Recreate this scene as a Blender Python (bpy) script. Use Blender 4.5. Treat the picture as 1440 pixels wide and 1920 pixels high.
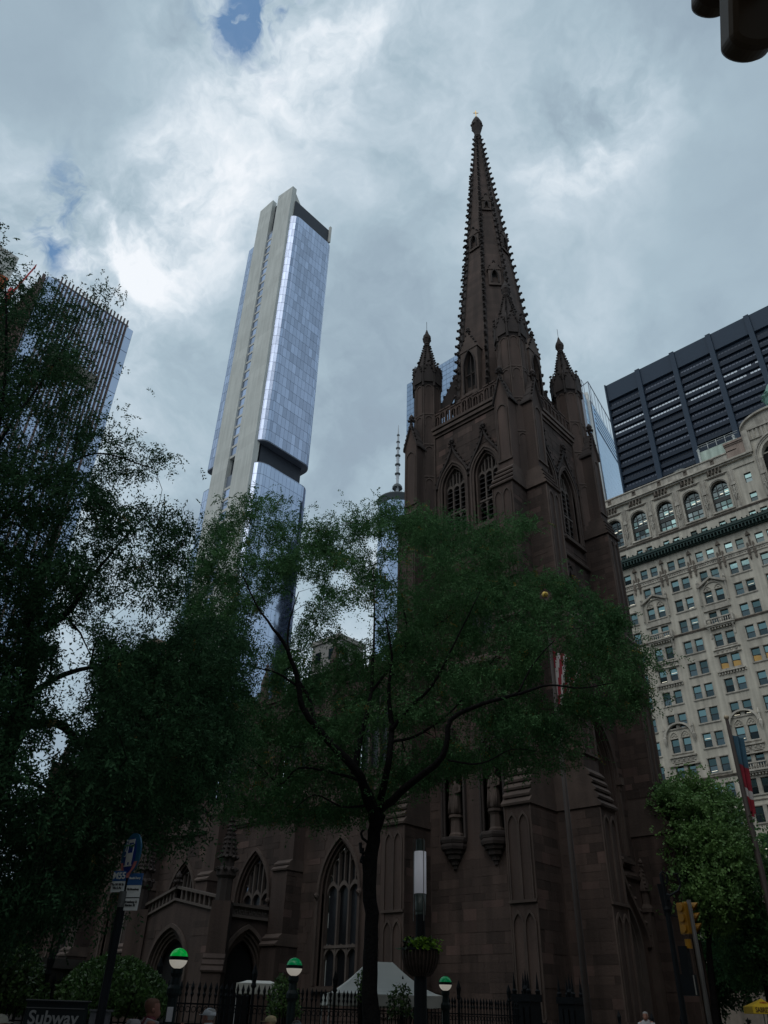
import bpy, math, random
import numpy as np
from mathutils import Vector, Matrix
random.seed(11); rng = np.random.default_rng(11)
for o in list(bpy.data.objects): bpy.data.objects.remove(o)
scn = bpy.context.scene
COL = scn.collection
rad = math.radians

# ---------------------------------------------------------------- camera
# world axes: +y runs north along the avenue, +x is east, the church tower stands on the origin
CAM = Vector((25.07, -39.80, 1.6))
FPX = 1432.0
def cam_axes():
    H = rad(-46.9); p = rad(33.5); r = rad(1.7)
    a = Vector((math.sin(H), math.cos(H), 0)); b = Vector((math.cos(H), -math.sin(H), 0)); Z = Vector((0, 0, 1))
    loc = lambda v: Vector((-a.dot(v), b.dot(v), v.z))
    fw = Vector((0, math.cos(p), math.sin(p))); r0 = Vector((1, 0, 0)); u0 = r0.cross(fw)
    R = r0*math.cos(r) + u0*math.sin(r); U = -r0*math.sin(r) + u0*math.cos(r)
    return loc(fw), loc(R), loc(U)
FW, RT, UP = cam_axes()
cd = bpy.data.cameras.new('camera'); cam = bpy.data.objects.new('camera', cd); COL.objects.link(cam)
m = Matrix.Identity(4)
for i in range(3):
    m[i][0] = RT[i]; m[i][1] = UP[i]; m[i][2] = -FW[i]; m[i][3] = CAM[i]
cam.matrix_world = m
cd.sensor_fit = 'VERTICAL'; cd.sensor_height = 24.0; cd.sensor_width = 18.0
cd.lens = FPX/1920*24.0; cd.clip_start = 0.05; cd.clip_end = 6000
scn.camera = cam
def ray(x, y):
    return (FW*FPX + RT*(x-720) + UP*(960-y)).normalized()
def at(x, y, D):
    d = ray(x, y); return CAM + d*(D/math.hypot(d.x, d.y))

# ---------------------------------------------------------------- world: daylight sky behind broken cloud
SUN_EL, SUN_AZ = rad(52), rad(172)       # azimuth clockwise from +y
w = bpy.data.worlds.new('World'); scn.world = w; w.use_nodes = True
nt = w.node_tree; N = nt.nodes; L = nt.links
for n in list(N): N.remove(n)
out = N.new('ShaderNodeOutputWorld')
sky = N.new('ShaderNodeTexSky'); sky.sky_type = 'NISHITA'; sky.sun_disc = False
sky.sun_elevation = SUN_EL; sky.sun_rotation = SUN_AZ; sky.air_density = 1.0; sky.dust_density = 1.0
bg1 = N.new('ShaderNodeBackground'); bg1.inputs[1].default_value = 0.12
skt = N.new('ShaderNodeMix'); skt.data_type = 'RGBA'; skt.blend_type = 'MULTIPLY'; skt.inputs['Factor'].default_value = 1; skt.inputs['B'].default_value = (.62, 1.05, 1.25, 1)
L.new(sky.outputs[0], skt.inputs['A']); L.new(skt.outputs['Result'], bg1.inputs[0])
tc = N.new('ShaderNodeTexCoord')
def vm(op, a, b=None):
    n = N.new('ShaderNodeVectorMath'); n.operation = op
    for i, s in enumerate((a, b)):
        if s is None: continue
        if hasattr(s, 'is_linked') or hasattr(s, 'links'): L.new(s, n.inputs[i])
        else: n.inputs[i].default_value = s
    return n
def mt(op, a, b=None, c=None, clamp=False):
    n = N.new('ShaderNodeMath'); n.operation = op; n.use_clamp = clamp
    for i, s in enumerate((a, b, c)):
        if s is None: continue
        if isinstance(s, (int, float)): n.inputs[i].default_value = s
        else: L.new(s, n.inputs[i])
    return n.outputs[0]
nrm = vm('NORMALIZE', tc.outputs['Generated']).outputs[0]
sep = N.new('ShaderNodeSeparateXYZ'); L.new(nrm, sep.inputs[0])
zz = mt('ADD', mt('MAXIMUM', sep.outputs[2], 0.0), 0.75)
cmb = N.new('ShaderNodeCombineXYZ')
L.new(mt('DIVIDE', sep.outputs[0], zz), cmb.inputs[0]); L.new(mt('DIVIDE', sep.outputs[1], zz), cmb.inputs[1])
cmb.inputs[2].default_value = 3.7
def noise(vec, scale, det, rough, dist=0.0):
    n = N.new('ShaderNodeTexNoise'); n.inputs['Scale'].default_value = scale; n.inputs['Detail'].default_value = det
    n.inputs['Roughness'].default_value = rough; n.inputs['Distortion'].default_value = dist
    L.new(vec, n.inputs['Vector']); return n
warp = noise(cmb.outputs[0], 3.5, 6, 0.6)
wsc = vm('SCALE', warp.outputs['Color']); wsc.inputs['Scale'].default_value = 0.22
pw = vm('ADD', cmb.outputs[0], wsc.outputs[0]).outputs[0]
n1 = noise(pw, 4.6, 9, 0.50)          # cloud masses
n2 = noise(pw, 11.0, 9, 0.60, 0.1)      # tufts
# thin bright places and the two open holes of this sky, as directions
def spot(x, y, sig):
    d = ray(x, y)
    dt = vm('DOT_PRODUCT', nrm, tuple(d)).outputs['Value']
    k = 1.0/(1.0-math.cos(rad(sig)))
    return mt('POWER', 2.718, mt('MULTIPLY', mt('SUBTRACT', dt, 1.0), k))
brs = None
for (x, y, s, a) in [(215, 530, 5.0, .27), (330, 400, 5.5, .22), (430, 330, 4.5, .14), (560, 60, 6, .16), (330, 110, 5.5, .13), (1165, 190, 4.5, .26),
                     (1100, 310, 5, .16), (520, 190, 4, .08), (70, 430, 5, .14), (760, 110, 12, .10), (30, 300, 7, .06), (640, 30, 6, .08), (250, 900, 8, .08), (1120, 620, 5, .08),
                     (80, 90, 7, -.14), (1340, 230, 11, -.10), (560, 270, 5, -.10), (1240, 500, 10, -.07), (440, 240, 3, -.10), (240, 230, 5, -.05), (700, 820, 8, .04)]:
    t = mt('MULTIPLY', spot(x, y, s), a)
    brs = t if brs is None else mt('ADD', brs, t)
c1 = mt('SUBTRACT', n1.outputs[0], 0.5); c2 = mt('SUBTRACT', n2.outputs[0], 0.5)
v = mt('ADD', mt('MULTIPLY', c1, 1.3), mt('MULTIPLY', c2, 0.55))
mod = mt('MAXIMUM', mt('ADD', 0.9, mt('ADD', mt('MULTIPLY', c2, 5.0), mt('MULTIPLY', c1, 5.0))), 0.0)
v = mt('ADD', mt('ADD', v, 0.455), mt('MULTIPLY', brs, mod))
cr = N.new('ShaderNodeValToRGB'); L.new(v, cr.inputs[0])
els = cr.color_ramp.elements
els[0].position = 0.0; els[0].color = (.27, .335, .42, 1)
els[1].position = 1.0; els[1].color = (.90, .94, .99, 1)
for p_, c_ in ((.25, (.312, .405, .490, 1)), (.45, (.398, .512, .595, 1)), (.65, (.53, .635, .72, 1)), (.82, (.72, .80, .87, 1))):
    e = els.new(p_); e.color = c_
L.new(cr.outputs[0], (N.new('ShaderNodeBackground')).inputs[0]) if False else None
bg2 = N.new('ShaderNodeBackground'); bg2.inputs[1].default_value = 1.0
L.new(cr.outputs[0], bg2.inputs[0])
hole = None
for (x, y, s, a) in [(445, 48, 2.3, .62), (505, -8, 3.2, .70), (85, 455, 2.0, .68), (138, 356, 1.9, .58)]:
    t = mt('MULTIPLY', spot(x, y, s), a)
    hole = t if hole is None else mt('ADD', hole, t)
n3 = noise(pw, 34.0, 7, 0.62, 0.6); n4 = noise(pw, 14.0, 5, 0.55, 0.5)
ragged = mt('ADD', mt('MULTIPLY', mt('SUBTRACT', n3.outputs[0], .5), 3.4), mt('MULTIPLY', mt('SUBTRACT', n4.outputs[0], .5), 5.0))
gate = mt('MULTIPLY', mt('MINIMUM', hole, 1.0), 1.0, clamp=True)
hole = mt('MULTIPLY', mt('MULTIPLY', gate, mt('ADD', mt('MULTIPLY', mt('SUBTRACT', gate, .55), 1.2), mt('ADD', ragged, .25)), clamp=True), 1.5, clamp=True)
hole = mt('MULTIPLY', hole, .85)
mx = N.new('ShaderNodeMixShader'); L.new(hole, mx.inputs[0]); L.new(bg2.outputs[0], mx.inputs[1]); L.new(bg1.outputs[0], mx.inputs[2])
L.new(mx.outputs[0], out.inputs[0])

# ---------------------------------------------------------------- sun behind cloud
sd = bpy.data.lights.new('sun', 'SUN'); sd.energy = 1.0; sd.angle = rad(60); sd.color = (1.0, .95, .88)
so = bpy.data.objects.new('sun', sd); COL.objects.link(so)
sv = Vector((math.sin(SUN_AZ)*math.cos(SUN_EL), math.cos(SUN_AZ)*math.cos(SUN_EL), math.sin(SUN_EL)))
so.rotation_euler = sv.to_track_quat('Z', 'Y').to_euler(); so.location = (0, 0, 150)
vs = scn.view_settings; vs.view_transform = 'Standard'; vs.look = 'None'; vs.exposure = 0.0; vs.gamma = 1.0; vs.use_curve_mapping = False
scn.render.engine = 'CYCLES'
scn.cycles.max_bounces = 6; scn.cycles.transparent_max_bounces = 12

# ---------------------------------------------------------------- materials
def mat(name, col, col2=None, rough=.8, scale=2.0, var=.5, bump=0.0, bscale=20., metal=0.0, tone=0.0, spec=.4, emit=None, estr=0.0,
        streak=0.0, courses=None, trans=0.0, alpha=None):
    m = bpy.data.materials.new(name); m.use_nodes = True; t = m.node_tree; n = t.nodes; l = t.links
    b = n['Principled BSDF']; b.inputs['Roughness'].default_value = rough; b.inputs['Metallic'].default_value = metal
    b.inputs['Specular IOR Level'].default_value = spec
    tc = n.new('ShaderNodeTexCoord'); geo = n.new('ShaderNodeNewGeometry')
    nz = n.new('ShaderNodeTexNoise'); nz.inputs['Scale'].default_value = scale; nz.inputs['Detail'].default_value = 6
    l.new(geo.outputs['Position'], nz.inputs['Vector'])
    mr = n.new('ShaderNodeMapRange'); mr.inputs['From Min'].default_value = .5-.35*var/.5*.5-.05; mr.inputs['From Max'].default_value = .5+.35*.5+.05
    l.new(nz.outputs[0], mr.inputs[0])
    mixc = n.new('ShaderNodeMix'); mixc.data_type = 'RGBA'
    mixc.inputs['A'].default_value = (*col, 1); mixc.inputs['B'].default_value = (*(col2 or [c*.7 for c in col]), 1)
    l.new(mr.outputs[0], mixc.inputs['Factor'])
    cur = mixc.outputs['Result']
    def mul(cur, fac_out):
        mm = n.new('ShaderNodeVectorMath'); mm.operation = 'SCALE'; l.new(cur, mm.inputs[0]); l.new(fac_out, mm.inputs['Scale']); return mm.outputs[0]
    if tone:
        at_ = n.new('ShaderNodeAttribute'); at_.attribute_name = 'tone'
        oi = n.new('ShaderNodeObjectInfo')
        sb = n.new('ShaderNodeMath'); sb.operation = 'SUBTRACT'; l.new(oi.outputs['Random'], sb.inputs[0]); sb.inputs[1].default_value = .5
        ad = n.new('ShaderNodeMath'); ad.operation = 'ADD'; l.new(at_.outputs['Fac'], ad.inputs[0]); l.new(sb.outputs[0], ad.inputs[1])
        ma = n.new('ShaderNodeMath'); ma.operation = 'MULTIPLY_ADD'; l.new(ad.outputs[0], ma.inputs[0]); ma.inputs[1].default_value = tone; ma.inputs[2].default_value = 1.0
        cur = mul(cur, ma.outputs[0])
    if streak:
        mp = n.new('ShaderNodeMapping'); mp.inputs['Scale'].default_value = (1.6, 1.6, .12); l.new(geo.outputs['Position'], mp.inputs[0])
        n2 = n.new('ShaderNodeTexNoise'); n2.inputs['Scale'].default_value = 1.0; n2.inputs['Detail'].default_value = 5; l.new(mp.outputs[0], n2.inputs['Vector'])
        r2 = n.new('ShaderNodeMapRange'); r2.inputs['From Min'].default_value = .35; r2.inputs['From Max'].default_value = .65
        r2.inputs['To Min'].default_value = 1-streak; r2.inputs['To Max'].default_value = 1.12; l.new(n2.outputs[0], r2.inputs[0])
        cur = mul(cur, r2.outputs[0])
    hgt = None
    if courses:
        # masonry too far away to be built block by block: (block width, course height, strength, axis)
        bw, bh, st, ax = courses
        mp = n.new('ShaderNodeCombineXYZ'); sp = n.new('ShaderNodeSeparateXYZ'); l.new(geo.outputs['Position'], sp.inputs[0])
        l.new(sp.outputs[ax], mp.inputs[0]); l.new(sp.outputs[2], mp.inputs[1])
        br = n.new('ShaderNodeTexBrick'); br.inputs['Scale'].default_value = 1.0; br.inputs['Brick Width'].default_value = bw; br.inputs['Row Height'].default_value = bh
        br.inputs['Mortar Size'].default_value = .02; br.inputs['Color1'].default_value = (1, 1, 1, 1); br.inputs['Color2'].default_value = (1-st, 1-st, 1-st, 1)
        br.inputs['Mortar'].default_value = (1-1.6*st, 1-1.6*st, 1-1.6*st, 1); l.new(mp.outputs[0], br.inputs['Vector'])
        mm = n.new('ShaderNodeMix'); mm.data_type = 'RGBA'; mm.blend_type = 'MULTIPLY'; mm.inputs['Factor'].default_value = 1
        l.new(cur, mm.inputs['A']); l.new(br.outputs['Color'], mm.inputs['B']); cur = mm.outputs['Result']
    l.new(cur, b.inputs['Base Color'])
    if bump:
        nb = n.new('ShaderNodeTexNoise'); nb.inputs['Scale'].default_value = bscale; nb.inputs['Detail'].default_value = 5; l.new(geo.outputs['Position'], nb.inputs['Vector'])
        bp = n.new('ShaderNodeBump'); bp.inputs['Strength'].default_value = bump; bp.inputs['Distance'].default_value = .05
        l.new(nb.outputs[0], bp.inputs['Height']); l.new(bp.outputs[0], b.inputs['Normal'])
    if emit: b.inputs['Emission Color'].default_value = (*emit, 1); b.inputs['Emission Strength'].default_value = estr
    if trans:
        tr = n.new('ShaderNodeBsdfTranslucent'); l.new(cur, tr.inputs[0]); mxs = n.new('ShaderNodeMixShader'); mxs.inputs[0].default_value = trans
        l.new(b.outputs[0], mxs.inputs[1]); l.new(tr.outputs[0], mxs.inputs[2]); l.new(mxs.outputs[0], n['Material Output'].inputs[0])
    return m
def glassy(name, col, rough=.08, tone=.3, wob=.02, wscale=.15, metal=1.0, oaxis=1.0):
    """mirror-coated curtain wall glass: tinted reflection, each pane slightly out of true"""
    m = mat(name, col, [c*.93 for c in col], rough=rough, metal=metal, tone=tone, scale=.05)
    t = m.node_tree; n = t.nodes; l = t.links; b = n['Principled BSDF']
    geo = n.new('ShaderNodeNewGeometry'); nz = n.new('ShaderNodeTexNoise'); nz.inputs['Scale'].default_value = wscale; nz.inputs['Detail'].default_value = 2
    l.new(geo.outputs['Position'], nz.inputs['Vector'])
    bp = n.new('ShaderNodeBump'); bp.inputs['Strength'].default_value = 1.0; bp.inputs['Distance'].default_value = wob/wscale
    l.new(nz.outputs[0], bp.inputs['Height']); l.new(bp.outputs[0], b.inputs['Normal'])
    return m
BROWN = mat('brownstone', (.084, .056, .047), (.052, .036, .031), rough=.9, scale=.30, tone=.42, streak=.38, bump=.35, bscale=9)
BROWN_CAP = mat('brownstone_weathered', (.098, .071, .060), (.060, .044, .038), rough=.9, scale=1.2, streak=.2, tone=.3, bump=.3, bscale=9)
BROWN_DK = mat('brownstone_sooty', (.052, .040, .037), (.034, .027, .026), rough=.92, scale=.8, tone=.3, streak=.3, bump=.4, bscale=9)
BROWN_RED = mat('brownstone_red', (.092, .058, .049), (.070, .045, .040), rough=.9, scale=.8, tone=.5, streak=.2, bump=.3, bscale=9)
BROWN_LT = mat('mullion_stone', (.108, .088, .078), (.078, .064, .058), rough=.85, scale=1.5, tone=.2)
LEAD = mat('stained_glass', (.018, .020, .024), (.010, .012, .016), rough=.35, scale=5, tone=.6)
LOUV = mat('louvre_slate', (.045, .040, .042), (.03, .028, .03), rough=.7, tone=.4)
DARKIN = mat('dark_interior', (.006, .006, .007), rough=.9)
WOOD = mat('dark_door_wood', (.035, .022, .015), (.02, .013, .01), rough=.6, scale=6)
SLATE = mat('roof_slate', (.05, .045, .045), (.035, .03, .03), rough=.7, scale=1)
GOLD = mat('gilt_metal', (.75, .50, .16), (.60, .38, .10), rough=.35, metal=1.0)
IRON = mat('black_iron', (.010, .012, .015), (.006, .008, .010), rough=.6, spec=.12)
GRNPOST = mat('dark_green_paint', (.009, .018, .018), (.006, .012, .013), rough=.55, spec=.2)
CONC = mat('tower_concrete', (.56, .57, .54), (.50, .51, .48), rough=.85, scale=.12, streak=.06, courses=(30.0, 4.1, .11, 0))
CONC_E = mat('tower_concrete_edge', (.56, .55, .51), (.50, .49, .46), rough=.85, scale=.12)
CWALL = mat('curtain_wall_frame', (.17, .20, .26), (.14, .165, .21), rough=.4)
CGLASS = glassy('curtain_wall_glass', (.40, .46, .60), rough=.2, tone=.36, wob=.012, wscale=.2)
CGLASS_L = glassy('curtain_wall_glass_low', (.50, .57, .72), rough=.05, tone=.10, wob=.006, wscale=.12)
LOUVDK = mat('dark_louvre_metal', (.030, .036, .050), (.024, .030, .042), rough=.6)
LIME = mat('limestone_facade', (.54, .50, .42), (.42, .385, .325), rough=.85, scale=.35, streak=.22, tone=.2, courses=(1.5, .59, .055, 0), bump=.2, bscale=5)
LIME_T = mat('limestone_trim', (.46, .425, .365), (.31, .28, .24), rough=.85, scale=1.1, streak=.25, tone=.3, bump=.3, bscale=5)
LIME_D = mat('limestone_soot_and_shade', (.17, .14, .115), (.10, .085, .07), rough=.9, scale=1.0, streak=.2, tone=.3)
COPPER = mat('verdigris_copper', (.20, .36, .29), (.12, .24, .20), rough=.75, scale=1.0, streak=.3)
COPPER_D = mat('dark_copper_cornice', (.022, .055, .048), (.014, .032, .030), rough=.7, scale=1.5)
WFRAME = mat('window_frame_dark', (.018, .024, .024), rough=.5)
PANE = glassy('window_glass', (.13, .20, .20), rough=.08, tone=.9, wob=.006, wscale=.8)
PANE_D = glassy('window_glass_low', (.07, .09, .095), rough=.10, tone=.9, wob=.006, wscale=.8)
PANE_LIT = mat('lit_ceiling_tube', (.8, .8, .7), rough=.5, emit=(1.0, .93, .72), estr=.75)
OLPM = mat('dark_steel_cladding', (.018, .030, .050), (.014, .024, .041), rough=.6, spec=.2, tone=.2)
OLPP = mat('dark_steel_pier', (.027, .046, .074), (.022, .039, .064), rough=.6, spec=.2)
OLPG = glassy('tower_strip_glass', (.035, .042, .055), rough=.25, tone=.9, wob=.01, wscale=1.0)
OLPL = mat('lit_office_strip', (.4, .45, .5), rough=.4, emit=(.75, .88, 1.0), estr=.26, tone=.5)
# ---------------------------------------------------------------- object helpers
WL = {}
def link(o, parent=None):
    COL.objects.link(o)
    if parent is not None: o.parent = parent
def thing(name, label, cat, loc=(0, 0, 0), rz=0.0, group=None):
    o = bpy.data.objects.new(name, None); o.empty_display_size = .3; COL.objects.link(o)
    o.location = loc; o.rotation_euler = (0, 0, rz); o['label'] = label; o['category'] = cat
    if group: o['group'] = group
    WL[o] = Vector(loc); return o
def tag(o, label=None, cat=None, group=None, kind=None):
    for k, v_ in (('label', label), ('category', cat), ('group', group), ('kind', kind)):
        if v_: o[k] = v_
    return o
def copy_tree(o, parent=None):
    c = o.copy(); COL.objects.link(c); c.parent = parent
    WL[c] = WL.get(o, Vector())
    for ch in [x for x in ALL_CHILD.get(o, [])]:
        k = copy_tree(ch, c); ALL_CHILD.setdefault(c, []).append(k)
    return c
ALL_CHILD = {}
class MB:
    """collects faces; build() links them as one mesh object"""
    def __init__(s): s.v = []; s.f = []; s.t = []
    def add(s, vs, fs, tone=0.0):
        b = len(s.v); s.v.extend(vs)
        for f in fs: s.f.append(tuple(i+b for i in f)); s.t.append(tone)
    def box(s, x0, y0, z0, x1, y1, z1, tone=0.0):
        s.add([(x0, y0, z0), (x1, y0, z0), (x1, y1, z0), (x0, y1, z0), (x0, y0, z1), (x1, y0, z1), (x1, y1, z1), (x0, y1, z1)],
              [(0, 3, 2, 1), (4, 5, 6, 7), (0, 1, 5, 4), (1, 2, 6, 5), (2, 3, 7, 6), (3, 0, 4, 7)], tone)
    def fbox(s, fr, u0, v0, n0, u1, v1, n1, tone=0.0):
        p = [fr(u, v_, n_) for u, v_, n_ in ((u0, v0, n0), (u1, v0, n0), (u1, v0, n1), (u0, v0, n1), (u0, v1, n0), (u1, v1, n0), (u1, v1, n1), (u0, v1, n1))]
        s.add(p, [(0, 3, 2, 1), (4, 5, 6, 7), (0, 1, 5, 4), (1, 2, 6, 5), (2, 3, 7, 6), (3, 0, 4, 7)], tone)
    def fprism(s, fr, poly, n0, n1, tone=0.0):
        k = len(poly); vs = [fr(u, v_, n0) for u, v_ in poly]+[fr(u, v_, n1) for u, v_ in poly]
        s.add(vs, [tuple(range(k))[::-1], tuple(range(k, 2*k))]+[(i, (i+1) % k, k+(i+1) % k, k+i) for i in range(k)], tone)
    def quad(s, a, b, c, d, tone=0.0): s.add([a, b, c, d], [(0, 1, 2, 3)], tone)
    def tube(s, pts, rads, n=6, cap=True, tone=0.0):
        pts = [Vector(p) for p in pts]; k = len(pts)
        if isinstance(rads, (int, float)): rads = [rads]*k
        vs = []; ref = None
        for i, p in enumerate(pts):
            d = (pts[min(i+1, k-1)]-pts[max(i-1, 0)])
            d = d.normalized() if d.length > 1e-9 else Vector((0, 0, 1))
            if ref is None: ref = Vector((1, 0, 0)) if abs(d.x) < .8 else Vector((0, 1, 0))
            a = (ref-d*ref.dot(d)).normalized(); ref = a; b = d.cross(a)
            for j in range(n):
                t = 2*math.pi*j/n+math.pi/n; vs.append(tuple(p+(a*math.cos(t)+b*math.sin(t))*rads[i]))
        fs = [(i*n+j, i*n+(j+1) % n, (i+1)*n+(j+1) % n, (i+1)*n+j) for i in range(k-1) for j in range(n)]
        if cap: fs += [tuple(range(n))[::-1], tuple(range((k-1)*n, k*n))]
        s.add(vs, fs, tone)
    def lathe(s, cx, cy, prof, n=10, rot=None, cap=True, tone=0.0):
        rot = math.pi/n if rot is None else rot; vs = []
        for r, z in prof:
            for j in range(n):
                t = 2*math.pi*j/n+rot; vs.append((cx+r*math.cos(t), cy+r*math.sin(t), z))
        k = len(prof); fs = [(i*n+j, i*n+(j+1) % n, (i+1)*n+(j+1) % n, (i+1)*n+j) for i in range(k-1) for j in range(n)]
        if cap: fs += [tuple(range(n))[::-1], tuple(range((k-1)*n, k*n))]
        s.add(vs, fs, tone)
    def knob(s, c, r, d=(0, 0, 1)):
        """a curled leaf of stone: a lumpy eight-sided bead"""
        c = Vector(c); d = Vector(d).normalized(); a = d.orthogonal().normalized(); b = d.cross(a); vs = []
        for h, q in ((-.7, .35), (-.1, 1.0), (.45, .75)):
            for j in range(5):
                t = j*1.2566+h; k = q*r*(1+.25*math.sin(3*j+h*9+c.z*7)); vs.append(tuple(c+d*h*r+(a*math.cos(t)+b*math.sin(t))*k))
        vs.append(tuple(c+d*r*1.05)); fs = [(4, 3, 2, 1, 0)]
        for i in range(2):
            for j in range(5): fs.append((i*5+j, i*5+(j+1) % 5, (i+1)*5+(j+1) % 5, (i+1)*5+j))
        for j in range(5): fs.append((10+j, 10+(j+1) % 5, 15))
        s.add(vs, fs)
    def build(s, name, m_, parent=None, smooth=False, kind=None, bevel=0.0, label=None):
        me = bpy.data.meshes.new(name); off = WL.get(parent, Vector()) if parent is not None else Vector()
        V = np.array(s.v, dtype=np.float64).reshape(-1, 3)
        V = V-np.array(off)
        me.from_pydata(V.tolist(), [], s.f)
        if any(s.t):
            at_ = me.attributes.new('tone', 'FLOAT', 'FACE'); at_.data.foreach_set('value', s.t)
        me.materials.append(m_)
        if smooth: me.polygons.foreach_set('use_smooth', [True]*len(me.polygons))
        me.update()
        o = bpy.data.objects.new(name, me); link(o, parent); WL[o] = off
        if parent is not None: ALL_CHILD.setdefault(parent, []).append(o)
        if kind: o['kind'] = kind
        if label: o['label'] = label
        if bevel:
            b = o.modifiers.new('b', 'BEVEL'); b.width = bevel; b.segments = 2; b.limit_method = 'ANGLE'
        return o
_unit = {}
def unit_mesh(name, m_):
    k = (name, m_.name)
    if k not in _unit:
        b = MB(); b.box(-.5, -.5, -.5, .5, .5, .5); me = bpy.data.meshes.new(name); me.from_pydata(b.v, [], b.f); me.materials.append(m_); _unit[k] = me
    return _unit[k]
def pieces(name, items, m_, parent, limit=300, key=None):
    """items: (centre, size, rotz). The nearest `limit` become objects sharing one mesh, the rest one joined part."""
    off = WL[parent]
    items = sorted(items, key=key or (lambda it: (Vector(it[0])-CAM).length/ max(.05, (it[1][0]*it[1][2]+it[1][1]*it[1][2])**.5)))
    me = unit_mesh(name, m_)
    for c, sz, rz in items[:limit]:
        o = bpy.data.objects.new(name, me); link(o, parent); ALL_CHILD.setdefault(parent, []).append(o)
        o.location = Vector(c)-off; o.scale = sz; o.rotation_euler = (0, 0, rz); WL[o] = off
    rest = items[limit:]
    if rest:
        mb = MB()
        for c, sz, rz in rest:
            ca, sa = math.cos(rz), math.sin(rz); hx, hy, hz = sz[0]/2, sz[1]/2, sz[2]/2; vs = []
            for z in (-hz, hz):
                for x, y in ((-hx, -hy), (hx, -hy), (hx, hy), (-hx, hy)): vs.append((c[0]+x*ca-y*sa, c[1]+x*sa+y*ca, c[2]+z))
            mb.add(vs, [(0, 3, 2, 1), (4, 5, 6, 7), (0, 1, 5, 4), (1, 2, 6, 5), (2, 3, 7, 6), (3, 0, 4, 7)], random.uniform(-.5, .5))
        mb.build(name, m_, parent, kind='stuff')
# frames: (u along the wall, v up, n out of the wall) -> world
def FS(y): return lambda u, v_, n_: (u, y-n_, v_)            # faces south
def FE(x): return lambda u, v_, n_: (x+n_, u, v_)            # faces east
def FW_(x): return lambda u, v_, n_: (x-n_, u, v_)           # faces west
def FN(y): return lambda u, v_, n_: (u, y+n_, v_)            # faces north
def FR(o, ang):                                             # faces direction ang, u to its right-hand side
    c, s_ = math.cos(ang), math.sin(ang)
    return lambda u, v_, n_: (o[0]-u*s_+n_*c, o[1]+u*c+n_*s_, o[2]+v_)
def arch_z(u, w_, zs, za):
    h = za-zs; R = (h*h+w_*w_)/(2*w_); q = R*R-(abs(u)+R-w_)**2
    return zs+math.sqrt(max(q, 0))
def arch(uc, w_, zb, zs, za, k=9):
    us = [w_*math.cos(math.pi*(i/(2*k))) for i in range(2*k+1)]
    mid = [(uc-u, arch_z(u, w_, zs, za)) for u in us]
    return [(uc-w_, zb)]+mid+[(uc+w_, zb)]
def wall(mb, fr, u0, u1, z0, z1, ops, depth=.6, tone=0.0):
    ops = sorted(ops); cu = u0
    q = lambda a, b, c, d: mb.quad(fr(*a, 0), fr(*b, 0), fr(*c, 0), fr(*d, 0), tone)
    for uc, w_, zb, zs, za in ops:
        q((cu, z0), (uc-w_, z0), (uc-w_, z1), (cu, z1))
        if zb > z0: q((uc-w_, z0), (uc+w_, z0), (uc+w_, zb), (uc-w_, zb))
        P = arch(uc, w_, zb, zs, za)
        for a, b in zip(P[1:-1], P[2:-1]): q(a, b, (b[0], z1), (a[0], z1))
        PP = P+[P[0]]
        for a, b in zip(PP, PP[1:]): mb.quad(fr(*a, 0), fr(*b, 0), fr(*b, -depth), fr(*a, -depth), tone)
        cu = uc+w_
    q((cu, z0), (u1, z0), (u1, z1), (cu, z1))
def band(mb, fr, uc, w_, zb, zs, za, o0, o1, n0, n1, k=9):
    A = arch(uc, w_+o0, zb, zs, za+o0*1.2, k); B = arch(uc, w_+o1, zb, zs, za+o1*1.2, k)
    for i in range(len(A)-1):
        a, a2, b, b2 = A[i], A[i+1], B[i], B[i+1]
        mb.quad(fr(*a, n1), fr(*a2, n1), fr(*b2, n1), fr(*b, n1)); mb.quad(fr(*a, n0), fr(*a2, n0), fr(*a2, n1), fr(*a, n1)); mb.quad(fr(*b, n0), fr(*b2, n0), fr(*b2, n1), fr(*b, n1))
def inside(u, v_, ops, o=.0):
    for uc, w_, zb, zs, za in ops:
        if abs(u-uc) < w_+o and zb-o < v_ < (arch_z(u-uc, w_, zs, za) if abs(u-uc) < w_ else zs)+o: return True
    return False
def stones(fr, u0, u1, z0, z1, ops=(), out=None, ch=.40, wmin=.55, wmax=1.35, marg=.25):
    """ashlar: blocks of uneven length standing a little proud of the wall, returned as (centre, size, rot)"""
    p0 = Vector(fr(0, 0, 0)); du = Vector(fr(1, 0, 0))-p0; ang = math.atan2(du.y, du.x); z = z0; res = out if out is not None else []
    while z < z1-.12:
        h = min(ch*random.choice((.8, 1, 1, 1.25)), z1-z); u = u0-random.uniform(0, .5)
        while u < u1:
            L_ = random.uniform(wmin, wmax); a, b = max(u, u0), min(u+L_, u1); u += L_
            if b-a < .15: continue
            g = .008; pr = random.uniform(.006, .026); c = ((a+b)/2, z+h/2)
            if any(inside(x, y, ops, marg) for x in (a, (a+b)/2, b) for y in (z, z+h)): continue
            res.append((fr(c[0], c[1], pr/2-.03), (b-a-g, pr+.06, h-g), ang))
        z += h
    return res
def finial(mb, x, y, z, s_=1.0, n=6):
    """stack of stone leaves ending in a bud"""
    mb.lathe(x, y, [(.10*s_, z), (.16*s_, z+.08*s_), (.08*s_, z+.16*s_), (.09*s_, z+.34*s_)], n)
    for j in range(4):
        t = j*math.pi/2+.785; mb.knob((x+.20*s_*math.cos(t), y+.20*s_*math.sin(t), z+.42*s_), .15*s_, (math.cos(t), math.sin(t), .8))
    mb.lathe(x, y, [(.09*s_, z+.34*s_), (.12*s_, z+.55*s_), (.24*s_, z+.70*s_), (.22*s_, z+.85*s_), (.12*s_, z+1.0*s_), (.03*s_, z+1.15*s_)], n)
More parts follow.
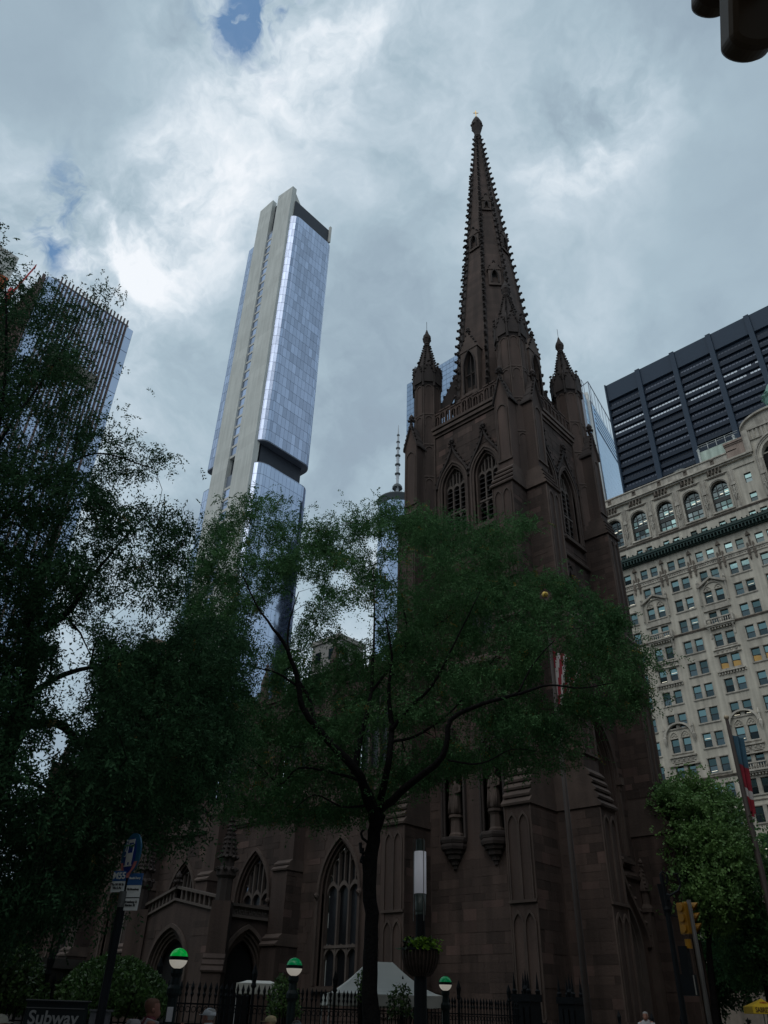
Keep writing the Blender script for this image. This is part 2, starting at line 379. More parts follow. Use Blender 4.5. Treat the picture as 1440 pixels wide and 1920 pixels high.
def ogee(fr, mb, uc, w_, zs, za, zf, nf=.16, wd=.2, crk=.15, step=.42, fs=1.0):
    """ogee hood with crockets and finial over an arch"""
    pts = []
    for i in range(15):
        t = i/14; k = (1+math.cos(math.pi*t))/2; pts.append(((w_+.28)*(k*.75+.25*(1-t)) if i else (w_+.28), zs+(zf-zs)*t))
    for sgn in (-1, 1):
        for (a, za_), (b, zb_) in zip(pts, pts[1:]):
            mb.fprism(fr, [(uc+sgn*a, za_), (uc+sgn*(a+wd), za_+.05), (uc+sgn*(b+wd*(.6 if b < .1 else 1)), zb_+.05), (uc+sgn*b, zb_)], -.05, nf)
        d = 0
        for (a, za_), (b, zb_) in zip(pts, pts[1:]):
            d += math.hypot(a-b, za_-zb_)
            if d > step:
                d = 0; mb.knob(fr(uc+sgn*(b+wd+crk*.3), zb_+.05, nf*.7), crk, Vector(fr(sgn*1.0, 1.0, .3))-Vector(fr(0, 0, 0)))
    x, y, z = fr(uc, zf-.1, nf*.6); finial(mb, x, y, z, fs)
def gothic_window(part, fr, uc, w_, zb, zs, za, lights=3, trans=(), depth=.5, mul=.11, pane_m=None, louvre=False, stone=None):
    """mullions, pointed light heads, tracery bars, and a pane or louvre per light: all sub-parts of `part`"""
    stone = stone or BROWN_LT
    lw = 2*w_/lights; n0, n1 = -depth-.10, -depth+.14
    mb = MB(); edges = [uc-w_+lw*i for i in range(1, lights)]
    for e in edges:
        q = MB(); q.fbox(fr, e-mul/2, zb, n0, e+mul/2, arch_z(e-uc, w_, zs, za)-.02, n1); q.build('mullion', stone, part)
    heads = [zs]+list(trans)
    for hz in heads:
        for i in range(lights):
            c = uc-w_+lw*(i+.5); hw = lw/2-mul*.35; top = min(hz+hw*1.25, arch_z(c-uc, w_, zs, za)-.05)
            A = arch(c, hw, hz-.02, hz, top, 4)[1:-1]; B = [(x, y) for x, y in arch(c, lw/2, hz-.02, hz+.12, top+.25, 4)[1:-1]]
            for (a, a2, b, b2) in zip(A, A[1:], B, B[1:]):
                mb.quad(fr(*a, n1-.02), fr(*a2, n1-.02), fr(*b2, n1-.02), fr(*b, n1-.02)); mb.quad(fr(*a, n0), fr(*a2, n0), fr(*a2, n1-.02), fr(*a, n1-.02))
    for tz in trans: mb.fbox(fr, uc-w_, tz+lw*.62, n0+.02, uc+w_, tz+lw*.62+.14, n1+.03)
    # upper lights between the heads and the arch
    for i in range(lights):
        c = uc-w_+lw*(i+.5); b0 = zs+lw*.62; t0 = arch_z(c-uc, w_, zs, za)
        if t0 > b0+.2:
            mb.fbox(fr, c-mul*.35, b0, n0, c+mul*.35, t0-.02, n1-.03)
            for q in (-.25, .25):
                cc = c+q*lw; t1 = arch_z(cc-uc, w_, zs, za)
                if t1 > b0+.5:
                    A = arch(cc, lw*.22, b0, t1-.42, t1-.14, 3)
                    for a, b in zip(A, A[1:]): mb.fprism(fr, [a, b, (b[0]+.03*(1 if b[0] > cc else -1), b[1]+.05), (a[0]+.03*(1 if a[0] > cc else -1), a[1]+.05)], n0+.03, n1-.05)
    mb.build('tracery', stone, part)
    for i in range(lights):
        a, b = uc-w_+lw*i+mul/2, uc-w_+lw*(i+1)-mul/2
        if louvre:
            lv = MB(); z = zb+.2; top = zs+lw*.5
            while z < top:
                lv.add([fr(a, z, n1-.02), fr(b, z, n1-.02), fr(b, z+.30, n0-.18), fr(a, z+.30, n0-.18), fr(a, z+.05, n1-.02), fr(b, z+.05, n1-.02), fr(b, z+.35, n0-.18), fr(a, z+.35, n0-.18)],
                       [(0, 1, 2, 3), (4, 5, 6, 7), (0, 1, 5, 4), (2, 3, 7, 6)], random.uniform(-.5, .5)); z += .40
            lv.build('louvre', LOUV, part)
        P = MB(); t = [arch_z(x-uc, w_, zs, za) for x in (a, (a+b)/2, b)]
        n_ = n0-.2 if louvre else n0+.04
        P.add([fr(a, zb, n_), fr(b, zb, n_), fr(b, t[2], n_), fr((a+b)/2, t[1], n_), fr(a, t[0], n_)], [(0, 1, 2, 3, 4)], random.uniform(-.5, .5))
        P.build('pane', pane_m or (DARKIN if louvre else LEAD), part)
# ================================================================ CHURCH
church = thing('church', 'dark brownstone Gothic church with tall crocketed octagonal spire and pinnacled tower', 'church', (0, 0, 0))
T = 4.3
S_, E_, N_, Wt = FS(-T), FE(T), FN(T), FW_(-T)
st = []       # ashlar blocks of the church, big ones in front
# --- belfry stage
bel = [(-1.45, 1.0, 29.0, 33.1, 34.95), (1.35, 1.0, 29.0, 33.1, 34.95)]
mb = MB()
for fr in (S_, E_): wall(mb, fr, -T, T, 27.6, 38.2, bel, .75)
for fr in (N_, Wt): wall(mb, fr, -T, T, 20, 38.2, [], .7)
mb.box(-T, -T, 38.0, T, T, 38.2); mb.box(-T, -T, 20.0, T, T, 20.1)
# --- middle stage
for fr in (S_, E_): wall(mb, fr, -T, T, 19.4, 27.6, [(0.0, 1.15, 21.2, 23.0, 24.6)], .5)
# --- lower stage stands proud
SL, EL = FS(-5.0), FE(4.6)
nich = [(-1.55, .62, 9.6, 13.0, 14.1), (1.05, .62, 9.6, 13.0, 14.1)]
wall(mb, SL, -4.6, 4.6, 0, 19.0, nich, .75)
wall(mb, EL, -4.8, 4.8, 8.2, 19.0, [(0.0, 1.75, 9.2, 13.2, 16.6)], .9)
wall(mb, EL, -4.8, 4.8, 0, 8.2, [(0.0, 1.9, 0.3, 4.6, 7.4)], 1.2)
wall(mb, FW_(-4.6), -5, 4.6, 0, 19.0, [], .7); wall(mb, FN(4.8), -4.6, 4.6, 0, 19.0, [], .7)
mb.build('tower_wall', BROWN, church)
stones(S_, -3.2, 3.2, 27.9, 38.15, bel, st, marg=.38); stones(E_, -3.2, 3.2, 27.9, 38.15, bel, st, marg=.38)
stones(SL, -3.2, 3.0, 1.4, 18.9, nich, st, ch=.42, marg=.25); stones(EL, -3.2, 3.0, 8.4, 18.9, [(0, 1.75, 9.2, 13.2, 16.6)], st, marg=.5)
stones(S_, -3.2, 3.2, 19.6, 27.3, [(0, 1.2, 21.2, 23., 24.6)], st, marg=.4); stones(E_, -3.2, 3.2, 19.6, 27.3, [(0, 1.2, 21.2, 23., 24.6)], st, marg=.4)
# --- string courses, cornice, weatherings
for fr in (S_, E_, N_, Wt):
    mb = MB()
    for z0, z1, n in ((38.2, 38.45, .10), (38.45, 38.72, .24), (38.72, 38.85, .15), (38.85, 39.1, .30)): mb.fbox(fr, -T-.0, z0, -.3, T+.0, z1, n)
    mb.build('cornice', BROWN_CAP, church); mb = MB()
    mb.fprism(lambda u, v_, n_, fr=fr: fr(n_, v_, u), [(-.2, 27.2), (.18, 27.2), (.22, 27.32), (.12, 27.42), (.02, 27.62), (-.2, 27.62)], -T, T)
    mb.build('string_course', BROWN_CAP, church)
for fr, w_ in ((SL, 4.6), (EL, 4.8)):
    mb = MB(); mb.fprism(lambda u, v_, n_, fr=fr: fr(n_, v_, u), [(-.8, 19.0), (.12, 19.0), (.14, 19.15), (0, 19.2), (-.2, 19.45), (-.2, 19.55), (-.45, 19.75), (-.8, 20.0)], -w_, w_)
    mb.build('weathered_ledge', BROWN_CAP, church); mb = MB()
    for z0, z1, n in ((0, .9, .30), (.9, 1.05, .36), (1.05, 1.2, .2), (1.2, 1.35, .1)):
        if fr is SL: mb.fbox(fr, -w_, z0, -.3, w_, z1, n)
        else: mb.fbox(fr, -w_, z0, -.3, -1.95, z1, n)
    mb.build('base_moulding', BROWN_CAP, church)
mb = MB()
for z0, z1, n in ((0, .9, .30), (.9, 1.05, .36), (1.05, 1.2, .2), (1.2, 1.35, .1)): mb.fbox(EL, 1.95, z0, -.3, 4.8, z1, n)
mb.build('base_moulding', BROWN_CAP, church)
# --- belfry windows
def belfry(fr, uc):
    p = MB()
    band(p, fr, uc, 1.0, 29.0, 33.1, 34.95, 0, .16, -.25, .08); band(p, fr, uc, 1.0, 29.0, 33.1, 34.95, .16, .30, -.05, .16)
    band(p, fr, uc, .86, 29.0, 33.1, 34.75, 0, .14, -.45, -.12)
    for z0, n in ((28.55, .26), (28.75, .16), (28.9, .06)): p.fbox(fr, uc-1.3, z0, -.2, uc+1.3, z0+.18, n)
    w_ = p.build('belfry_window', BROWN_CAP, church)
    gothic_window(w_, fr, uc, .88, 29.1, 33.0, 34.75, 3, (30.6,), .45, louvre=True)
    h = MB(); ogee(fr, h, uc, 1.1, 33.4, 35.1, 36.6, .16, .16, .12, .36, .85); h.build('hood', BROWN_DK, w_)
for u in (-1.45, 1.35): belfry(S_, u)
for u in (-1.45, 1.35): belfry(E_, u)
# --- clock stage hoods
for fr in (S_, E_):
    p = MB(); band(p, fr, 0, 1.15, 21.2, 23.0, 24.6, 0, .2, -.3, .1); band(p, fr, 0, 1.15, 21.2, 23.0, 24.6, .2, .34, -.05, .2)
    w_ = p.build('lancet_window', BROWN_CAP, church)
    gothic_window(w_, fr, 0, 1.1, 21.3, 23.0, 24.5, 2, (), .35)
    h = MB(); ogee(fr, h, 0, 1.3, 23.3, 24.8, 26.2, .2, .18, .14, .38, .6); h.build('hood', BROWN_DK, w_)
# --- the great east window over the door
p = MB()
for o0, o1, n0, n1 in ((0, .14, -.8, -.35), (.14, .28, -.45, -.12), (.28, .42, -.2, .06), (.42, .6, -.05, .20)): band(p, EL, 0, 1.55, 9.2, 13.2, 16.3, o0, o1, n0, n1, 12)
for s_ in (-1, 1): p.fbox(EL, s_*2.1-.18, 12.9, 0, s_*2.1+.18, 13.3, .4); p.fbox(EL, s_*2.1-.12, 12.6, 0, s_*2.1+.12, 12.9, .25)
for z0, n in ((8.75, .4), (8.92, .28), (9.08, .14)): p.fbox(EL, -2.3, z0, -.3, 2.3, z0+.16, n)
ew = p.build('great_window', BROWN_CAP, church)
gothic_window(ew, EL, 0, 1.55, 9.3, 13.2, 16.2, 4, (11.2,), .75)
# --- statue niches on the south side
for u in (-1.55, 1.05):
    p = MB()
    band(p, SL, u, .62, 9.6, 13.0, 14.1, 0, .10, -.3, .10); band(p, SL, u, .62, 9.6, 13.0, 14.1, .10, .2, -.05, .2)
    for z, r in ((9.5, .86), (9.2, .80), (9.0, .62), (8.75, .45), (8.5, .25), (8.3, .14)):
        x, y, _ = SL(u, 0, .0); p.lathe(x, y-.02, [(r*.93, z-.14), (r, z), (r, z+.12), (r*.9, z+.16)], 8)
    ni = p.build('niche', BROWN_DK, church)
    x, y, _ = SL(u, 0, -.1)
    q = MB(); q.lathe(x, y, [(.42, 9.66), (.42, 9.85), (.33, 9.95), (.30, 10.55), (.34, 10.65), (.42, 10.72), (.42, 10.85)], 8); q.build('plinth', BROWN_CAP, ni)
    q = MB()
    q.lathe(x, y, [(.30, 10.85), (.33, 11.0), (.29, 11.6), (.25, 12.0), (.30, 12.25), (.24, 12.5), (.10, 12.58), (.085, 12.68)], 12)
    q.lathe(x, y, [(.08, 12.66), (.125, 12.75), (.13, 12.86), (.10, 12.97), (.03, 13.02)], 10)
    for s_ in (-1, 1): q.tube([(x+s_*.26, y, 12.4), (x+s_*.33, y-.06, 12.05), (x+s_*.16, y-.28, 11.95)], [.09, .08, .06], 7)
    for k in range(7): q.tube([(x-.25+.08*k, y-.22, 11.9), (x-.28+.095*k, y-.27, 11.3), (x-.30+.1*k, y-.28, 10.9)], [.03, .045, .05], 5)
    q.build('statue', BROWN_CAP, ni, smooth=True)
    h = MB(); ogee(SL, h, u, .7, 13.2, 14.1, 15.3, .22, .12, .09, .3, .5); h.build('canopy', BROWN_DK, ni)

# --- angle buttresses: stages down to the pavement, weathered set-offs, panelled faces, gables
def buttress(fr, u0, u1, e_up, e_mid, e_low, b_up=None, z0=0.0, low=True):
    """fr has its wall plane on the tower axis, so n is the distance from the axis"""
    bu0, bu1 = b_up or (u0, u1); cm = MB(); c = (bu0+bu1)/2
    if low:
        cm.fbox(fr, u0-.12, 0, 3.5, u1+.12, 1.0, e_low+.30); cm.fbox(fr, u0-.06, 1.0, 3.5, u1+.06, 1.25, e_low+.16)
        cm.fbox(fr, u0, 1.25, 3.5, u1, 10.3, e_low)
        cm.fbox(fr, u0, 10.3, 3.5, u1, 20.4, e_low-.55)
        cm.fbox(fr, u0, 20.4, 3.5, u1, 29.7, e_mid)
    cm.fbox(fr, bu0, 29.7 if low else 24.0, 3.5, bu1, 37.0, e_up)
    cm.fprism(fr, [(bu0, 37.0), (bu1, 37.0), (c, 39.0)], 3.8, e_up)
    b = cm.build('buttress', BROWN, church)
    if low:
        for ua, ub, za, zb_, ea, eb, k in ((u0, u1, 10.3, 12.2, e_low, e_low-.55, 5), (u0, u1, 20.4, 22.2, e_low-.55, e_mid, 4), (u0, u1, 29.7, 31.3, e_mid, e_up, 4)):
            q = MB(); side = za > 25
            for j in range(k):
                t = j/k; t2 = (j+1)/k; ee = ea+(eb-ea)*t; e2 = ea+(eb-ea)*t2; zz_ = za+(zb_-za)*t; z2 = za+(zb_-za)*t2
                sa = .14*(1-t) if side else .02+.06*(1 if j == 0 else 0)
                ua_ = ua+(bu0-ua)*t if side else ua; ub_ = ub+(bu1-ub)*t if side else ub
                q.fprism(lambda u, v_, n_, fr=fr: fr(n_, v_, u), [(3.6, zz_), (ee+.13, zz_), (ee+.16, zz_+.10), (e2+.02, z2), (3.6, z2)], ua_-sa, ub_+sa)
            q.build('weathering', BROWN_CAP, b)
    # blind panels: two lancets with a mid shaft on each long face
    q = MB()
    segs = ((31.7, 36.4, bu0, bu1, e_up, 1),) if not low else ((31.9, 36.6, bu0, bu1, e_up, 1), (23.2, 29.3, u0, u1, e_mid, 2), (13.0, 19.8, u0, u1, e_low-.55, 2), (6.2, 9.9, u0, u1, e_low, 2), (1.7, 5.7, u0, u1, e_low, 2))
    for za, zb_, a, b_, e, k in segs:
        wd = (b_-a-.24)/k
        for i in range(k):
            cc = a+.12+wd*(i+.5); hw = wd/2-.07
            P = arch(cc, hw, za, zb_-.55, zb_-.05, 4); Q = arch(cc, hw+.07, za, zb_-.55, zb_+.1, 4)
            for x, x2, y, y2 in zip(P, P[1:], Q, Q[1:]):
                q.quad(fr(*x, e+.07), fr(*x2, e+.07), fr(*y2, e+.07), fr(*y, e+.07)); q.quad(fr(*x, e), fr(*x2, e), fr(*x2, e+.07), fr(*x, e+.07)); q.quad(fr(*y, e), fr(*y2, e), fr(*y2, e+.07), fr(*y, e+.07))
        q.fbox(fr, a, za-.12, e-.02, b_, za, e+.10)
        for c_ in (a+.03, b_-.03): q.tube([fr(c_, za, e), fr(c_, zb_+.3, e)], .05, 5, cap=False)
    q.build('panel_moulding', BROWN_CAP, b)
    q = MB()
    hw = (bu1-bu0)/2+.1
    for s_ in (-1, 1):
        q.fprism(fr, [(c+s_*hw, 36.85), (c+s_*hw, 37.1), (c, 39.3), (c, 39.05)], e_up-.08, e_up+.14)
        for j in range(3):
            t = j/3; q.fprism(fr, [(c+s_*(hw+.05)*(1-t), 36.9+2.2*t), (c+s_*(hw+.05)*(1-t), 37.05+2.2*t), (c+s_*hw*(1-t-.333), 37.0+2.2*(t+.333)), (c+s_*(hw)*(1-t-.333), 36.85+2.2*(t+.333))], 4.0, e_up)
        for j in range(1, 6): q.knob(fr(c+s_*hw*(1-j/6), 37.1+2.2*j/6+.08, e_up+.05), .12, Vector(fr(s_, 1, .5))-Vector(fr(0, 0, 0)))
    x, y, z = fr(c, 39.2, e_up-.05); finial(q, x, y, z, .95)
    q.build('gable', BROWN_DK, b)
    if low:
        stones(lambda u, v_, n_, fr=fr: fr(u, v_, n_+e_low), u0, u1, 1.3, 1.6, (), st)
C0S, C0E, C0N, C0W = FS(0), FE(0), FN(0), FW_(0)
buttress(C0S, 3.1, 4.6, 5.85, 6.35, 7.15, (3.4, 4.5))
buttress(C0S, -4.8, -3.3, 5.85, 6.35, 7.15, (-4.7, -3.6))
buttress(C0E, -4.8, -3.3, 5.6, 6.05, 6.95, (-4.6, -3.5))
buttress(C0E, 3.0, 4.4, 5.6, 6.05, 6.9, (3.4, 4.4))
buttress(C0W, -4.6, -3.5, 5.6, 6.0, 6.9, (-4.6, -3.5), low=False)
buttress(C0N, 3.4, 4.5, 5.6, 6.0, 6.9, (3.4, 4.5), low=False)
# side faces of the buttresses that turn to the street
for ue, y0, y1, zA, zB in ((4.6, -7.15, -5.0, 1.3, 10.2), (4.6, -6.6, -5.0, 12.3, 20.3), (4.6, -6.35, -4.6, 22.3, 29.6)):
    stones(lambda u, v_, n_, X=ue: (X+n_, u, v_), y0, y1, zA, zB, (), st)
for ue, y0, y1, zA, zB in ((-3.3, -7.15, -5.0, 1.3, 10.2), (-3.3, -6.6, -5.0, 12.3, 20.3)):
    stones(lambda u, v_, n_, X=ue: (X+n_, u, v_), y0, y1, zA, zB, (), st)
for ye, x0, x1, zA, zB in ((-4.8, 4.7, 6.95, 1.3, 10.2), (-4.8, 4.7, 6.4, 12.3, 20.3), (-4.8, 4.7, 6.05, 22.3, 29.6), (3.0, 4.7, 6.9, 1.3, 10.2), (3.0, 4.7, 6.35, 12.3, 20.3), (3.0, 4.5, 6.05, 22.3, 29.6)):
    stones(FS(ye), x0, x1, zA, zB, (), st)

# --- octagonal pinnacles
def rotf(cx, cy, t): return FR((cx, cy, 0), t)
def pinnacle(cx, cy):
    p = MB(); R = .98/math.cos(math.pi/8)
    p.lathe(cx, cy, [(R, 27.6), (R, 44.0)], 8); pn = p.build('pinnacle', BROWN, church)
    q = MB()
    for k in range(8):
        t = k*math.pi/4; f = rotf(cx, cy, t)
        for zA, zB in ((31.6, 34.4), (34.8, 37.4), (37.9, 40.4), (40.8, 43.6)):
            P = arch(0, .26, zB-1.0 if k % 2 else zA, zB-.35, zB-.02, 3); Q = arch(0, .32, zB-1.0 if k % 2 else zA, zB-.35, zB+.1, 3)
            for x, x2, y, y2 in zip(P, P[1:], Q, Q[1:]): q.quad(f(*x, 1.03), f(*x2, 1.03), f(*y2, 1.03), f(*y, 1.03)); q.quad(f(*x, .97), f(*x2, .97), f(*x2, 1.03), f(*x, 1.03))
        q.tube([f(.41, 31.0, .98), f(.41, 44, .98)], .06, 5, cap=False)
    for z in (34.5, 37.5, 40.5): q.lathe(cx, cy, [(R*1.0, z), (R*1.05, z+.06), (R*1.05, z+.14), (R, z+.2)], 8)
    q.build('shaft_moulding', BROWN_CAP, pn)
    q = MB()
    q.lathe(cx, cy, [(R, 43.6), (R*1.12, 44.0), (R*1.12, 44.2), (R*1.04, 44.3), (R*1.04, 45.3), (R*1.14, 45.5), (R*1.14, 45.7), (R*.8, 46.0)], 8)
    for k in range(8):
        t = k*math.pi/4; f = rotf(cx, cy, t)
        q.fprism(f, [(-.36, 43.9), (.36, 43.9), (.38, 44.9), (0, 46.0), (-.38, 44.9)], 1.0, 1.16)
        for s_ in (-1, 1):
            for j in range(3): q.knob(f(s_*.38*(1-j/3), 44.95+j*.36, 1.16), .10, Vector(f(s_, 1, .6))-Vector(f(0, 0, 0)))
        q.knob(f(0, 46.15, 1.12), .13); 
        t2 = t+math.pi/8
        q.tube([(cx+1.14*math.cos(t2), cy+1.14*math.sin(t2), 43.5), (cx+1.16*math.cos(t2), cy+1.16*math.sin(t2), 45.6), (cx+1.1*math.cos(t2), cy+1.1*math.sin(t2), 46.1)], [.10, .10, .03], 5)
    q.build('crown', BROWN_DK, pn)
    q = MB(); q.lathe(cx, cy, [(.84, 45.9), (.17, 49.1)], 8); q.build('spirelet', BROWN_DK, pn)
    q = MB()
    for k in range(8):
        t = k*math.pi/4+math.pi/8
        for j in range(10):
            z = 46.2+j*.29; r = .84-(z-45.9)*.21+.05; q.knob((cx+r*math.cos(t), cy+r*math.sin(t), z), .105, (math.cos(t), math.sin(t), .5))
    q.build('crocket', BROWN_DK, pn, kind='stuff')
    q = MB(); q.lathe(cx, cy, [(.17, 49.0), (.26, 49.1), (.22, 49.25), (.30, 49.45), (.37, 49.75), (.33, 50.05), (.18, 50.35), (.05, 50.85), (.0, 50.95)], 8)
    for k in range(6): q.knob((cx+.3*math.cos(k*1.047), cy+.3*math.sin(k*1.047), 49.7), .11, (math.cos(k), math.sin(k), .6))
    q.build('finial', BROWN_DK, pn)
    q = MB(); q.tube([(cx, cy, 50.8), (cx, cy, 51.9)], .018, 4); q.build('lightning_rod', IRON, pn)
for cx, cy in ((4.02, -4.02), (-4.02, -4.02), (4.02, 4.02), (-4.02, 4.02)): pinnacle(cx, cy)

# --- open parapet
def parapet(fr, u0, u1, zb, hgt, step=.5, parent=church, name='balustrade', peaks=True, m_=None):
    q = MB(); q.fbox(fr, u0, zb, -.28, u1, zb+.16, .06); n = max(3, int((u1-u0)/step)); w_ = (u1-u0)/n
    for i in range(n):
        a = u0+w_*i; c = a+w_/2
        t = hgt + (.45*max(0, 1-abs(((c-u0)/(u1-u0)*3) % 1-.5)*4) if peaks else 0)
        q.fbox(fr, a-.05, zb+.16, -.20, a+.05, zb+t+.05, .02)
        P = arch(c, w_/2-.05, zb+.16, zb+t-.45, zb+t-.16, 3); A = P[1:-1]
        for x, x2 in zip(A, A[1:]): q.fprism(fr, [x, x2, (x2[0], zb+t), (x[0], zb+t)], -.18, 0)
        q.fbox(fr, a-.03, zb+t, -.24, a+w_+.03, zb+t+.13, .06)
        q.fbox(fr, c-.035, zb+.16, -.14, c+.035, zb+t-.2, -.04)
    return q.build(name, m_ or BROWN, parent)
for fr in (S_, E_, N_, Wt): parapet(fr, -3.1, 3.1, 39.1, 1.35)

# --- spire
def sr(z): return max(.16, 3.42-(z-41.0)*.0800)      # distance from axis to a face
sp = MB(); zs_ = [39.2+i*.52 for i in range(81)]; zs_ = [z for z in zs_ if z < 81.0]+[81.0]
for i, (za, zb_) in enumerate(zip(zs_, zs_[1:])):
    # every course of the spire sits on the last with a small drip
    ra, rb = sr(za)/math.cos(math.pi/8), sr(zb_-.02)/math.cos(math.pi/8); tn = random.uniform(-.5, .5)
    sp.lathe(0, 0, [(ra+.012, za), (rb+.012, zb_)], 8, cap=(i == 0), tone=tn)
spire = sp.build('spire', BROWN, church)
for k in range(8):
    t = k*math.pi/4+math.pi/8; q = MB()
    q.tube([(sr(z)/math.cos(math.pi/8)*math.cos(t), sr(z)/math.cos(math.pi/8)*math.sin(t), z) for z in (40, 60, 81)], [.15, .12, .07], 6)
    q.build('rib', BROWN_DK, spire)
    q = MB()
    z = 42.0
    while z < 80.6:
        r = sr(z)/math.cos(math.pi/8)+.12; s_ = (.235-.075*(z-42)/39)*random.uniform(.82, 1.18)
        c = Vector((r*math.cos(t), r*math.sin(t), z)); q.knob(c, s_, (math.cos(t), math.sin(t), .15)); q.knob(c+Vector((math.cos(t)*s_*.9, math.sin(t)*s_*.9, s_*.5)), s_*.7, (math.cos(t), math.sin(t), 1)); z += .93*random.uniform(.93, 1.07)
    q.build('crocket', BROWN_DK, spire, kind='stuff')
q = MB(); q.lathe(0, 0, [(.34, 80.7), (.42, 80.95), (.34, 81.2), (.36, 81.8), (.50, 82.4), (.62, 83.0), (.58, 83.6), (.40, 84.2), (.20, 84.7), (.06, 85.0)], 10)
for k in range(8): q.knob((.55*math.cos(k*.785), .55*math.sin(k*.785), 82.9+.3*(k % 2)), .17, (math.cos(k*.785), math.sin(k*.785), .6))
q.build('finial', BROWN_DK, spire)
q = MB(); q.tube([(0, 0, 84.6), (-.02, .02, 86.2)], .05, 6); q.tube([(-.22, -.18, 85.75), (.20, .20, 85.75)], .045, 6); q.build('cross', GOLD, spire)
# spire lights (lucarnes)
def lucarne(t, zb, w_, h, gab, big):
    slope = .08
    r0 = sr(zb); f = rotf(0, 0, t); q = MB(); d = .34 if big else .16
    n1 = r0+d
    wl, ops = w_+.28, [(0, w_, zb+.3, zb+h*.62, zb+h)]
    wall(q, lambda u, v_, n_: f(u, v_, n_+n1), -wl, wl, zb, zb+h+.12, ops, d+.5)
    for s_ in (-1, 1): q.quad(f(s_*wl, zb, n1), f(s_*wl, zb+h+.12, n1), f(s_*wl, zb+h+.12, r0-.9), f(s_*wl, zb, r0-.3))
    q.fprism(f, [(-wl-.1, zb+h+.05), (wl+.1, zb+h+.05), (0, zb+h+gab)], r0-gab*.12-1.0, n1+.06)
    lc = q.build('lucarne', BROWN_CAP, spire)
    q = MB()
    band(q, lambda u, v_, n_: f(u, v_, n_+n1), 0, w_, zb+.3, zb+h*.62, zb+h, 0, .1, -.1, .07, 6)
    for s_ in (-1, 1):
        for j in range(1, 5 if big else 3): q.knob(f(s_*(wl+.12)*(1-j/5), zb+h+.1+gab*j/5, n1+.05), .12 if big else .1, Vector(f(s_, 1, .3))-Vector(f(0, 0, 0)))
    x, y, z = f(0, zb+h+gab-.1, n1-.05); finial(q, x, y, z, .7 if big else .5)
    return lc, q, f, n1
for t in (0, -math.pi/2, math.pi/2, math.pi):
    lc, q, f, n1 = lucarne(t, 41.4, .52, 4.6, 2.0, True)
    q.fbox(f, -.04, 41.7, n1-.3, .04, 45.6, n1-.2); q.fbox(f, -.5, 43.6, n1-.3, .5, 43.7, n1-.2)
    for z_ in (40.7, 40.95, 41.2): g_ = MB(); g_.fbox(f, -.85, z_, 2.6, .85, z_+.14, n1+.55-(z_-40.7)); g_.build('sill', BROWN_CAP, spire)
    q.build('gablet', BROWN_DK, church if False else spire)
    P = MB(); P.quad(f(-.5, 41.7, n1-.42), f(.5, 41.7, n1-.42), f(.5, 45.9, n1-.42), f(-.5, 45.9, n1-.42)); P.build('pane', DARKIN, spire)
for t, zb in ((-math.pi/4, 54.2), (math.pi/4, 54.2), (-math.pi/2, 60.2), (0, 60.2), (-math.pi/4, 66.0), (math.pi/4, 66.0)):
    w_ = .26 if zb < 65 else .16; lc, q, f, n1 = lucarne(t, zb, w_, 1.9 if zb < 65 else 1.3, 1.0, False)
    q.build('gablet', BROWN_DK, spire)
    P = MB(); P.quad(f(-w_, zb+.2, n1-.25), f(w_, zb+.2, n1-.25), f(w_, zb+1.8, n1-.25), f(-w_, zb+1.8, n1-.25)); P.build('pane', DARKIN, spire)
# flying buttresses from the pinnacles to the spire
for sx, sy in ((1, -1), (-1, -1), (1, 1), (-1, 1)):
    t = math.atan2(sy, sx); f = lambda u, v_, n_, t=t: (u*math.cos(t)-n_*math.sin(t), u*math.sin(t)+n_*math.cos(t), v_)
    q = MB(); q.fprism(f, [(4.9, 40.9), (4.9, 41.6), (3.05, 46.4), (3.05, 45.2), (3.3, 43.9), (4.1, 41.6)], -.2, .2)
    for j in range(7): q.knob(f(4.85-1.75*j/6, 41.75+4.6*j/6, 0), .2, Vector(f(1, 1.2, 0)))
    q.build('flying_buttress', BROWN_DK, church)

# --- west-facing... portal on the street front
PF = FE(5.0); p = MB()
wall(p, PF, -2.7, 2.7, 0.2, 8.0, [(0, 1.75, 0.25, 4.55, 7.15)], .5)
for s_ in (-1, 1): p.quad(PF(s_*2.7, .2, 0), PF(s_*2.7, 8.0, 0), PF(s_*2.7, 8.0, -.4), PF(s_*2.7, .2, -.4))
p.fprism(lambda u, v_, n_: PF(n_, v_, u), [(-.4, 8.0), (.14, 8.0), (.16, 8.15), (0, 8.2), (-.4, 8.6)], -2.7, 2.7)
portal = p.build('portal', BROWN, church)
q = MB()
for i in range(5): band(q, PF, 0, 1.05, 0.25, 4.6, 6.35, .14*i, .14*i+.10, -1.1+.2*i, -.85+.23*i, 12)
for s_ in (-1, 1):
    for i in range(5): q.tube([PF(s_*(1.1+.14*i), .5, -.9+.2*i), PF(s_*(1.1+.14*i), 4.6, -.9+.2*i)], .05, 6)
q.build('archivolt', BROWN_LT, portal)
q = MB(); ogee(PF, q, 0, 1.85, 4.9, 7.2, 8.5, .24, .22, .16, .42, .9); q.build('hood', BROWN_CAP, portal)
for s_ in (-1, 1):
    q = MB(); x, y, _ = PF(s_*2.5, 0, .15)
    q.box(x-.22, y-.22, .2, x+.22, y+.22, 6.6); q.lathe(x, y, [(.34, 6.5), (.34, 6.7), (.2, 6.9), (.2, 7.4), (.30, 7.5), (.30, 7.6), (.05, 8.7)], 8)
    for j in range(5):
        for k in range(4): q.knob((x+(.27-.045*j)*math.cos(k*1.57+.78), y+(.27-.045*j)*math.sin(k*1.57+.78), 7.65+.2*j), .08)
    finial(q, x, y, 8.55, .5); q.build('portal_pinnacle', BROWN_CAP, portal)
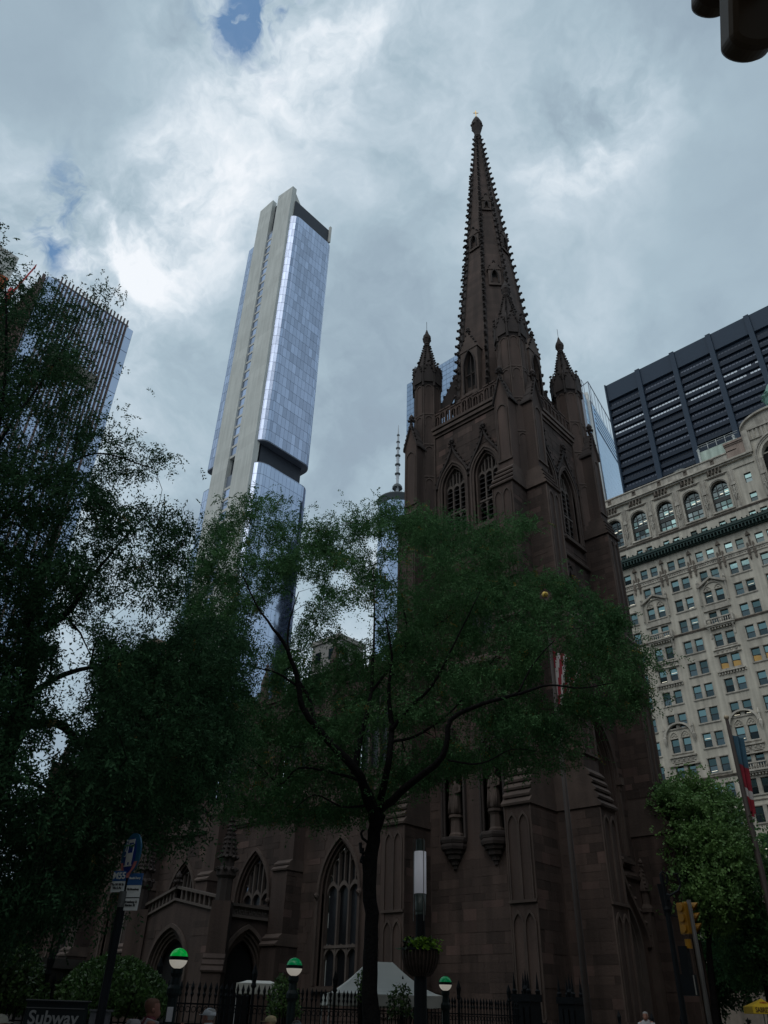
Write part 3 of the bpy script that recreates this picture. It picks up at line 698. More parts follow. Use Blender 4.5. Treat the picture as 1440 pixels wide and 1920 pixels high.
for s_ in (-1, 1):
    q = MB(); q.fbox(PF, min(0, s_*1.05)+.01, .3, -1.16, max(0, s_*1.05)-.01, 4.4, -1.06)
    d = q.build('door', WOOD, church)
    q = MB(); n_ = 0
    for z in (.5, 1.5, 2.5, 3.5):
        for j in range(2): a = s_*(.1+.47*j); q.fbox(PF, min(a, a+s_*.4), z, -1.06, max(a, a+s_*.4), z+.85, -1.03)
    q.build('door_panel', GOLD if False else WOOD, d)
q = MB(); q.add([PF(x, z, -1.1) for x, z in arch(0, 1.05, 4.4, 4.6, 6.3)], [tuple(range(len(arch(0, 1.05, 4.4, 4.6, 6.3))))]); q.build('tympanum', BROWN_DK, church)
q = MB()
for i in range(4): q.box(4.8, -2.4+.0, .0, 8.0-.38*i, 2.4, .15+.13*i) if False else q.box(5.3, -3.0, .13*i, 8.1-.38*i, 2.9, .13*(i+1)-.002)
q.build('entrance_step', BROWN_CAP, church)

# --- nave and aisle, running west behind the tower
AY = -7.2; AX0 = -47.0
AF = FS(AY); mb = MB(); wins = []
bays = [-7.95-7.45*i for i in range(6)]
for i, c in enumerate(bays):
    wins.append((c, 1.38, 2.9 if not i == 1 else 7.0, 7.3, 9.9))
wall(mb, AF, AX0, -4.6, 0, 12.3, wins, .6)
wall(mb, FE(-4.6), AY, -4.9, 0, 12.3, [], .5)
mb.box(AX0, AY+.6, 12.0, -4.6, -4.9, 12.3); mb.build('aisle_wall', BROWN, church)
stones(AF, -44, -4.9, 1.4, 11.6, wins, st, marg=.45)
mb = MB()
mb.fbox(AF, AX0, 11.65, -.1, -4.6, 11.8, .10); mb.fbox(AF, AX0, 11.8, -.1, -4.6, 12.05, .22); mb.fbox(AF, AX0, 12.05, -.1, -4.6, 12.3, .12)
mb.fbox(AF, AX0, 0, -.1, -4.6, 1.0, .25); mb.fbox(AF, AX0, 1.0, -.1, -4.6, 1.2, .12)
x = -4.9
while x > AX0:
    mb.fbox(AF, x-.95, 12.3, -.25, x, 13.1, .02); mb.fbox(AF, x-1.0, 13.1, -.3, x+.05, 13.28, .10); mb.fbox(AF, x-1.65, 12.3, -.25, x-.95, 12.62, .02); mb.fbox(AF, x-1.6, 12.62, -.3, x-.98, 12.75, .08); x -= 1.65
mb.build('battlement', BROWN_CAP, church)
for i, (c, w_, zb, zs, za) in enumerate(wins):
    p = MB()
    for o0, o1, n0, n1 in ((-.12, .0, -.45, -.2), (.0, .14, -.25, -.05), (.14, .3, -.05, .14)): band(p, AF, c, w_, zb, zs, za, o0, o1, n0, n1)
    for s_ in (-1, 1): p.knob(AF(c+s_*(w_+.25), zs-.15, .15), .2, (0, -1, .2))
    if i != 1: p.fbox(AF, c-w_-.3, zb-.25, -.3, c+w_+.3, zb-.05, .2)
    w0 = p.build('aisle_window', BROWN_CAP, church)
    gothic_window(w0, AF, c, w_-.1, zb+.02, zs-.1, za-.15, 3, (4.1,) if i != 1 else (), .45)
for i, c in enumerate([-11.65-7.45*k for k in range(5)]):
    u0, u1 = c-.62, c+.62; q = MB()
    q.fbox(AF, u0-.08, 0, -.1, u1+.08, 1.1, 1.75); q.fbox(AF, u0, 1.1, -.1, u1, 4.7, 1.55); q.fbox(AF, u0, 4.7, -.1, u1, 8.5, 1.2); q.fbox(AF, u0, 8.5, -.1, u1, 12.5, .85)
    b = q.build('aisle_buttress', BROWN, church)
    for za, e0, e1 in ((4.7, 1.55, 1.2), (8.5, 1.2, .85)):
        q = MB()
        for j in range(2): q.fprism(lambda u, v_, n_: AF(n_, v_, u), [(-.05, za+.3*j), (e0+.1-.17*j, za+.3*j), (e0+.12-.17*j, za+.09+.3*j), (e0-.17*(j+1)+.02, za+.3*(j+1)), (-.05, za+.3*(j+1))], u0-.06, u1+.06)
        q.build('weathering', BROWN_CAP, b)
    q = MB()
    q.fprism(AF, [(u0-.08, 12.5), (u1+.08, 12.5), (u1+.08, 12.7), (c, 13.5), (u0-.08, 12.7)], -.1, .95)
    x_, y_, z_ = AF(c, 13.3, .5); q.lathe(x_, y_, [(.26, 13.2), (.26, 14.2), (.34, 14.3), (.05, 15.6)], 8)
    for j in range(5):
        for k in range(4): q.knob((x_+(.27-.05*j)*math.cos(k*1.57), y_+(.27-.05*j)*math.sin(k*1.57), 14.4+.24*j), .08)
    finial(q, x_, y_, 15.4, .55); q.build('pinnacle', BROWN_CAP, b)
    stones(lambda u, v_, n_: (u1+n_, u, v_), AY-1.2, AY, 1.2, 8.4, (), st)
# clerestory
CF = FS(-4.9); mb = MB(); cw = [(-8.0-7.45*i, 1.35, 14.4, 17.6, 19.8) for i in range(6)]
wall(mb, CF, AX0, -4.6, 12.0, 20.9, cw, .4)
mb.box(AX0, -4.9, 20.5, -4.6, 4.9, 20.9); wall(mb, FW_(AX0), -7.2, 7.2, 0, 20.9, [], .3)
mb.build('clerestory_wall', BROWN_RED, church); stones(CF, -30, -4.7, 12.6, 20.4, cw, st, marg=.4)
mb = MB(); mb.fbox(CF, AX0, 20.5, -.1, -4.3, 20.7, .12); mb.fbox(CF, AX0, 20.7, -.1, -4.3, 20.95, .26); x = -4.3
while x > AX0:
    mb.fbox(CF, x-.95, 20.95, -.25, x, 21.7, .02); mb.fbox(CF, x-1.0, 21.7, -.3, x+.05, 21.88, .10); mb.fbox(CF, x-1.65, 20.95, -.25, x-.95, 21.25, .02); x -= 1.65
for i in range(6):
    u = -11.7-7.45*i; mb.fbox(CF, u-.4, 12.3, -.05, u+.4, 20.3, .5); mb.fprism(CF, [(u-.45, 20.3), (u+.45, 20.3), (u, 21.0)], -.05, .55)
    x_, y_, z_ = CF(u, 0, .2); mb.lathe(x_, y_, [(.3, 20.9), (.3, 22.2), (.38, 22.3), (.05, 23.6)], 8); finial(mb, x_, y_, 23.4, .6)
mb.build('battlement', BROWN_CAP, church)
for c, w_, zb, zs, za in cw[:4]:
    p = MB()
    for o0, o1, n0, n1 in ((0, .14, -.25, .05), (.14, .3, -.05, .16)): band(p, CF, c, w_, zb, zs, za, o0, o1, n0, n1)
    w0 = p.build('clerestory_window', BROWN_CAP, church); gothic_window(w0, CF, c, w_-.05, zb, zs, za-.1, 3, (), .3)
mb = MB(); mb.add([(AX0, -4.6, 20.9), (-4.3, -4.6, 20.9), (-4.3, 0, 22.0), (AX0, 0, 22.0), (AX0, 4.6, 20.9), (-4.3, 4.6, 20.9)], [(0, 1, 2, 3), (3, 2, 5, 4)])
mb.add([(AX0, -6.6, 12.3), (-4.6, -6.6, 12.3), (-4.6, -4.9, 13.6), (AX0, -4.9, 13.6)], [(0, 1, 2, 3)]); mb.build('roof', SLATE, church)

# --- south porch
px0, px1, py0, py1 = -20.0, -12.45, -11.5, AY
PS, PE = FS(py0), FE(px1); pc = -16.9; mb = MB()
a = [(pc, 1.75, .2, 3.4, 5.55)]
wall(mb, PS, px0, px1, 0, 5.9, a, .5); mb.fprism(PS, [(px0, 5.9), (px1, 5.9), (px1, 6.15), (pc, 6.95), (px0, 6.15)], -.5, 0)
ae = [(-9.65, 1.5, .2, 3.3, 5.45)]
wall(mb, PE, py0, py1, 0, 6.0, ae, .5); wall(mb, FW_(px0), py0, py1, 0, 6.0, [], .4); mb.box(px0+.3, py0+.3, 5.9, px1-.3, py1, 6.0)
porch = mb.build('porch', BROWN, church)
stones(PS, px0+.6, px1-.6, 1.2, 5.85, a, st, marg=.5, wmax=1.6); stones(PE, py0+.5, py1, 1.2, 5.9, ae, st, marg=.5, wmax=1.6)
for fr, (c, w_, zb, zs, za) in ((PS, a[0]), (PE, ae[0])):
    q = MB()
    for i in range(4): band(q, fr, c, w_-.42+.14*i, zb, zs, za-.5+.17*i, 0, .11, -.45+.12*i, -.3+.12*i)
    band(q, fr, c, w_, zb, zs, za, .02, .2, -.05, .13); q.build('porch_arch', BROWN_CAP, porch)
    q = MB(); P = arch(c, w_-.42, zb, zs, za-.55); q.add([fr(x, z, -.62) for x, z in P], [tuple(range(len(P)))]); dd = q.build('doorway', DARKIN, porch)
# parapets: raking on the gable, level on the side
for (ua, za, ub, zb_) in ((px0, 6.15, pc, 6.95), (pc, 6.95, px1-.4, 6.20)):
    q = MB(); n = 9
    f = lambda u, v_, n_, ua=ua, za=za, ub=ub, zb_=zb_: PS(u, v_+za+(zb_-za)*(u-ua)/(ub-ua), n_)
    q.fbox(f, ua, 0, -.3, ub, .12, .12); q.fbox(f, ua, .62, -.3, ub, .76, .14)
    for i in range(n+1): c_ = ua+(ub-ua)*i/n; q.fbox(f, min(c_-.05, c_+.05), .12, -.2, c_+.05, .62, .0)
    q.build('balustrade', BROWN_LT, porch)
q = MB(); q.fbox(PE, py0+.4, 5.95, -.3, py1, 6.1, .14); q.fbox(PE, py0+.4, 6.1, -.22, py1, 6.5, -.04); q.fbox(PE, py0+.4, 6.5, -.3, py1, 6.64, .14)
for i in range(9):
    u = py0+.7+.42*i; q.fbox(PE, u-.15, 6.14, -.1, u+.15, 6.2, .02); q.fbox(PE, u-.03, 6.1, -.1, u+.03, 6.5, .02); q.knob(PE(u+.2, 6.3, -.02), .09, (1, 0, 0))
q.build('balustrade', BROWN_LT, porch)
q = MB(); finial(q, pc, py0-.1, 7.6, .8); q.build('finial', BROWN_DK, porch)
for sx, cx in ((1, px1), (-1, px0)):
    q = MB(); f = FR((cx, py0, 0), math.atan2(-1, sx))
    for z0, z1, e in ((0, .8, 1.55), (.8, 3.3, 1.35), (3.3, 6.6, .8)): q.fbox(f, -.5, z0, -.3, .5, z1, e)
    for j in range(3): q.fprism(lambda u, v_, n_: f(n_, v_, u), [(0, 3.3+.28*j), (1.42-.18*j, 3.3+.28*j), (1.44-.18*j, 3.38+.28*j), (1.26-.18*j, 3.58+.28*j), (0, 3.58+.28*j)], -.56, .56)
    b = q.build('porch_buttress', BROWN, porch)
    q = MB(); x, y, _ = f(0, 0, .35)
    q.lathe(x, y, [(.42, 6.5), (.42, 7.7), (.56, 7.85), (.56, 8.1), (.38, 8.3), (.38, 8.7), (.5, 8.8), (.42, 9.0), (.05, 11.0)], 8)
    for j in range(8):
        for k in range(8): q.knob((x+(.42-.045*j)*math.cos(k*.785), y+(.42-.045*j)*math.sin(k*.785), 9.0+.24*j), .10)
    for k in range(8):
        t = k*.785; q.knob((x+.55*math.cos(t), y+.55*math.sin(t), 8.15), .15); q.knob((x+.52*math.cos(t), y+.52*math.sin(t), 8.75), .12)
    finial(q, x, y, 10.8, .7); q.build('pinnacle', BROWN_DK, porch)
red_ = [i_ for i_ in st if random.random() < .09]; st = [i_ for i_ in st if i_ not in red_] if False else [i_ for i_ in st if id(i_) not in set(map(id, red_))]
pieces('stone', st, BROWN, church, 265); pieces('stone', red_, BROWN_RED, church, 35)
# ================================================================ GROUND
def struct(name, mb, m_, **k): o = mb.build(name, m_, **k); o['kind'] = 'structure'; return o
GRASS = mat('churchyard_grass', (.035, .06, .022), (.05, .05, .03), rough=.95, scale=1.5, bump=.5, bscale=30)
ASPH = mat('asphalt', (.050, .050, .052), (.038, .038, .04), rough=.9, scale=.6, bump=.3, bscale=60)
PAVE = mat('pavement_concrete', (.25, .24, .225), (.18, .175, .165), rough=.85, scale=.8, tone=.25, bump=.15, bscale=40)
KERB = mat('kerb_granite', (.28, .28, .28), (.2, .2, .2), rough=.8, scale=4)
PAINT = mat('road_paint', (.70, .70, .68), (.5, .5, .48), rough=.7, scale=9)
GROUND = mat('city_ground', (.16, .155, .15), (.11, .11, .11), rough=.9, scale=.02)
mb = MB(); mb.quad((-1500, -1500, -.02), (1500, -1500, -.02), (1500, 1500, -.02), (-1500, 1500, -.02)); struct('ground', mb, GROUND)
mb = MB(); mb.quad((-60, -80, .10), (9.0, -80, .10), (9.0, 62, .10), (-60, 62, .10)); struct('churchyard_lawn', mb, GRASS)
mb = MB(); mb.quad((16.2, -400, .0), (23.6, -400, .0), (23.6, 500, .0), (16.2, 500, .0)); struct('road', mb, ASPH)
mb = MB()
y = -60
while y < 60: mb.quad((19.85, y, .004), (19.97, y, .004), (19.97, y+3, .004), (19.85, y+3, .004)); y += 9
for i in range(8): mb.quad((16.6+.9*i, -12.5, .004), (17.1+.9*i, -12.5, .004), (17.1+.9*i, -9.3, .004), (16.6+.9*i, -9.3, .004))
struct('road_marking', mb, PAINT)
for nm, x0, x1 in (('pavement', 9.0, 16.0), ('pavement', 23.8, 29.0)):
    mb = MB(); mb.box(x0, -400, .0, x1, 500, .13); p = struct(nm, mb, PAVE)
    sl = []
    y = -46.0
    while y < 0:
        x = x0
        while x < x1-.1: sl.append(((x+.75, y+.75, .137), (1.48, 1.48, .014), 0)); x += 1.5
        y += 1.5
    pieces('paving_slab', [s_ for s_ in sl if s_[0][0]+.75 < x1+.01], PAVE, p, 220)
for x0 in (16.0, 23.6):
    mb = MB(); mb.box(x0, -400, -.01, x0+.2, 500, .135); struct('kerb', mb, KERB)

# ================================================================ GREY LIMESTONE OFFICE BUILDING NORTH OF THE CHURCH
FY = 72.0
office = thing('office_building', 'pale limestone Gothic office block with paired windows and dark green copper cornice', 'building', (-15, FY, 0))
F = FS(FY)
cols = [-32.75, -28.0, -23.25, -18.5, -13.75, -9.0, -4.3, .45, 5.2]
hw, gap = .60, .28          # window half width, half gap of a pair
rows = [(60.9-3.56*i) for i in range(17)]
rows = [r for r in rows if r > 3]
wz = [(r-1.05, r+.98) for r in rows]+[(63.75, 65.5)]
xs = sorted(set([-38.0, 10.0]+[c+s_*gap for c in cols for s_ in (-1, 1)]+[c+s_*(gap+2*hw) for c in cols for s_ in (-1, 1)]))
zs = sorted(set([0, 66.7]+[z for p in wz for z in p])); holes = set()
wlist = []
for c in cols:
    for s_ in (-1, 1):
        a = min(c+s_*gap, c+s_*(gap+2*hw)); b = max(c+s_*gap, c+s_*(gap+2*hw))
        for z0, z1 in wz: holes.add((round(a, 3), round(z0, 3))); wlist.append((a, b, z0, z1))
mb = MB()
for a, b in zip(xs, xs[1:]):
    run = None
    for z0, z1 in zip(zs, zs[1:]):
        if (round(a, 3), round(z0, 3)) in holes:
            for q in ((F(a, z0, 0), F(b, z0, 0), F(b, z0, -.35), F(a, z0, -.35)), (F(a, z1, 0), F(b, z1, 0), F(b, z1, -.35), F(a, z1, -.35)),
                      (F(a, z0, 0), F(a, z1, 0), F(a, z1, -.35), F(a, z0, -.35)), (F(b, z0, 0), F(b, z1, 0), F(b, z1, -.35), F(b, z0, -.35))): mb.quad(*q)
        else: mb.quad(F(a, z0, 0), F(b, z0, 0), F(b, z1, 0), F(a, z1, 0))
# attic stages
small = [(c+s_*(gap+hw), .52, 68.45, 69.5) for c in cols[:-1] for s_ in (-1, 1)]
def rect_wall(mb, fr, u0, u1, z0, z1, ops, d=.35):
    cu = u0
    for c, w_, a, b in sorted(ops):
        mb.quad(fr(cu, z0, 0), fr(c-w_, z0, 0), fr(c-w_, z1, 0), fr(cu, z1, 0)); mb.quad(fr(c-w_, z0, 0), fr(c+w_, z0, 0), fr(c+w_, a, 0), fr(c-w_, a, 0)); mb.quad(fr(c-w_, b, 0), fr(c+w_, b, 0), fr(c+w_, z1, 0), fr(c-w_, z1, 0))
        for p, q in (((c-w_, a), (c+w_, a)), ((c+w_, a), (c+w_, b)), ((c+w_, b), (c-w_, b)), ((c-w_, b), (c-w_, a))): mb.quad(fr(*p, 0), fr(*q, 0), fr(*q, -d), fr(*p, -d))
        cu = c+w_
    mb.quad(fr(cu, z0, 0), fr(u1, z0, 0), fr(u1, z1, 0), fr(cu, z1, 0))
rect_wall(mb, F, -38, 10, 68.2, 70.4, small)
arcs = [(c, 1.42, 71.3, 75.6, 77.0) for c in cols[:7]]
wall(mb, F, -38, -1.0, 70.4, 79.3, arcs, .6)
sm2 = [(.45, .55, 74.7, 76.5), (.45, .55, 71.0, 72.7)]
for z0, z1, o in ((70.4, 73.7, sm2[1]), (73.7, 79.3, sm2[0])): rect_wall(mb, F, -1.0, 2.0, z0, z1, [o])
wall(mb, F, 2.0, 10.0, 70.4, 86.0, [(5.9, 2.55, 71.0, 78.5, 81.2)], 1.2)
mb.quad(F(-38, 66.7, 0), F(10, 66.7, 0), F(10, 68.2, 0), F(-38, 68.2, 0))
mb.box(-38, FY+.3, 0, -37.6, FY+26, 79.3); mb.box(9.6, FY+.01, 0, 10, FY+26, 86); mb.box(-38, FY+.8, 79.2, 10, FY+26, 79.4); mb.box(-38, FY+25.6, 0, 10, FY+26, 79.3)
mb.build('wall', LIME, office)
q = MB(); q.fbox(F, -38, 0.2, 0, 10, 6.2, .12); q.fbox(F, -38, 6.2, 0, 10, 6.6, .5); q.build('shade_dark_base', LIME_D, office)  # dark ground floor: the shade of the street canyon put into the colour
mb = MB(); mb.box(-37.9, FY+.75, 1, 9.5, FY+.8, 79); mb.build('interior_dark_sheet', DARKIN, office)  # near-black sheet standing in for the unlit rooms behind the windows
# windows: frame with two sashes; panes are sub-parts
def sash_window(a, b, z0, z1, lit=False):
    fr = F; q = MB(); t = .07; n0, n1 = -.34, -.24
    q.fbox(fr, a, z0, n0, a+t, z1, n1); q.fbox(fr, b-t, z0, n0, b, z1, n1); q.fbox(fr, a+t, z1-t, n0, b-t, z1, n1); q.fbox(fr, a+t, z0, n0, b-t, z0+t, n1)
    zm = (z0+z1)/2; q.fbox(fr, a+t, zm-.05, n0, b-t, zm+.05, n1)
    return q, zm, t
random.seed(5); PANE_AMB = mat('amber_lit_blind', (.4, .25, .08), rough=.6, emit=(1, .62, .15), estr=.06)
for (a, b, z0, z1) in wlist+[(c-w_, c+w_, z0, z1) for c, w_, z0, z1 in small+sm2]:
    if F(a, z0, 0) and z0 < 5: continue
    q, zm, t = sash_window(a, b, z0, z1); wdw = q.build('window', WFRAME, office)
    for k, (za, zb_) in enumerate(((z0+t, zm-.05), (zm+.05, z1-t))):
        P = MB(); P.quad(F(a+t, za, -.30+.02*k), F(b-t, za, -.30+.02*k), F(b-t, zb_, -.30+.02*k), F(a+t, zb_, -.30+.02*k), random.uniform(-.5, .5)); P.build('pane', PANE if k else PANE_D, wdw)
    if abs(z0-45.57) < .3 and (a+b)/2 > -10 and (a+b)/2 < -2.5:
        P = MB(); P.quad(F(a+t, z0+t, -.27), F(b-t, z0+t, -.27), F(b-t, z0+.8, -.27), F(a+t, z0+1.1, -.27)); P.build('amber_blind', PANE_AMB, wdw)
    elif random.random() < .22:
        P = MB(); zc = z0+random.choice((.25, .35, 1.3)); 
        sl = random.uniform(-.12, .12)
        P.fbox(lambda u, v_, n_: F(u, v_+sl*(u-a), n_), a+.2, zc, -.29, b-.2, zc+.06, -.27); P.build('ceiling_light', PANE_LIT, wdw)
# sills and lintels for each pair, string courses, balconies, hoods
for c in cols:
    for i, (z0, z1) in enumerate(wz[:-1]):
        if z0 < 5: continue
        q = MB(); o = gap+2*hw
        q.fbox(F, c-o-.18, z0-.20, -.05, c+o+.18, z0-.02, .16); q.fbox(F, c-o-.1, z0-.30, -.05, c+o+.1, z0-.20, .07)
        q.fbox(F, c-gap+.03, z0, .0, c+gap-.03, z1+.05, .07); q.fbox(F, c-o-.12, z1+.03, 0, c+o+.12, z1+.16, .08)
        q.fbox(F, c-o-.12, z0, 0, c-o-.02, z1+.03, .06); q.fbox(F, c+o+.02, z0, 0, c+o+.12, z1+.03, .06)
        q.build('window_surround', LIME_T, office)
mb = MB()
for z0, n in ((52.35, .12), (52.5, .22), (30.6, .14), (30.75, .24), (27.0, .1), (70.35, .15), (70.5, .25)): mb.fbox(F, -38, z0, -.05, 10, z0+.15, n)
mb.build('string_course', LIME_D, office)
mb = MB()
mb.fbox(F, -38, 62.55, -.05, 10, 62.75, .14); mb.fbox(F, -38, 62.75, -.05, 10, 63.25, .08); mb.fbox(F, -38, 63.25, -.05, 10, 63.5, .26)
x = -37.8
while x < 10: mb.knob(F(x, 63.0, .12), .14, (0, -1, 0)); x += .42
mb.build('arcaded_moulding', LIME_T, office)
for c in cols:
    for s_ in (-1, 1):
        q = MB(); x, y, z = F(c+s_*1.95, 0, .14); q.lathe(x, y, [(.03, 61.3), (.13, 61.5), (.18, 61.8), (.12, 62.0), (.22, 62.3), (.24, 62.9), (.16, 63.2), (.16, 64.1), (.08, 64.3)], 7); q.build('pendant', LIME_D, office)
    q = MB(); x, y, z = F(c+2.35, 0, .05); q.lathe(x, y, [(.2, 63.5), (.2, 63.7), (.12, 63.8), (.17, 64.6), (.1, 64.95), (.11, 65.2), (.02, 65.35)], 7); q.fbox(F, c+2.0, 65.5, 0, c+2.7, 65.65, .35); q.fprism(F, [(c+2.0, 65.65), (c+2.7, 65.65), (c+2.35, 66.3)], 0, .3); q.build('statue_niche', LIME_D, office)
# copper cornice with brackets
q = MB(); 
for z0, z1, n in ((66.7, 66.95, .35), (66.95, 67.35, .55), (67.35, 67.6, 1.0), (67.6, 67.85, 1.15), (67.85, 68.2, .9)): q.fbox(F, -38.3, z0, -.05, 10.2, z1, n)
q.build('copper_cornice', COPPER_D, office)
brk = []; x = -37.9
while x < 10: brk.append((F(x, 67.0, .72), (.16, .75, .62), 0)); x += .55
pieces('cornice_bracket', brk, COPPER_D, office, 100)
q = MB(); x = -37.9
while x < 10: q.knob(F(x, 68.3, .95), .17); x += .8
q.build('cresting', COPPER_D, office, kind='stuff')
# arched attic windows
for c, w_, zb, zs0, za in arcs:
    q = MB(); band(q, F, c, w_, zb, zs0, za, 0, .14, -.3, .10); band(q, F, c, w_, zb, zs0, za, .14, .30, -.05, .2)
    q.fbox(F, c-1.75, zb-.35, -.05, c+1.75, zb-.1, .3)
    aw = q.build('arched_window', LIME_T, office)
    q = MB()
    for e in (-1.38, -.5, .5, 1.38): q.fbox(F, c+e-.06, zb, -.55, c+e+.06, arch_z(min(abs(e), 1.3), w_, zs0, za)-.04, -.42)
    for z in (zb+.02, zb+1.05, zb+2.05, zb+3.1, zb+4.1): q.fbox(F, c-1.4, z-.06, -.56, c+1.4, z+.06, -.41)
    q.fbox(F, c-1.4, zb+1.95, -.57, c+1.4, zb+2.75, -.38)
    for k in (-1, 0, 1):
        A = arch(c+k*.94, .42, zb+4.1, zb+4.1, zb+4.6, 3)
        for a_, b_ in zip(A, A[1:]): q.fprism(F, [a_, b_, (b_[0], b_[1]+.08), (a_[0], a_[1]+.08)], -.55, -.43)
    q.build('frame', WFRAME, aw)
    for k in (-1, 0, 1):
        for z0, z1 in ((zb+.1, zb+1.0), (zb+1.1, zb+1.9), (zb+2.8, zb+3.05), (zb+3.15, zb+4.05)):
            P = MB(); P.quad(F(c+k*.94-.4, z0, -.5), F(c+k*.94+.4, z0, -.5), F(c+k*.94+.4, z1, -.5), F(c+k*.94-.4, z1, -.5), random.uniform(-.5, .5)); P.build('pane', PANE if random.random() < .4 else PANE_D, aw)
    P = MB(); P.add([F(u, v_, -.52) for u, v_ in arch(c, w_-.02, zb+4.1, zs0, za-.05)], [tuple(range(21))]); P.build('pane', PANE_D, aw)
    if random.random() < .8:
        P = MB(); P.fbox(F, c-.2, zb+3.3, -.49, c+.3, zb+3.45, -.47); P.fbox(F, c+.6, zb+3.5, -.49, c+1.2, zb+3.62, -.47); P.build('ceiling_light', PANE_LIT, aw)
for c in cols[:8]:
    q = MB(); u = c+2.37
    for n_, w_ in ((.12, .55), (.22, .38)): q.fbox(F, u-w_, 70.6, 0, u+w_, 78.2, n_)
    for s_ in (-1, 1): q.tube([F(u+s_*.28, 71.0, .3), F(u+s_*.28, 78.0, .3)], .07, 5)
    q.fbox(F, u-.35, 73.1, .1, u+.35, 73.3, .5); x, y, z = F(u, 0, .4); q.lathe(x, y, [(.05, 72.2), (.14, 72.5), (.25, 73.1)], 6); q.lathe(x, y, [(.18, 73.3), (.2, 73.5), (.13, 73.6), (.18, 74.2), (.09, 74.55), (.1, 74.75), (.02, 74.85)], 7)
    q.fprism(F, [(u-.4, 75.0), (u+.4, 75.0), (u, 76.1)], .15, .45)
    q.build('pier', LIME_T, office)
mb = MB()
for z0, z1, n in ((78.0, 78.2, .2), (79.3, 79.55, .45), (79.55, 79.8, .75), (79.8, 80.0, .55), (80.0, 80.15, .2)): mb.fbox(F, -38, z0, -.05, 2.0, z1, n)
mb.fbox(F, -38, 80.15, -.3, 0.0, 81.4, .05); mb.fbox(F, -38, 81.4, -.35, 0.0, 81.6, .25)
mb.build('cornice', LIME_T, office)
cb = []
for c in cols[:7]:
    for k in range(4): cb.append((F(c-.9+.6*k, 78.85, .28), (.22, .55, .85), 0))
pieces('corbel', cb, LIME_D, office, 100)
for c in cols[:7]:
    q = MB()
    for k in range(5): q.fprism(F, [(c-1.25+.5*k, 78.2), (c-1.15+.5*k, 78.2), (c-1.15+.5*k, 79.2), (c-1.25+.5*k, 79.2)], 0, .3)
    q.fbox(F, c-1.5, 77.75, -.02, c+1.5, 77.9, .18); q.fbox(F, c-.3, 80.3, 0, c+.3, 81.5, .2); q.knob(F(c, 81.1, .25), .25, (0, -1, 0)); q.build('frieze_block', LIME_D, office)
# raised pavilion at the street corner
q = MB()
for o0, o1, n0, n1 in ((0, .2, -.9, -.5), (.2, .45, -.5, -.15), (.45, .7, -.15, .15), (.7, .95, 0, .35)): band(q, F, 5.9, 2.55, 71.0, 78.5, 81.2, o0, o1, n0, n1, 12)
for t in range(0, 15):
    u = 5.9-3.1*math.cos(math.pi*t/14); q.knob(F(u, arch_z(u-5.9, 3.3, 78.5, 82.0), .2), .12, (0, -1, 0))
aw = q.build('great_arch', LIME_T, office)
q = MB()
for e in (-2.5, -.9, .9, 2.5): q.fbox(F, 5.9+e-.1, 71, -1.1, 5.9+e+.1, 80.6, -.9)
for z in (71.1, 73.0, 75.0, 77.2, 78.6): q.fbox(F, 3.4, z-.1, -1.1, 8.4, z+.1, -.9)
q.build('frame', WFRAME, aw)
for e in (-1.7, 0, 1.7):
    for z in (72, 74, 76.1, 77.9, 79.6):
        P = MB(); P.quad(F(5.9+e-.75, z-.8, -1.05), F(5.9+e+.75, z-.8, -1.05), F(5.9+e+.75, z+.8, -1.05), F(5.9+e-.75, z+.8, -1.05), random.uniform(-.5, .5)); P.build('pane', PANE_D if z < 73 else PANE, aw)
q = MB()
A = [(5.9-4.6*math.cos(math.pi*i/16), 84.2+2.5*math.sin(math.pi*i/16)) for i in range(17)]
q.fprism(F, [(1.5, 79.3)]+[(1.5, 84.2)]+A[1:]+[(10.3, 79.3)], -.6, .0) if False else None
for (a, b) in zip(A, A[1:]): q.fprism(F, [a, b, (b[0], b[1]+.35), (a[0], a[1]+.35)], -.4, .5); q.fprism(F, [a, b, (b[0], 84.0), (a[0], 84.0)], -.4, .02)
for z0, z1, n in ((82.0, 82.2, .25), (84.0, 84.2, .3)): q.fbox(F, 1.7, z0, -.05, 10.2, z1, n)
for k in range(12): q.fbox(F, 2.3+.66*k, 82.3, -.05, 2.62+.66*k, 83.9, .18)
q.fbox(F, 1.3, 79.8, -.3, 2.3, 84.3, .35); q.build('pavilion_attic', LIME_T, office)
q = MB(); q.fbox(F, -1.7, 80.1, -.6, 1.3, 82.5, .25)
for z0, n in ((82.5, .4), (82.75, .6), (83.0, .45)): q.fbox(F, -1.85, z0, -.7, 1.3, z0+.25, n)
q.build('parapet_block', mat('pinkish_limestone', (.34, .26, .215), (.25, .19, .16), rough=.85, scale=.8, streak=.2), office)
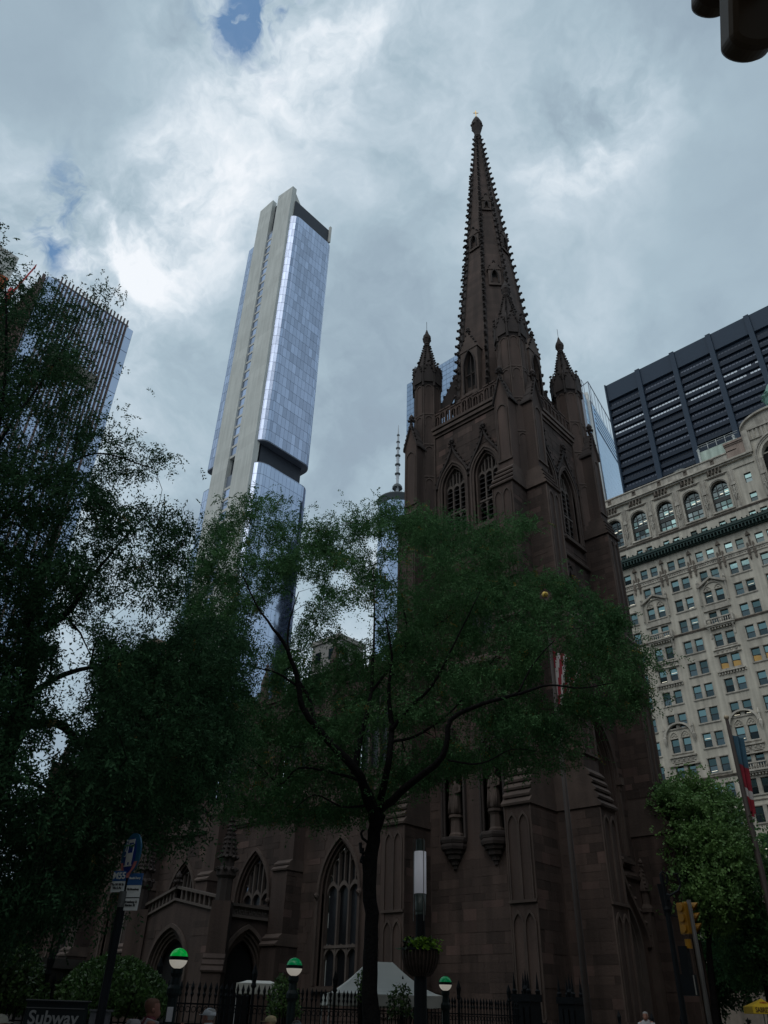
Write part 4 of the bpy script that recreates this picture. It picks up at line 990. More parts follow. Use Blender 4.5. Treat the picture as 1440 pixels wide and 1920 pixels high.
# dark balconies, hoods and brackets of the two enriched bays
def balustrade_lime(c, zb, w_=2.15):
    q = MB(); q.fbox(F, c-w_, zb-.25, -.05, c+w_, zb, .75); q.fbox(F, c-w_+.1, zb-.45, -.05, c+w_-.1, zb-.25, .55); q.fbox(F, c-w_, zb+.75, .55, c+w_, zb+.92, .78)
    for s_ in (-1, 1): q.fbox(F, c+s_*(w_-.12)-.14, zb, -.02, c+s_*(w_-.12)+.14, zb+.95, .8)
    for k in range(11): x, y, z = F(c-w_+.45+.34*k, 0, .66); q.lathe(x, y, [(.07, zb), (.05, zb+.15), (.10, zb+.35), (.05, zb+.6), (.07, zb+.75)], 6)
    for k in range(9): q.fbox(F, c-w_+.3+.44*k, zb-.72, -.02, c-w_+.52+.44*k, zb-.45, .4)
    for s_ in (-1, 1): q.fprism(lambda u, v_, n_, s_=s_: F(c+s_*1.75+n_, v_, u), [(0, zb-2.1), (.12, zb-2.0), (.2, zb-1.2), (.6, zb-.45), (0, zb-.45)], -.14, .14)
    q.build('balcony', LIME_T, office)
for c in (-18.5, -9.0):
    z1 = 58.3; q = MB()
    for s_ in (-1, 1):
        q.fprism(F, [(c, z1+2.25), (c, z1+1.95), (c+s_*2.0, z1+.85), (c+s_*2.3, z1+.85), (c+s_*2.3, z1+1.12)], 0, .5)
        x, y, z = F(c+s_*2.1, 0, .25); q.lathe(x, y, [(.16, z1-2.2), (.12, z1-1.9), (.12, z1+.6), (.2, z1+.85)], 7); q.lathe(x, y, [(.2, z1+1.1), (.12, z1+1.4), (.22, z1+1.7), (.05, z1+2.2)], 7)
    A = arch(c, 1.45, z1-.2, z1-.1, z1+1.35, 7)
    for a, b in zip(A[1:-1], A[2:-1]): q.fprism(F, [a, b, (b[0], b[1]+.16), (a[0], a[1]+.16)], 0, .2)
    for s_ in (-1, 1):
        A = arch(c+s_*.85, .58, z1, z1, z1+.75, 4)
        for a, b in zip(A[1:-1], A[2:-1]): q.fprism(F, [a, b, (b[0], b[1]+.1), (a[0], a[1]+.1)], 0, .14)
        q.knob(F(c+s_*.85, z1+.35, .02), .2, (0, -1, 0))
    q.fbox(F, c-2.1, 55.0, 0, c+2.1, 55.2, .3); q.fbox(F, c-1.9, 55.2, 0, c+1.9, 55.9, .1)
    q.build('gabled_hood', LIME_T, office)
    balustrade_lime(c, 52.6); 
    q = MB(); q.fbox(F, c-2.0, 48.55, 0, c+2.0, 48.75, .35); q.fbox(F, c-1.8, 47.95, 0, c+1.8, 48.55, .12); q.fbox(F, c-2.0, 47.8, 0, c+2.0, 47.95, .3)
    for k in range(5): q.knob(F(c-1.4+.7*k, 48.25, .12), .2, (0, -1, 0))
    for k in range(10): q.fbox(F, c-1.9+.42*k, 44.75, 0, c-1.7+.42*k, 45.1, .25)
    q.fbox(F, c-2.05, 45.1, 0, c+2.05, 45.3, .4); q.build('sill_bracket', LIME_T, office)
    z1 = 36.98; q = MB(); A = [(c-1.9*math.cos(math.pi*i/12), z1+.3+1.75*math.sin(math.pi*i/12)) for i in range(13)]
    for a, b in zip(A, A[1:]): q.fprism(F, [a, b, (c+(b[0]-c)*1.16, b[1]+.22), (c+(a[0]-c)*1.16, a[1]+.22)], 0, .45)
    for s_ in (-1, 1):
        A = arch(c+s_*.85, .62, z1, z1, z1+.95, 4)
        for a, b in zip(A[1:-1], A[2:-1]): q.fprism(F, [a, b, (b[0], b[1]+.1), (a[0], a[1]+.1)], 0, .14)
        for k in range(3): q.knob(F(c+s_*.85-.25+.25*k, z1+.35+.2*(k == 1), .02), .14, (0, -1, 0))
        x, y, z = F(c+s_*2.2, 0, .25); q.lathe(x, y, [(.03, z1-.9), (.25, z1-.2), (.3, z1+.2), (.14, z1+.5), (.14, z1+1.2), (.22, z1+1.4), (.04, z1+2.1)], 7)
    q.build('arched_hood', LIME_T, office)
    q = MB(); q.fbox(F, c-2.0, 34.2, 0, c+2.0, 34.4, .35); q.fbox(F, c-1.8, 33.6, 0, c+1.8, 34.2, .12); q.fbox(F, c-2.3, 33.0, 0, c+2.3, 33.2, .35)
    for k in range(5): q.knob(F(c-1.4+.7*k, 33.9, .12), .2, (0, -1, 0))
    q.build('apron_panel', LIME_T, office)
balustrade_lime(-9.0, 30.9); balustrade_lime(-4.3, 30.9, 1.9)
q = MB(); q.box(-6.2, FY+1.2, 79.4, .2, FY+6, 84.6); pent = q.build('roof_house', mat('roof_house_pale_green', (.46, .54, .47), (.36, .44, .38), rough=.8, scale=.8, streak=.2), office)
q = MB()
for x in (-6.3, -.2): q.tube([(x, FY+1.05, 79.4), (x, FY+1.05, 84.7)], .18, 6); q.lathe(x, FY+1.05, [(.2, 84.7), (.3, 85.0), (.05, 85.3)], 6)
for x in (-4.6, -3.1, -1.6): q.tube([(x, FY+1.1, 84.6), (x, FY+1.1, 85.9)], .05, 4)
q.tube([(-6.3, FY+1.1, 85.5), (.6, FY+1.1, 85.5)], .03, 4); q.tube([(-6.3, FY+1.1, 85.9), (.6, FY+1.1, 85.9)], .03, 4)
q.build('roof_railing', mat('white_roof_pipe', (.6, .62, .6), rough=.6), pent)
q = MB(); q.lathe(-10.5, FY+3.0, [(2.1, 81.0), (2.0, 82.2), (1.5, 83.2), (.7, 83.8), (.1, 84.0)], 12)
for k in range(12): t = k*math.pi/6; q.tube([(-10.5+2.12*math.cos(t), FY+3+2.12*math.sin(t), 81), (-10.5+1.55*math.cos(t), FY+3+1.55*math.sin(t), 83.2), (-10.5, FY+3, 84.05)], .06, 4)
q.build('roof_skylight', mat('skylight_lead', (.16, .16, .14), (.10, .10, .09), rough=.6, scale=3), office)
q = MB(); q.lathe(7.6, FY+2.8, [(1.9, 84), (1.9, 87.5), (2.3, 87.8), (2.3, 88.2), (1.8, 88.6), (1.9, 90.2), (2.2, 90.5), (1.7, 91.6), (1.0, 93.0), (.3, 93.9), (.15, 95.5)], 12)
for k in range(12): t = k*math.pi/6; q.knob((7.6+2.0*math.cos(t), FY+2.8+2.0*math.sin(t), 90.9), .35); q.knob((7.6+2.2*math.cos(t), FY+2.8+2.2*math.sin(t), 88.4), .35)
q.build('copper_cupola', COPPER, office)

# ================================================================ DARK STEEL SLAB TOWER
OY = 196.9; slab = thing('skyscraper', 'black steel slab tower with wide horizontal bays behind the limestone block', 'skyscraper', (-40, OY, 0))
O = FS(OY); xL = -70.8; bay = 14.75
q = MB(); q.box(xL+.3, OY+.8, 0, xL+bay*6, OY+50, 218); q.box(xL+.2, OY+.2, 217.2, xL+bay*6, OY+50, 226)
q.build('core', OLPM, slab)
for i in range(7):
    q = MB(); x = xL+bay*i; w_ = .95 if i else .55; q.box(x-(w_ if i else 0), OY-.9, 0, x+w_, OY+.8, 226.2); q.build('pier', OLPP, slab)
for i in range(6):
    a, b = xL+bay*i+(1.0 if i else .6), xL+bay*(i+1)-1.0
    q = MB(); q.box(a, OY-.25, 217.4, b, OY+.2, 226.1); q.build('top_panel', OLPP, slab)
    z = 213.9
    k = 0
    while z > 120:
        q = MB(); q.box(a, OY-.1, z-1.35, b, OY+.8, z+.35); q.build('spandrel', OLPM, slab)
        lit = k in (3, 4) and i < 4
        n_ = 10; wd = (b-a)/n_
        for j in range(n_ if lit else 1):
            s0, s1 = (a+wd*j+.1, a+wd*(j+1)-.1) if lit else (a, b)
            P = MB(); P.quad((s0, OY+.75, z+.35), (s1, OY+.75, z+.35), (s1, OY+.75, z+1.75), (s0, OY+.75, z+1.75), random.uniform(-.5, .5)); P.build('strip_window', OLPL if lit and random.random() < .93 else OLPG, slab)
            if not lit:
                P = MB()
                for jj in range(1, 10): P.box(a+wd*jj-.08, OY+.55, z+.35, a+wd*jj+.08, OY+.74, z+1.75)
                P.build('mullion', OLPM, slab)
        z -= 3.72; k += 1
    q = MB(); q.box(a, OY-.1, 0, b, OY+.6, 118); q.build('lower_wall', OLPM, slab)

# ================================================================ CURTAIN WALL TOWERS
def glass_face(items, fr_c, u0, u1, z0, z1, du, dz, ang, n=.0, gu=.06, gz=.11):
    """items += one pane per storey and bay; fr_c maps (u, z, n) to a point"""
    nu = max(1, round((u1-u0)/du)); wu = (u1-u0)/nu; z = z0
    while z < z1-.3:
        h = min(dz, z1-z)
        for i in range(nu): items.append((fr_c(u0+wu*(i+.5), z+h/2, n), (wu-gu, .12, h-gz), ang))
        z += dz
gt = thing('skyscraper', 'slender rounded glass tower with bare concrete spine and dark mid gap', 'skyscraper', (-140, 77, 0))
GX0, GX1, GY0, GY1 = -155.0, -127.2, 67.2, 88.6; RC = 3.6
RL = 1.3
def rounded(x0, y0, x1, y1, r, k=6):
    P = []
    for cx, cy, t0, r_ in ((x1-r, y0+r, -90, r), (x1-r, y1-r, 0, r), (x0+RL, y1-RL, 90, RL), (x0+RL, y0+RL, 180, RL)):
        for i in range(k+1): t = rad(t0+90*i/k); P.append((cx+r_*math.cos(t), cy+r_*math.sin(t)))
    return P
def block(z0, z1, glass, x0=GX0, parts_name='glass_block'):
    q = MB(); P = rounded(x0, GY0, GX1, GY1, RC); k = len(P)
    q.add([(x, y, z0) for x, y in P]+[(x, y, z1) for x, y in P], [tuple(range(k)), tuple(range(k, 2*k))]+[(i, (i+1) % k, k+(i+1) % k, k+i) for i in range(k)])
    q.build(parts_name, CWALL, gt)
    it = []; dz = 4.1
    glass_face(it, lambda u, z, n: (GX1+.02, u, z), GY0+RC, GY1-RC, z0+.3, z1, 1.55, dz, math.pi/2)
    it2 = []
    glass_face(it2, lambda u, z, n: (u, GY0-.02, z), -129.6, GX1-RC+.0, z0+.3, z1, 1.3, dz, 0) if GX1-RC > -129.6 else None
    for z in np.arange(z0+.3, z1-.3, dz):
        h = min(dz, z1-z)
        for (cx, cy, t0) in ((GX1-RC, GY0+RC, -90), (GX1-RC, GY1-RC, 0)):
            for i in range(6):
                t = rad(t0+15*(i+.5)); L_ = 2*RC*math.tan(rad(7.5)); it.append(((cx+RC*math.cos(t), cy+RC*math.sin(t), z+h/2), (L_-.04, .12, h-.11), t+math.pi/2))
        for xx in np.arange(x0+RL, -150.4, 1.2): it.append(((xx+.6, GY0-.02, z+h/2), (1.12, .12, h-.12), 0))
        for i in range(5):
            t = rad(180+18*(i+.5)); L_ = 2*RL*math.tan(rad(9)); it.append(((x0+RL+RL*math.cos(t), GY0+RL+RL*math.sin(t), z+h/2), (L_-.04, .12, h-.11), t+math.pi/2))
    pieces('glass_pane', it, glass, gt, 300 if z0 > 140 else 0)
block(148.2, 259.3, CGLASS); block(0, 140.0, CGLASS_L)
q = MB(); q.box(-150, GY0+2.2, 139.5, GX1-2.6, GY1-2.6, 148.6); q.build('louvred_storey', LOUVDK, gt); q = MB(); q.box(-148, GY0+1.3, 259, GX1-1.6, GY1-1.6, 269.6); q.build('louvred_crown', LOUVDK, gt)
q = MB()
q.box(-129.8, GY0+.4, 269.4, -128.9, 86.8, 271.5) if False else None
for x0, x1, zt in ((-150.0, -142.0, 280.6), (-138.5, -129.4, 277.4)): q.box(x0, GY0-.7, 0, x1, GY0+1.3, zt)
q.fprism(lambda u, v_, n_: (u, GY0-.7+n_, v_), [(-138.5, 277.3), (-129.4, 277.3), (-129.4, 277.6), (-138.5, 279.8)], 0, 2.0)
q.build('concrete_spine', CONC, gt)
q = MB(); q.fprism(lambda u, v_, n_: (-131.0+n_, u, v_), [(GY0+1.3, 255), (GY1-6, 255), (GY1-6, 270.2), (GY0+6.0, 270.2), (GY0+1.3, 277.0)], 0, .8)
q.box(-128.9, GY1-2.0, 262, -128.0, GY1-1.2, 271.6); q.box(-150, GY0+1.3, 258, -149, GY1-3, 279); q.build('rear_fin', CONC_E, gt)
# stack of stair windows up the slot between the concrete walls
z = 4.0; k = 0
while z < 256:
    q = MB(); q.box(-142.0, GY0-.25, z-.55, -138.5, GY0+1.0, z+.35); 
    if not (138 < z < 147): q.build('slab_edge', CONC_E, gt)
    if not (136 < z+2 < 148.5):
        P = MB(); P.box(-142.0, GY0-.12, z+.35, -138.5, GY0-.02, z+3.55, random.uniform(-.5, .5)); P.build('slot_window', CGLASS, gt)
    z += 4.1
q = MB(); q.box(-142, GY0+1.0, 0, -138.5, GY0+1.3, 278); q.build('slot_back', LOUVDK, gt)

ft = thing('skyscraper', 'blue glass tower ribbed with brown vertical fins behind the left tree', 'skyscraper', (-112, 0, 0))
q = MB(); q.box(-124, -10.6, 0, -100.3, 9.8, 129.0); q.box(-124, -9.2, 129.0, -100.6, 8.6, 130.0); q.build('body', CWALL, ft)
it = []
glass_face(it, lambda u, z, n: (-100.2, u, z), -10.5, 9.75, 2, 129.0, 1.62, 4.0, math.pi/2, gu=.10, gz=.14)
glass_face(it, lambda u, z, n: (u, -10.7, z), -123.9, -100.4, 2, 129.0, 1.62, 4.0, 0)
pieces('glass_pane', it, CGLASS_L, ft, 300, key=lambda it_: -it_[0][2]+abs(it_[0][0]+100.2)*3)
FIN = mat('brown_fin', (.115, .070, .055), (.08, .05, .042), rough=.6, scale=.2)
for i in range(22):
    y = -7.9+.83*i
    if y > 8.0: break
    q = MB(); q.box(-100.15, y-.13, 96 if i % 2 else 0, -99.75, y+.13, 130.6); q.build('fin', FIN, ft)
for i in range(14):
    x = -122.5+1.62*i; q = MB(); q.box(x-.16, -11.4, 0, x+.16, -10.75, 130.0); q.build('fin', FIN, ft)
q = MB(); q.box(-100.2, -5, 107.5, -99.7, 5, 111.5); q.build('plant_louvre', mat('grey_louvre', (.16, .15, .13), rough=.7), ft)

nt_ = thing('skyscraper', 'pale blue gridded glass tower peeping out behind the left pinnacle', 'skyscraper', (-200, 260, 0))
q = MB(); q.box(-228.3, 250, 0, -170, 290, 360.6); q.box(-230.6, 253, 0, -228.3, 287, 352); q.build('body', CWALL, nt_)
it = []; glass_face(it, lambda u, z, n: (u, 249.9, z), -228.2, -170, 238, 360.4, 3.0, 4.1, 0, gu=.16, gz=.3)
CGL_P = glassy('pale_tower_glass', (.20, .29, .42), rough=.35, tone=.10, wob=.001, wscale=.1)
CGL_P.node_tree.nodes['Principled BSDF'].inputs['Metallic'].default_value = .5
pieces('glass_pane', it, CGL_P, nt_, 300, key=lambda t: t[0][0])

# tower with the white mast strip and louvred crown, right of the church
D4 = 1.0
d4 = ray(1107, 745); D0 = (270-1.6)/d4.z; P0 = CAM+d4*D0
rt = thing('skyscraper', 'light blue angular glass tower with louvred crown right of the church', 'skyscraper', (P0.x, P0.y, 0))
a4 = rad(100.4); du = Vector((math.cos(a4), math.sin(a4), 0)); dn = Vector((math.sin(a4), -math.cos(a4), 0))
g = lambda u, v_, n_: tuple(Vector((P0.x, P0.y, 0))+du*u+dn*n_+Vector((0, 0, v_)))
q = MB(); q.fbox(g, 0, 0, -40, 60, 268, 0); q.build('body', CWALL, rt)
CGL_B = glassy('clear_blue_glass', (.30, .50, .72), rough=.15, tone=.07, wob=.003, wscale=.1, metal=.75)
CGL_B.node_tree.nodes['Principled BSDF'].inputs['Metallic'].default_value = .45
it = []; ang = math.atan2(du.y, du.x)
glass_face(it, lambda u, z, n: g(u, z, .06), 2.4, 60, 100, 251, 1.9, 4.3, ang, gu=.05, gz=.06)
glass_face(it, lambda u, z, n: g(u, z, .06), 0, 2.4, 100, 266, 2.4, 7.0, ang, gu=.12, gz=.2)
pieces('glass_pane', it, CGL_B, rt, 300, key=lambda t: -t[0][2]+(t[0][1]-P0.y)*2)
for k in range(5):
    q = MB(); q.fbox(g, 2.6, 252.2+3.0*k, -.2, 60, 253.9+3.0*k, .35); q.build('crown_louvre', CGL_B, rt)
q = MB(); q.tube([g(0, 268, 0), g(0, 281, 0), g(60, 281, 0)], .25, 4); q.tube([g(0, 281, 0), g(0, 277, -8), g(0, 268, -9)], .25, 4)
for k in range(6): q.tube([g(6*k+3, 268, 0), g(6*k+3, 281, 0)], .12, 4)
q.build('screen_frame', CWALL, rt)
g2 = lambda u, v_, n_: g(-u, v_, n_)
q = MB(); q.fbox(g, -2.6, 0, -12, -.4, 272, -.5); q.build('white_strip', mat('white_cladding', (.78, .78, .74), rough=.5), rt)
q = MB(); q.fbox(g, -8, 0, -20, -2.7, 268, -1.5); q.build('side_wing', CWALL, rt)
it = []; glass_face(it, lambda u, z, n: g(u, z, -1.4), -7.9, -2.8, 100, 267, 5.0, 6.0, ang, gu=.2, gz=.5)
pieces('wing_pane', it, CGL_B, rt, 60, key=lambda t: -t[0][2])
q = MB(); q.tube([g(-7.6, 268, -1.5), g(-7.6, 277, -1.5), g(-4.0, 277, -1.5), g(-4, 268, -1.5)], .15, 4); q.build('wing_frame', CWALL, rt)

# far spire and communications ring
ms = thing('skyscraper', 'distant tower with tall segmented broadcast mast and dark dished ring', 'skyscraper', (-404.3, 438.0, 0))
mx_, my_ = -404.3, 438.0
STEEL = mat('pale_mast_steel', (.42, .44, .47), (.34, .36, .39), rough=.5); STEELD = mat('dark_mast_ring', (.10, .115, .12), rough=.7)
q = MB(); q.lathe(mx_, my_, [(24, 0), (19.5, 430)], 8); q.build('shaft', CGLASS_L, ms)
q = MB(); q.lathe(mx_, my_, [(15, 428), (16.5, 432), (20.5, 437.5), (20.5, 438.5), (15, 440)], 24); q.build('ring', STEELD, ms)
q = MB(); q.lathe(mx_, my_, [(2.6, 438), (1.6, 450), (1.5, 466), (1.6, 490), (1.4, 505), (1.2, 520), (.6, 532), (.25, 541)], 8)
q.build('mast', STEEL, ms)
for z, r in ((458, 5.2), (475, 3.0), (487, 3.0), (499, 2.9), (509, 2.4), (517.5, 2.0), (527, 1.6)):
    q = MB(); q.lathe(mx_, my_, [(r*.5, z-2.0), (r, z-.8), (r, z), (r*.4, z+1.2)], 10); q.build('mast_collar', STEELD, ms)
q = MB(); q.lathe(mx_, my_, [(5.4, 456), (5.2, 457.4), (3.8, 460), (1.6, 462)], 12, cap=False); q.build('mast_dome', STEELD, ms)
for k in range(6): t = k*1.047+.3; q = MB(); q.tube([(mx_+5*math.cos(t), my_+5*math.sin(t), 456), (mx_+14*math.cos(t), my_+14*math.sin(t), 439)], .15, 4); q.build('stay', STEEL, ms)
for k, z in enumerate((470, 481, 494)): q = MB(); [q.tube([(mx_+1.5*math.cos(t), my_+1.5*math.sin(t), z), (mx_+3*math.cos(t), my_+3*math.sin(t), z)], .12, 4) for t in (0, 1.57, 3.14, 4.7)]; q.build('antenna_arm', STEELD, ms)

# concrete frame under construction and its crane, far left
cf = thing('building', 'grey concrete frame under construction with orange netting at the left edge', 'building', (-150, -45, 0))
q = MB(); 
P1 = at(36, 484, 150); x1, y1, zt = P1.x, P1.y, P1.z
q.box(x1-30, y1-26, 0, x1, y1, zt); q.build('concrete_wall', CONC_E, cf)
q = MB()
for k in range(4): q.box(x1-.1, y1-26, zt-12-9*k, x1+.4, y1-.4, zt-8-9*k)
q.build('safety_netting', mat('orange_netting', (.55, .13, .05), (.40, .09, .04), rough=.8, scale=.5), cf)
for k in range(12): q = MB(); q.box(x1-30, y1-26.2, zt-14-9*k, x1+.5, y1+.3, zt-13-9*k); q.build('floor_slab', CONC_E, cf)
cr_ = thing('crane', 'red lattice crane jib with thin stay line beside the concrete frame', 'crane', (x1-8, y1+4, 0))
J0, J1 = at(46, 524, 165), at(67, 500, 165); q = MB(); dv = (J1-J0); q_n = 6
up_ = Vector((0, 0, 1.3))
Jm = J0-dv*1.5
q.tube([Jm, J1], .16, 4); q.tube([Jm+up_, J1+up_*.6], .16, 4)
for i in range(14):
    a = Jm+(J1-Jm)*i/14; b = Jm+(J1-Jm)*(i+.5)/14+up_; c_ = Jm+(J1-Jm)*(i+1)/14; q.tube([a, b, c_], .09, 4)
q.build('jib', mat('crane_red', (.60, .05, .05), rough=.5), cr_)
q = MB(); q.tube([J1+up_*.5, at(34, 496, 160)], .06, 4); q.build('stay_line', STEELD, cr_)
q = MB(); q.tube([(Jm.x, Jm.y, 0), tuple(Jm+up_*3)], .8, 4); q.build('mast', bpy.data.materials['crane_red'], cr_)

# mid-distance blocks seen through the trees
def block_building(label, x0, y0, x1, y1, zt, wm, nx=8, fl=3.8, side='E'):
    t = thing('building', label, 'building', ((x0+x1)/2, (y0+y1)/2, 0)); q = MB(); q.box(x0, y0, 0, x1, y1, zt); q.box(x0-.3, y0-.3, zt, x1+.3, y1+.3, zt+.8); q.build('wall', wm, t)
    it = []
    for face in ('E', 'S'):
        L_ = (y1-y0) if face == 'E' else (x1-x0); n = max(2, int(L_/3.2)); z = zt-2.4
        while z > 8:
            for i in range(n):
                u = L_*(i+.5)/n
                c = (x1+.02, y0+u, z) if face == 'E' else (x0+u, y0-.02, z); it.append((c, (1.3, .16, 1.9), math.pi/2 if face == 'E' else 0))
            z -= fl
    pieces('window', it, PANE_D, t, 300, key=lambda t_: -t_[0][2])
    return t
BRK = mat('tan_brick', (.30, .22, .17), (.22, .16, .125), rough=.9, scale=.5, courses=(.6, .25, .1, 0))
GRY = mat('grey_stone_block', (.30, .29, .27), (.22, .21, .20), rough=.85, scale=.2)
def low_block(label, q_apex, D_, px_r, px_l, wm):
    A_ = at(*q_apex, D_); y1 = A_.y
    prj = lambda x, y, z: 720+FPX*((Vector((x, y, z))-CAM).dot(RT))/((Vector((x, y, z))-CAM).dot(FW))
    while prj(A_.x, y1, A_.z) < px_r: y1 += .5
    x0 = A_.x
    while prj(x0, A_.y, A_.z) > px_l: x0 -= .5
    return block_building(label, x0, A_.y, A_.x, max(y1, A_.y+6), A_.z, wm)
low_block('grey brown block glimpsed between the middle tree and the nave roof', (636, 1196), 120, 662, 588, GRY)
low_block('brown brick block whose flat roof shows in the gap between the two trees', (290, 1204), 150, 318, 262, BRK)
block_building('low grey stone block beyond the churchyard behind the left tree', -105, -30, -85, -8, 50, GRY)

# unseen blocks, placed and sized to shade the churchyard, church foot and street
block_building('unseen stone office block on the south side, sized to shade the churchyard', -62, -112, 9, -76, 70, GRY)
block_building('unseen stone office block behind the camera, added to shade the avenue', 29.2, -130, 55, -46, 34, GRY)
block_building('unseen tan office block opposite the church, added to shade its foot', 29.2, -30, 55, 60, 32, BRK)
# ================================================================ STREET FURNITURE
def text_part(name, s, size, m_, parent, pos, udir, vdir, ext=.004, align='CENTER', sx=1.0):
    """raised flat lettering as a mesh part; udir = reading direction, vdir = up"""
    cu = bpy.data.curves.new(name, 'FONT'); cu.body = s; cu.size = size; cu.extrude = ext; cu.offset = size*.02; cu.align_x = align; cu.align_y = 'CENTER'
    to = bpy.data.objects.new('tmp', cu); COL.objects.link(to); dg = bpy.context.evaluated_depsgraph_get(); dg.update()
    me = bpy.data.meshes.new_from_object(to.evaluated_get(dg)); bpy.data.objects.remove(to)
    u = Vector(udir).normalized(); v_ = Vector(vdir).normalized(); n_ = u.cross(v_)
    off = WL.get(parent, Vector())
    M_ = Matrix(((u.x*sx, v_.x, n_.x, pos[0]-off[0]), (u.y*sx, v_.y, n_.y, pos[1]-off[1]), (u.z*sx, v_.z, n_.z, pos[2]-off[2]), (0, 0, 0, 1)))
    me.transform(M_); me.materials.clear(); me.materials.append(m_); me.name = name
    o = bpy.data.objects.new(name, me); link(o, parent); WL[o] = off; ALL_CHILD.setdefault(parent, []).append(o); return o

GLOBE_W = mat('globe_milk_glass', (.80, .78, .72), rough=.35, emit=(1, .93, .8), estr=.22)
GLOBE_G = mat('globe_green_glass', (.0, .30, .05), rough=.2, emit=(0, 1, .12), estr=.17)
GLOBE_G2 = mat('globe_dim_green_glass', (.0, .20, .07), rough=.2, emit=(0, 1, .3), estr=.055)
def globe(x, y, z, label, gm):
    t = thing('subway_globe_lamp', label, 'street lamp', (x, y, .13), 0, 'green and white globes at the subway stairs'); D = .17
    q = MB(); q.lathe(x, y, [(.16, .13), (.16, .5), (.11, .62), (.085, .9), (.085, z-.62), (.13, z-.56), (.13, z-.48), (.09, z-.42), (.075, z-.30), (.11, z-.24), (.11, z-.165)], 12); q.build('post', GRNPOST, t, smooth=False)
    q = MB(); q.lathe(x, y, [(.04, z-.17)]+[(D*math.cos(rad(a)), z+D*math.sin(rad(a))) for a in range(-75, -4, 10)], 24, cap=False); q.build('white_globe_half', GLOBE_W, t, smooth=True)
    q = MB(); q.lathe(x, y, [(D*1.03, z-.03), (D*1.045, z-.015), (D*1.045, z+.012), (D*1.03, z+.03)], 24, cap=False); q.build('globe_band', IRON, t, smooth=True)
    q = MB(); q.lathe(x, y, [(D*math.cos(rad(a)), z+D*math.sin(rad(a))) for a in (5, 15, 25, 35, 45, 55, 65, 75, 83, 89.5)], 24, cap=False); q.build('green_globe_half', gm, t, smooth=True)
for q_, D_, lb, gm in (((335, 1797), 17, 'bright green and white globe lamp nearest the bus stop sign', GLOBE_G), ((552, 1813), 19, 'dim green and white globe lamp left of the white tent', GLOBE_G2), ((835, 1844), 24, 'green and white globe lamp farthest right in front of the tower base', GLOBE_G2)):
    P = at(*q_, D_); globe(P.x, P.y, P.z, lb, gm)
# iron fences
def picket_mesh(h, big=False):
    b = MB(); r = .016 if not big else .035
    b.tube([(0, 0, 0), (0, 0, h-.28 if not big else h-.45)], r, 6)
    b.lathe(0, 0, [(r, h-.30), (r*2.4, h-.24), (r*1.2, h-.20), (r*2.6, h-.12), (.002, h)] if not big else [(r, h-.5), (r*2, h-.45), (r*1.4, h-.38), (r*2.2, h-.2), (.003, h)], 6, rot=0)
    me = bpy.data.meshes.new('picket'); me.from_pydata(b.v, [], b.f); me.materials.append(IRON); return me
def fence(label, p0, p1, h, step=.155, post=2.6, zg=.12):
    p0, p1 = Vector(p0), Vector(p1); d = (p1-p0); L_ = d.length; u = d/L_; t = thing('iron_fence', label, 'fence', (p0.x, p0.y, zg)); off = WL[t]
    pm, bm = picket_mesh(h), picket_mesh(h+.42, True)
    n = int(L_/step); nx = 0.0
    for i in range(n+1):
        s_ = i*step; big = s_ >= nx-1e-6
        if big: nx += post
        o = bpy.data.objects.new('fence_post' if big else 'picket', bm if big else pm); link(o, t); p = p0+u*s_; o.location = (p.x-off.x, p.y-off.y, 0)
        o.rotation_euler = (random.uniform(-.008, .008), random.uniform(-.008, .008), random.uniform(0, 1)) 
    for z, r in ((.18, .022), (h*.62, .016), (h-.42, .022)):
        q = MB(); q.tube([tuple(p0+Vector((0, 0, z+zg))), tuple(p1+Vector((0, 0, z+zg)))], r, 4); q.build('rail', IRON, t)
    q = MB(); i = 0.0
    while i < L_-.3:
        c = p0+u*(i+step*1.5)+Vector((0, 0, h-.52+zg)); R_ = .055; q.tube([tuple(c+u*R_*math.cos(a)+Vector((0, 0, R_*math.sin(a)))) for a in np.linspace(0, 2*math.pi, 9)], .01, 3, cap=False); i += step
    q.build('scrollwork', IRON, t, kind='stuff')
    q = MB(); w0 = u.cross(Vector((0, 0, 1)))*.14
    a, b = p0, p1
    q.add([tuple(a-w0), tuple(b-w0), tuple(b+w0), tuple(a+w0)]+[tuple(v_+Vector((0, 0, .30))) for v_ in (a-w0, b-w0, b+w0, a+w0)], [(0, 3, 2, 1), (4, 5, 6, 7), (0, 1, 5, 4), (1, 2, 6, 5), (2, 3, 7, 6), (3, 0, 4, 7)]); q.build('footing', BROWN_CAP, t)
fence('long tall iron fence with spear points between the sidewalk and the churchyard', (8.8, -42.0, 0), (8.8, -15.4, 0), 2.05)
fence('short iron fence panel between the two spiked gate piers', (8.8, -14.3, 0), (8.8, -12.7, 0), 1.5)
fence('lower iron fence in front of the church door right of the gate piers', (8.9, -11.7, 0), (8.9, -.5, 0), 1.5)
fence('lower iron fence north of the church tower beside the food cart', (8.9, 3.4, 0), (8.9, 24, 0), 1.5)
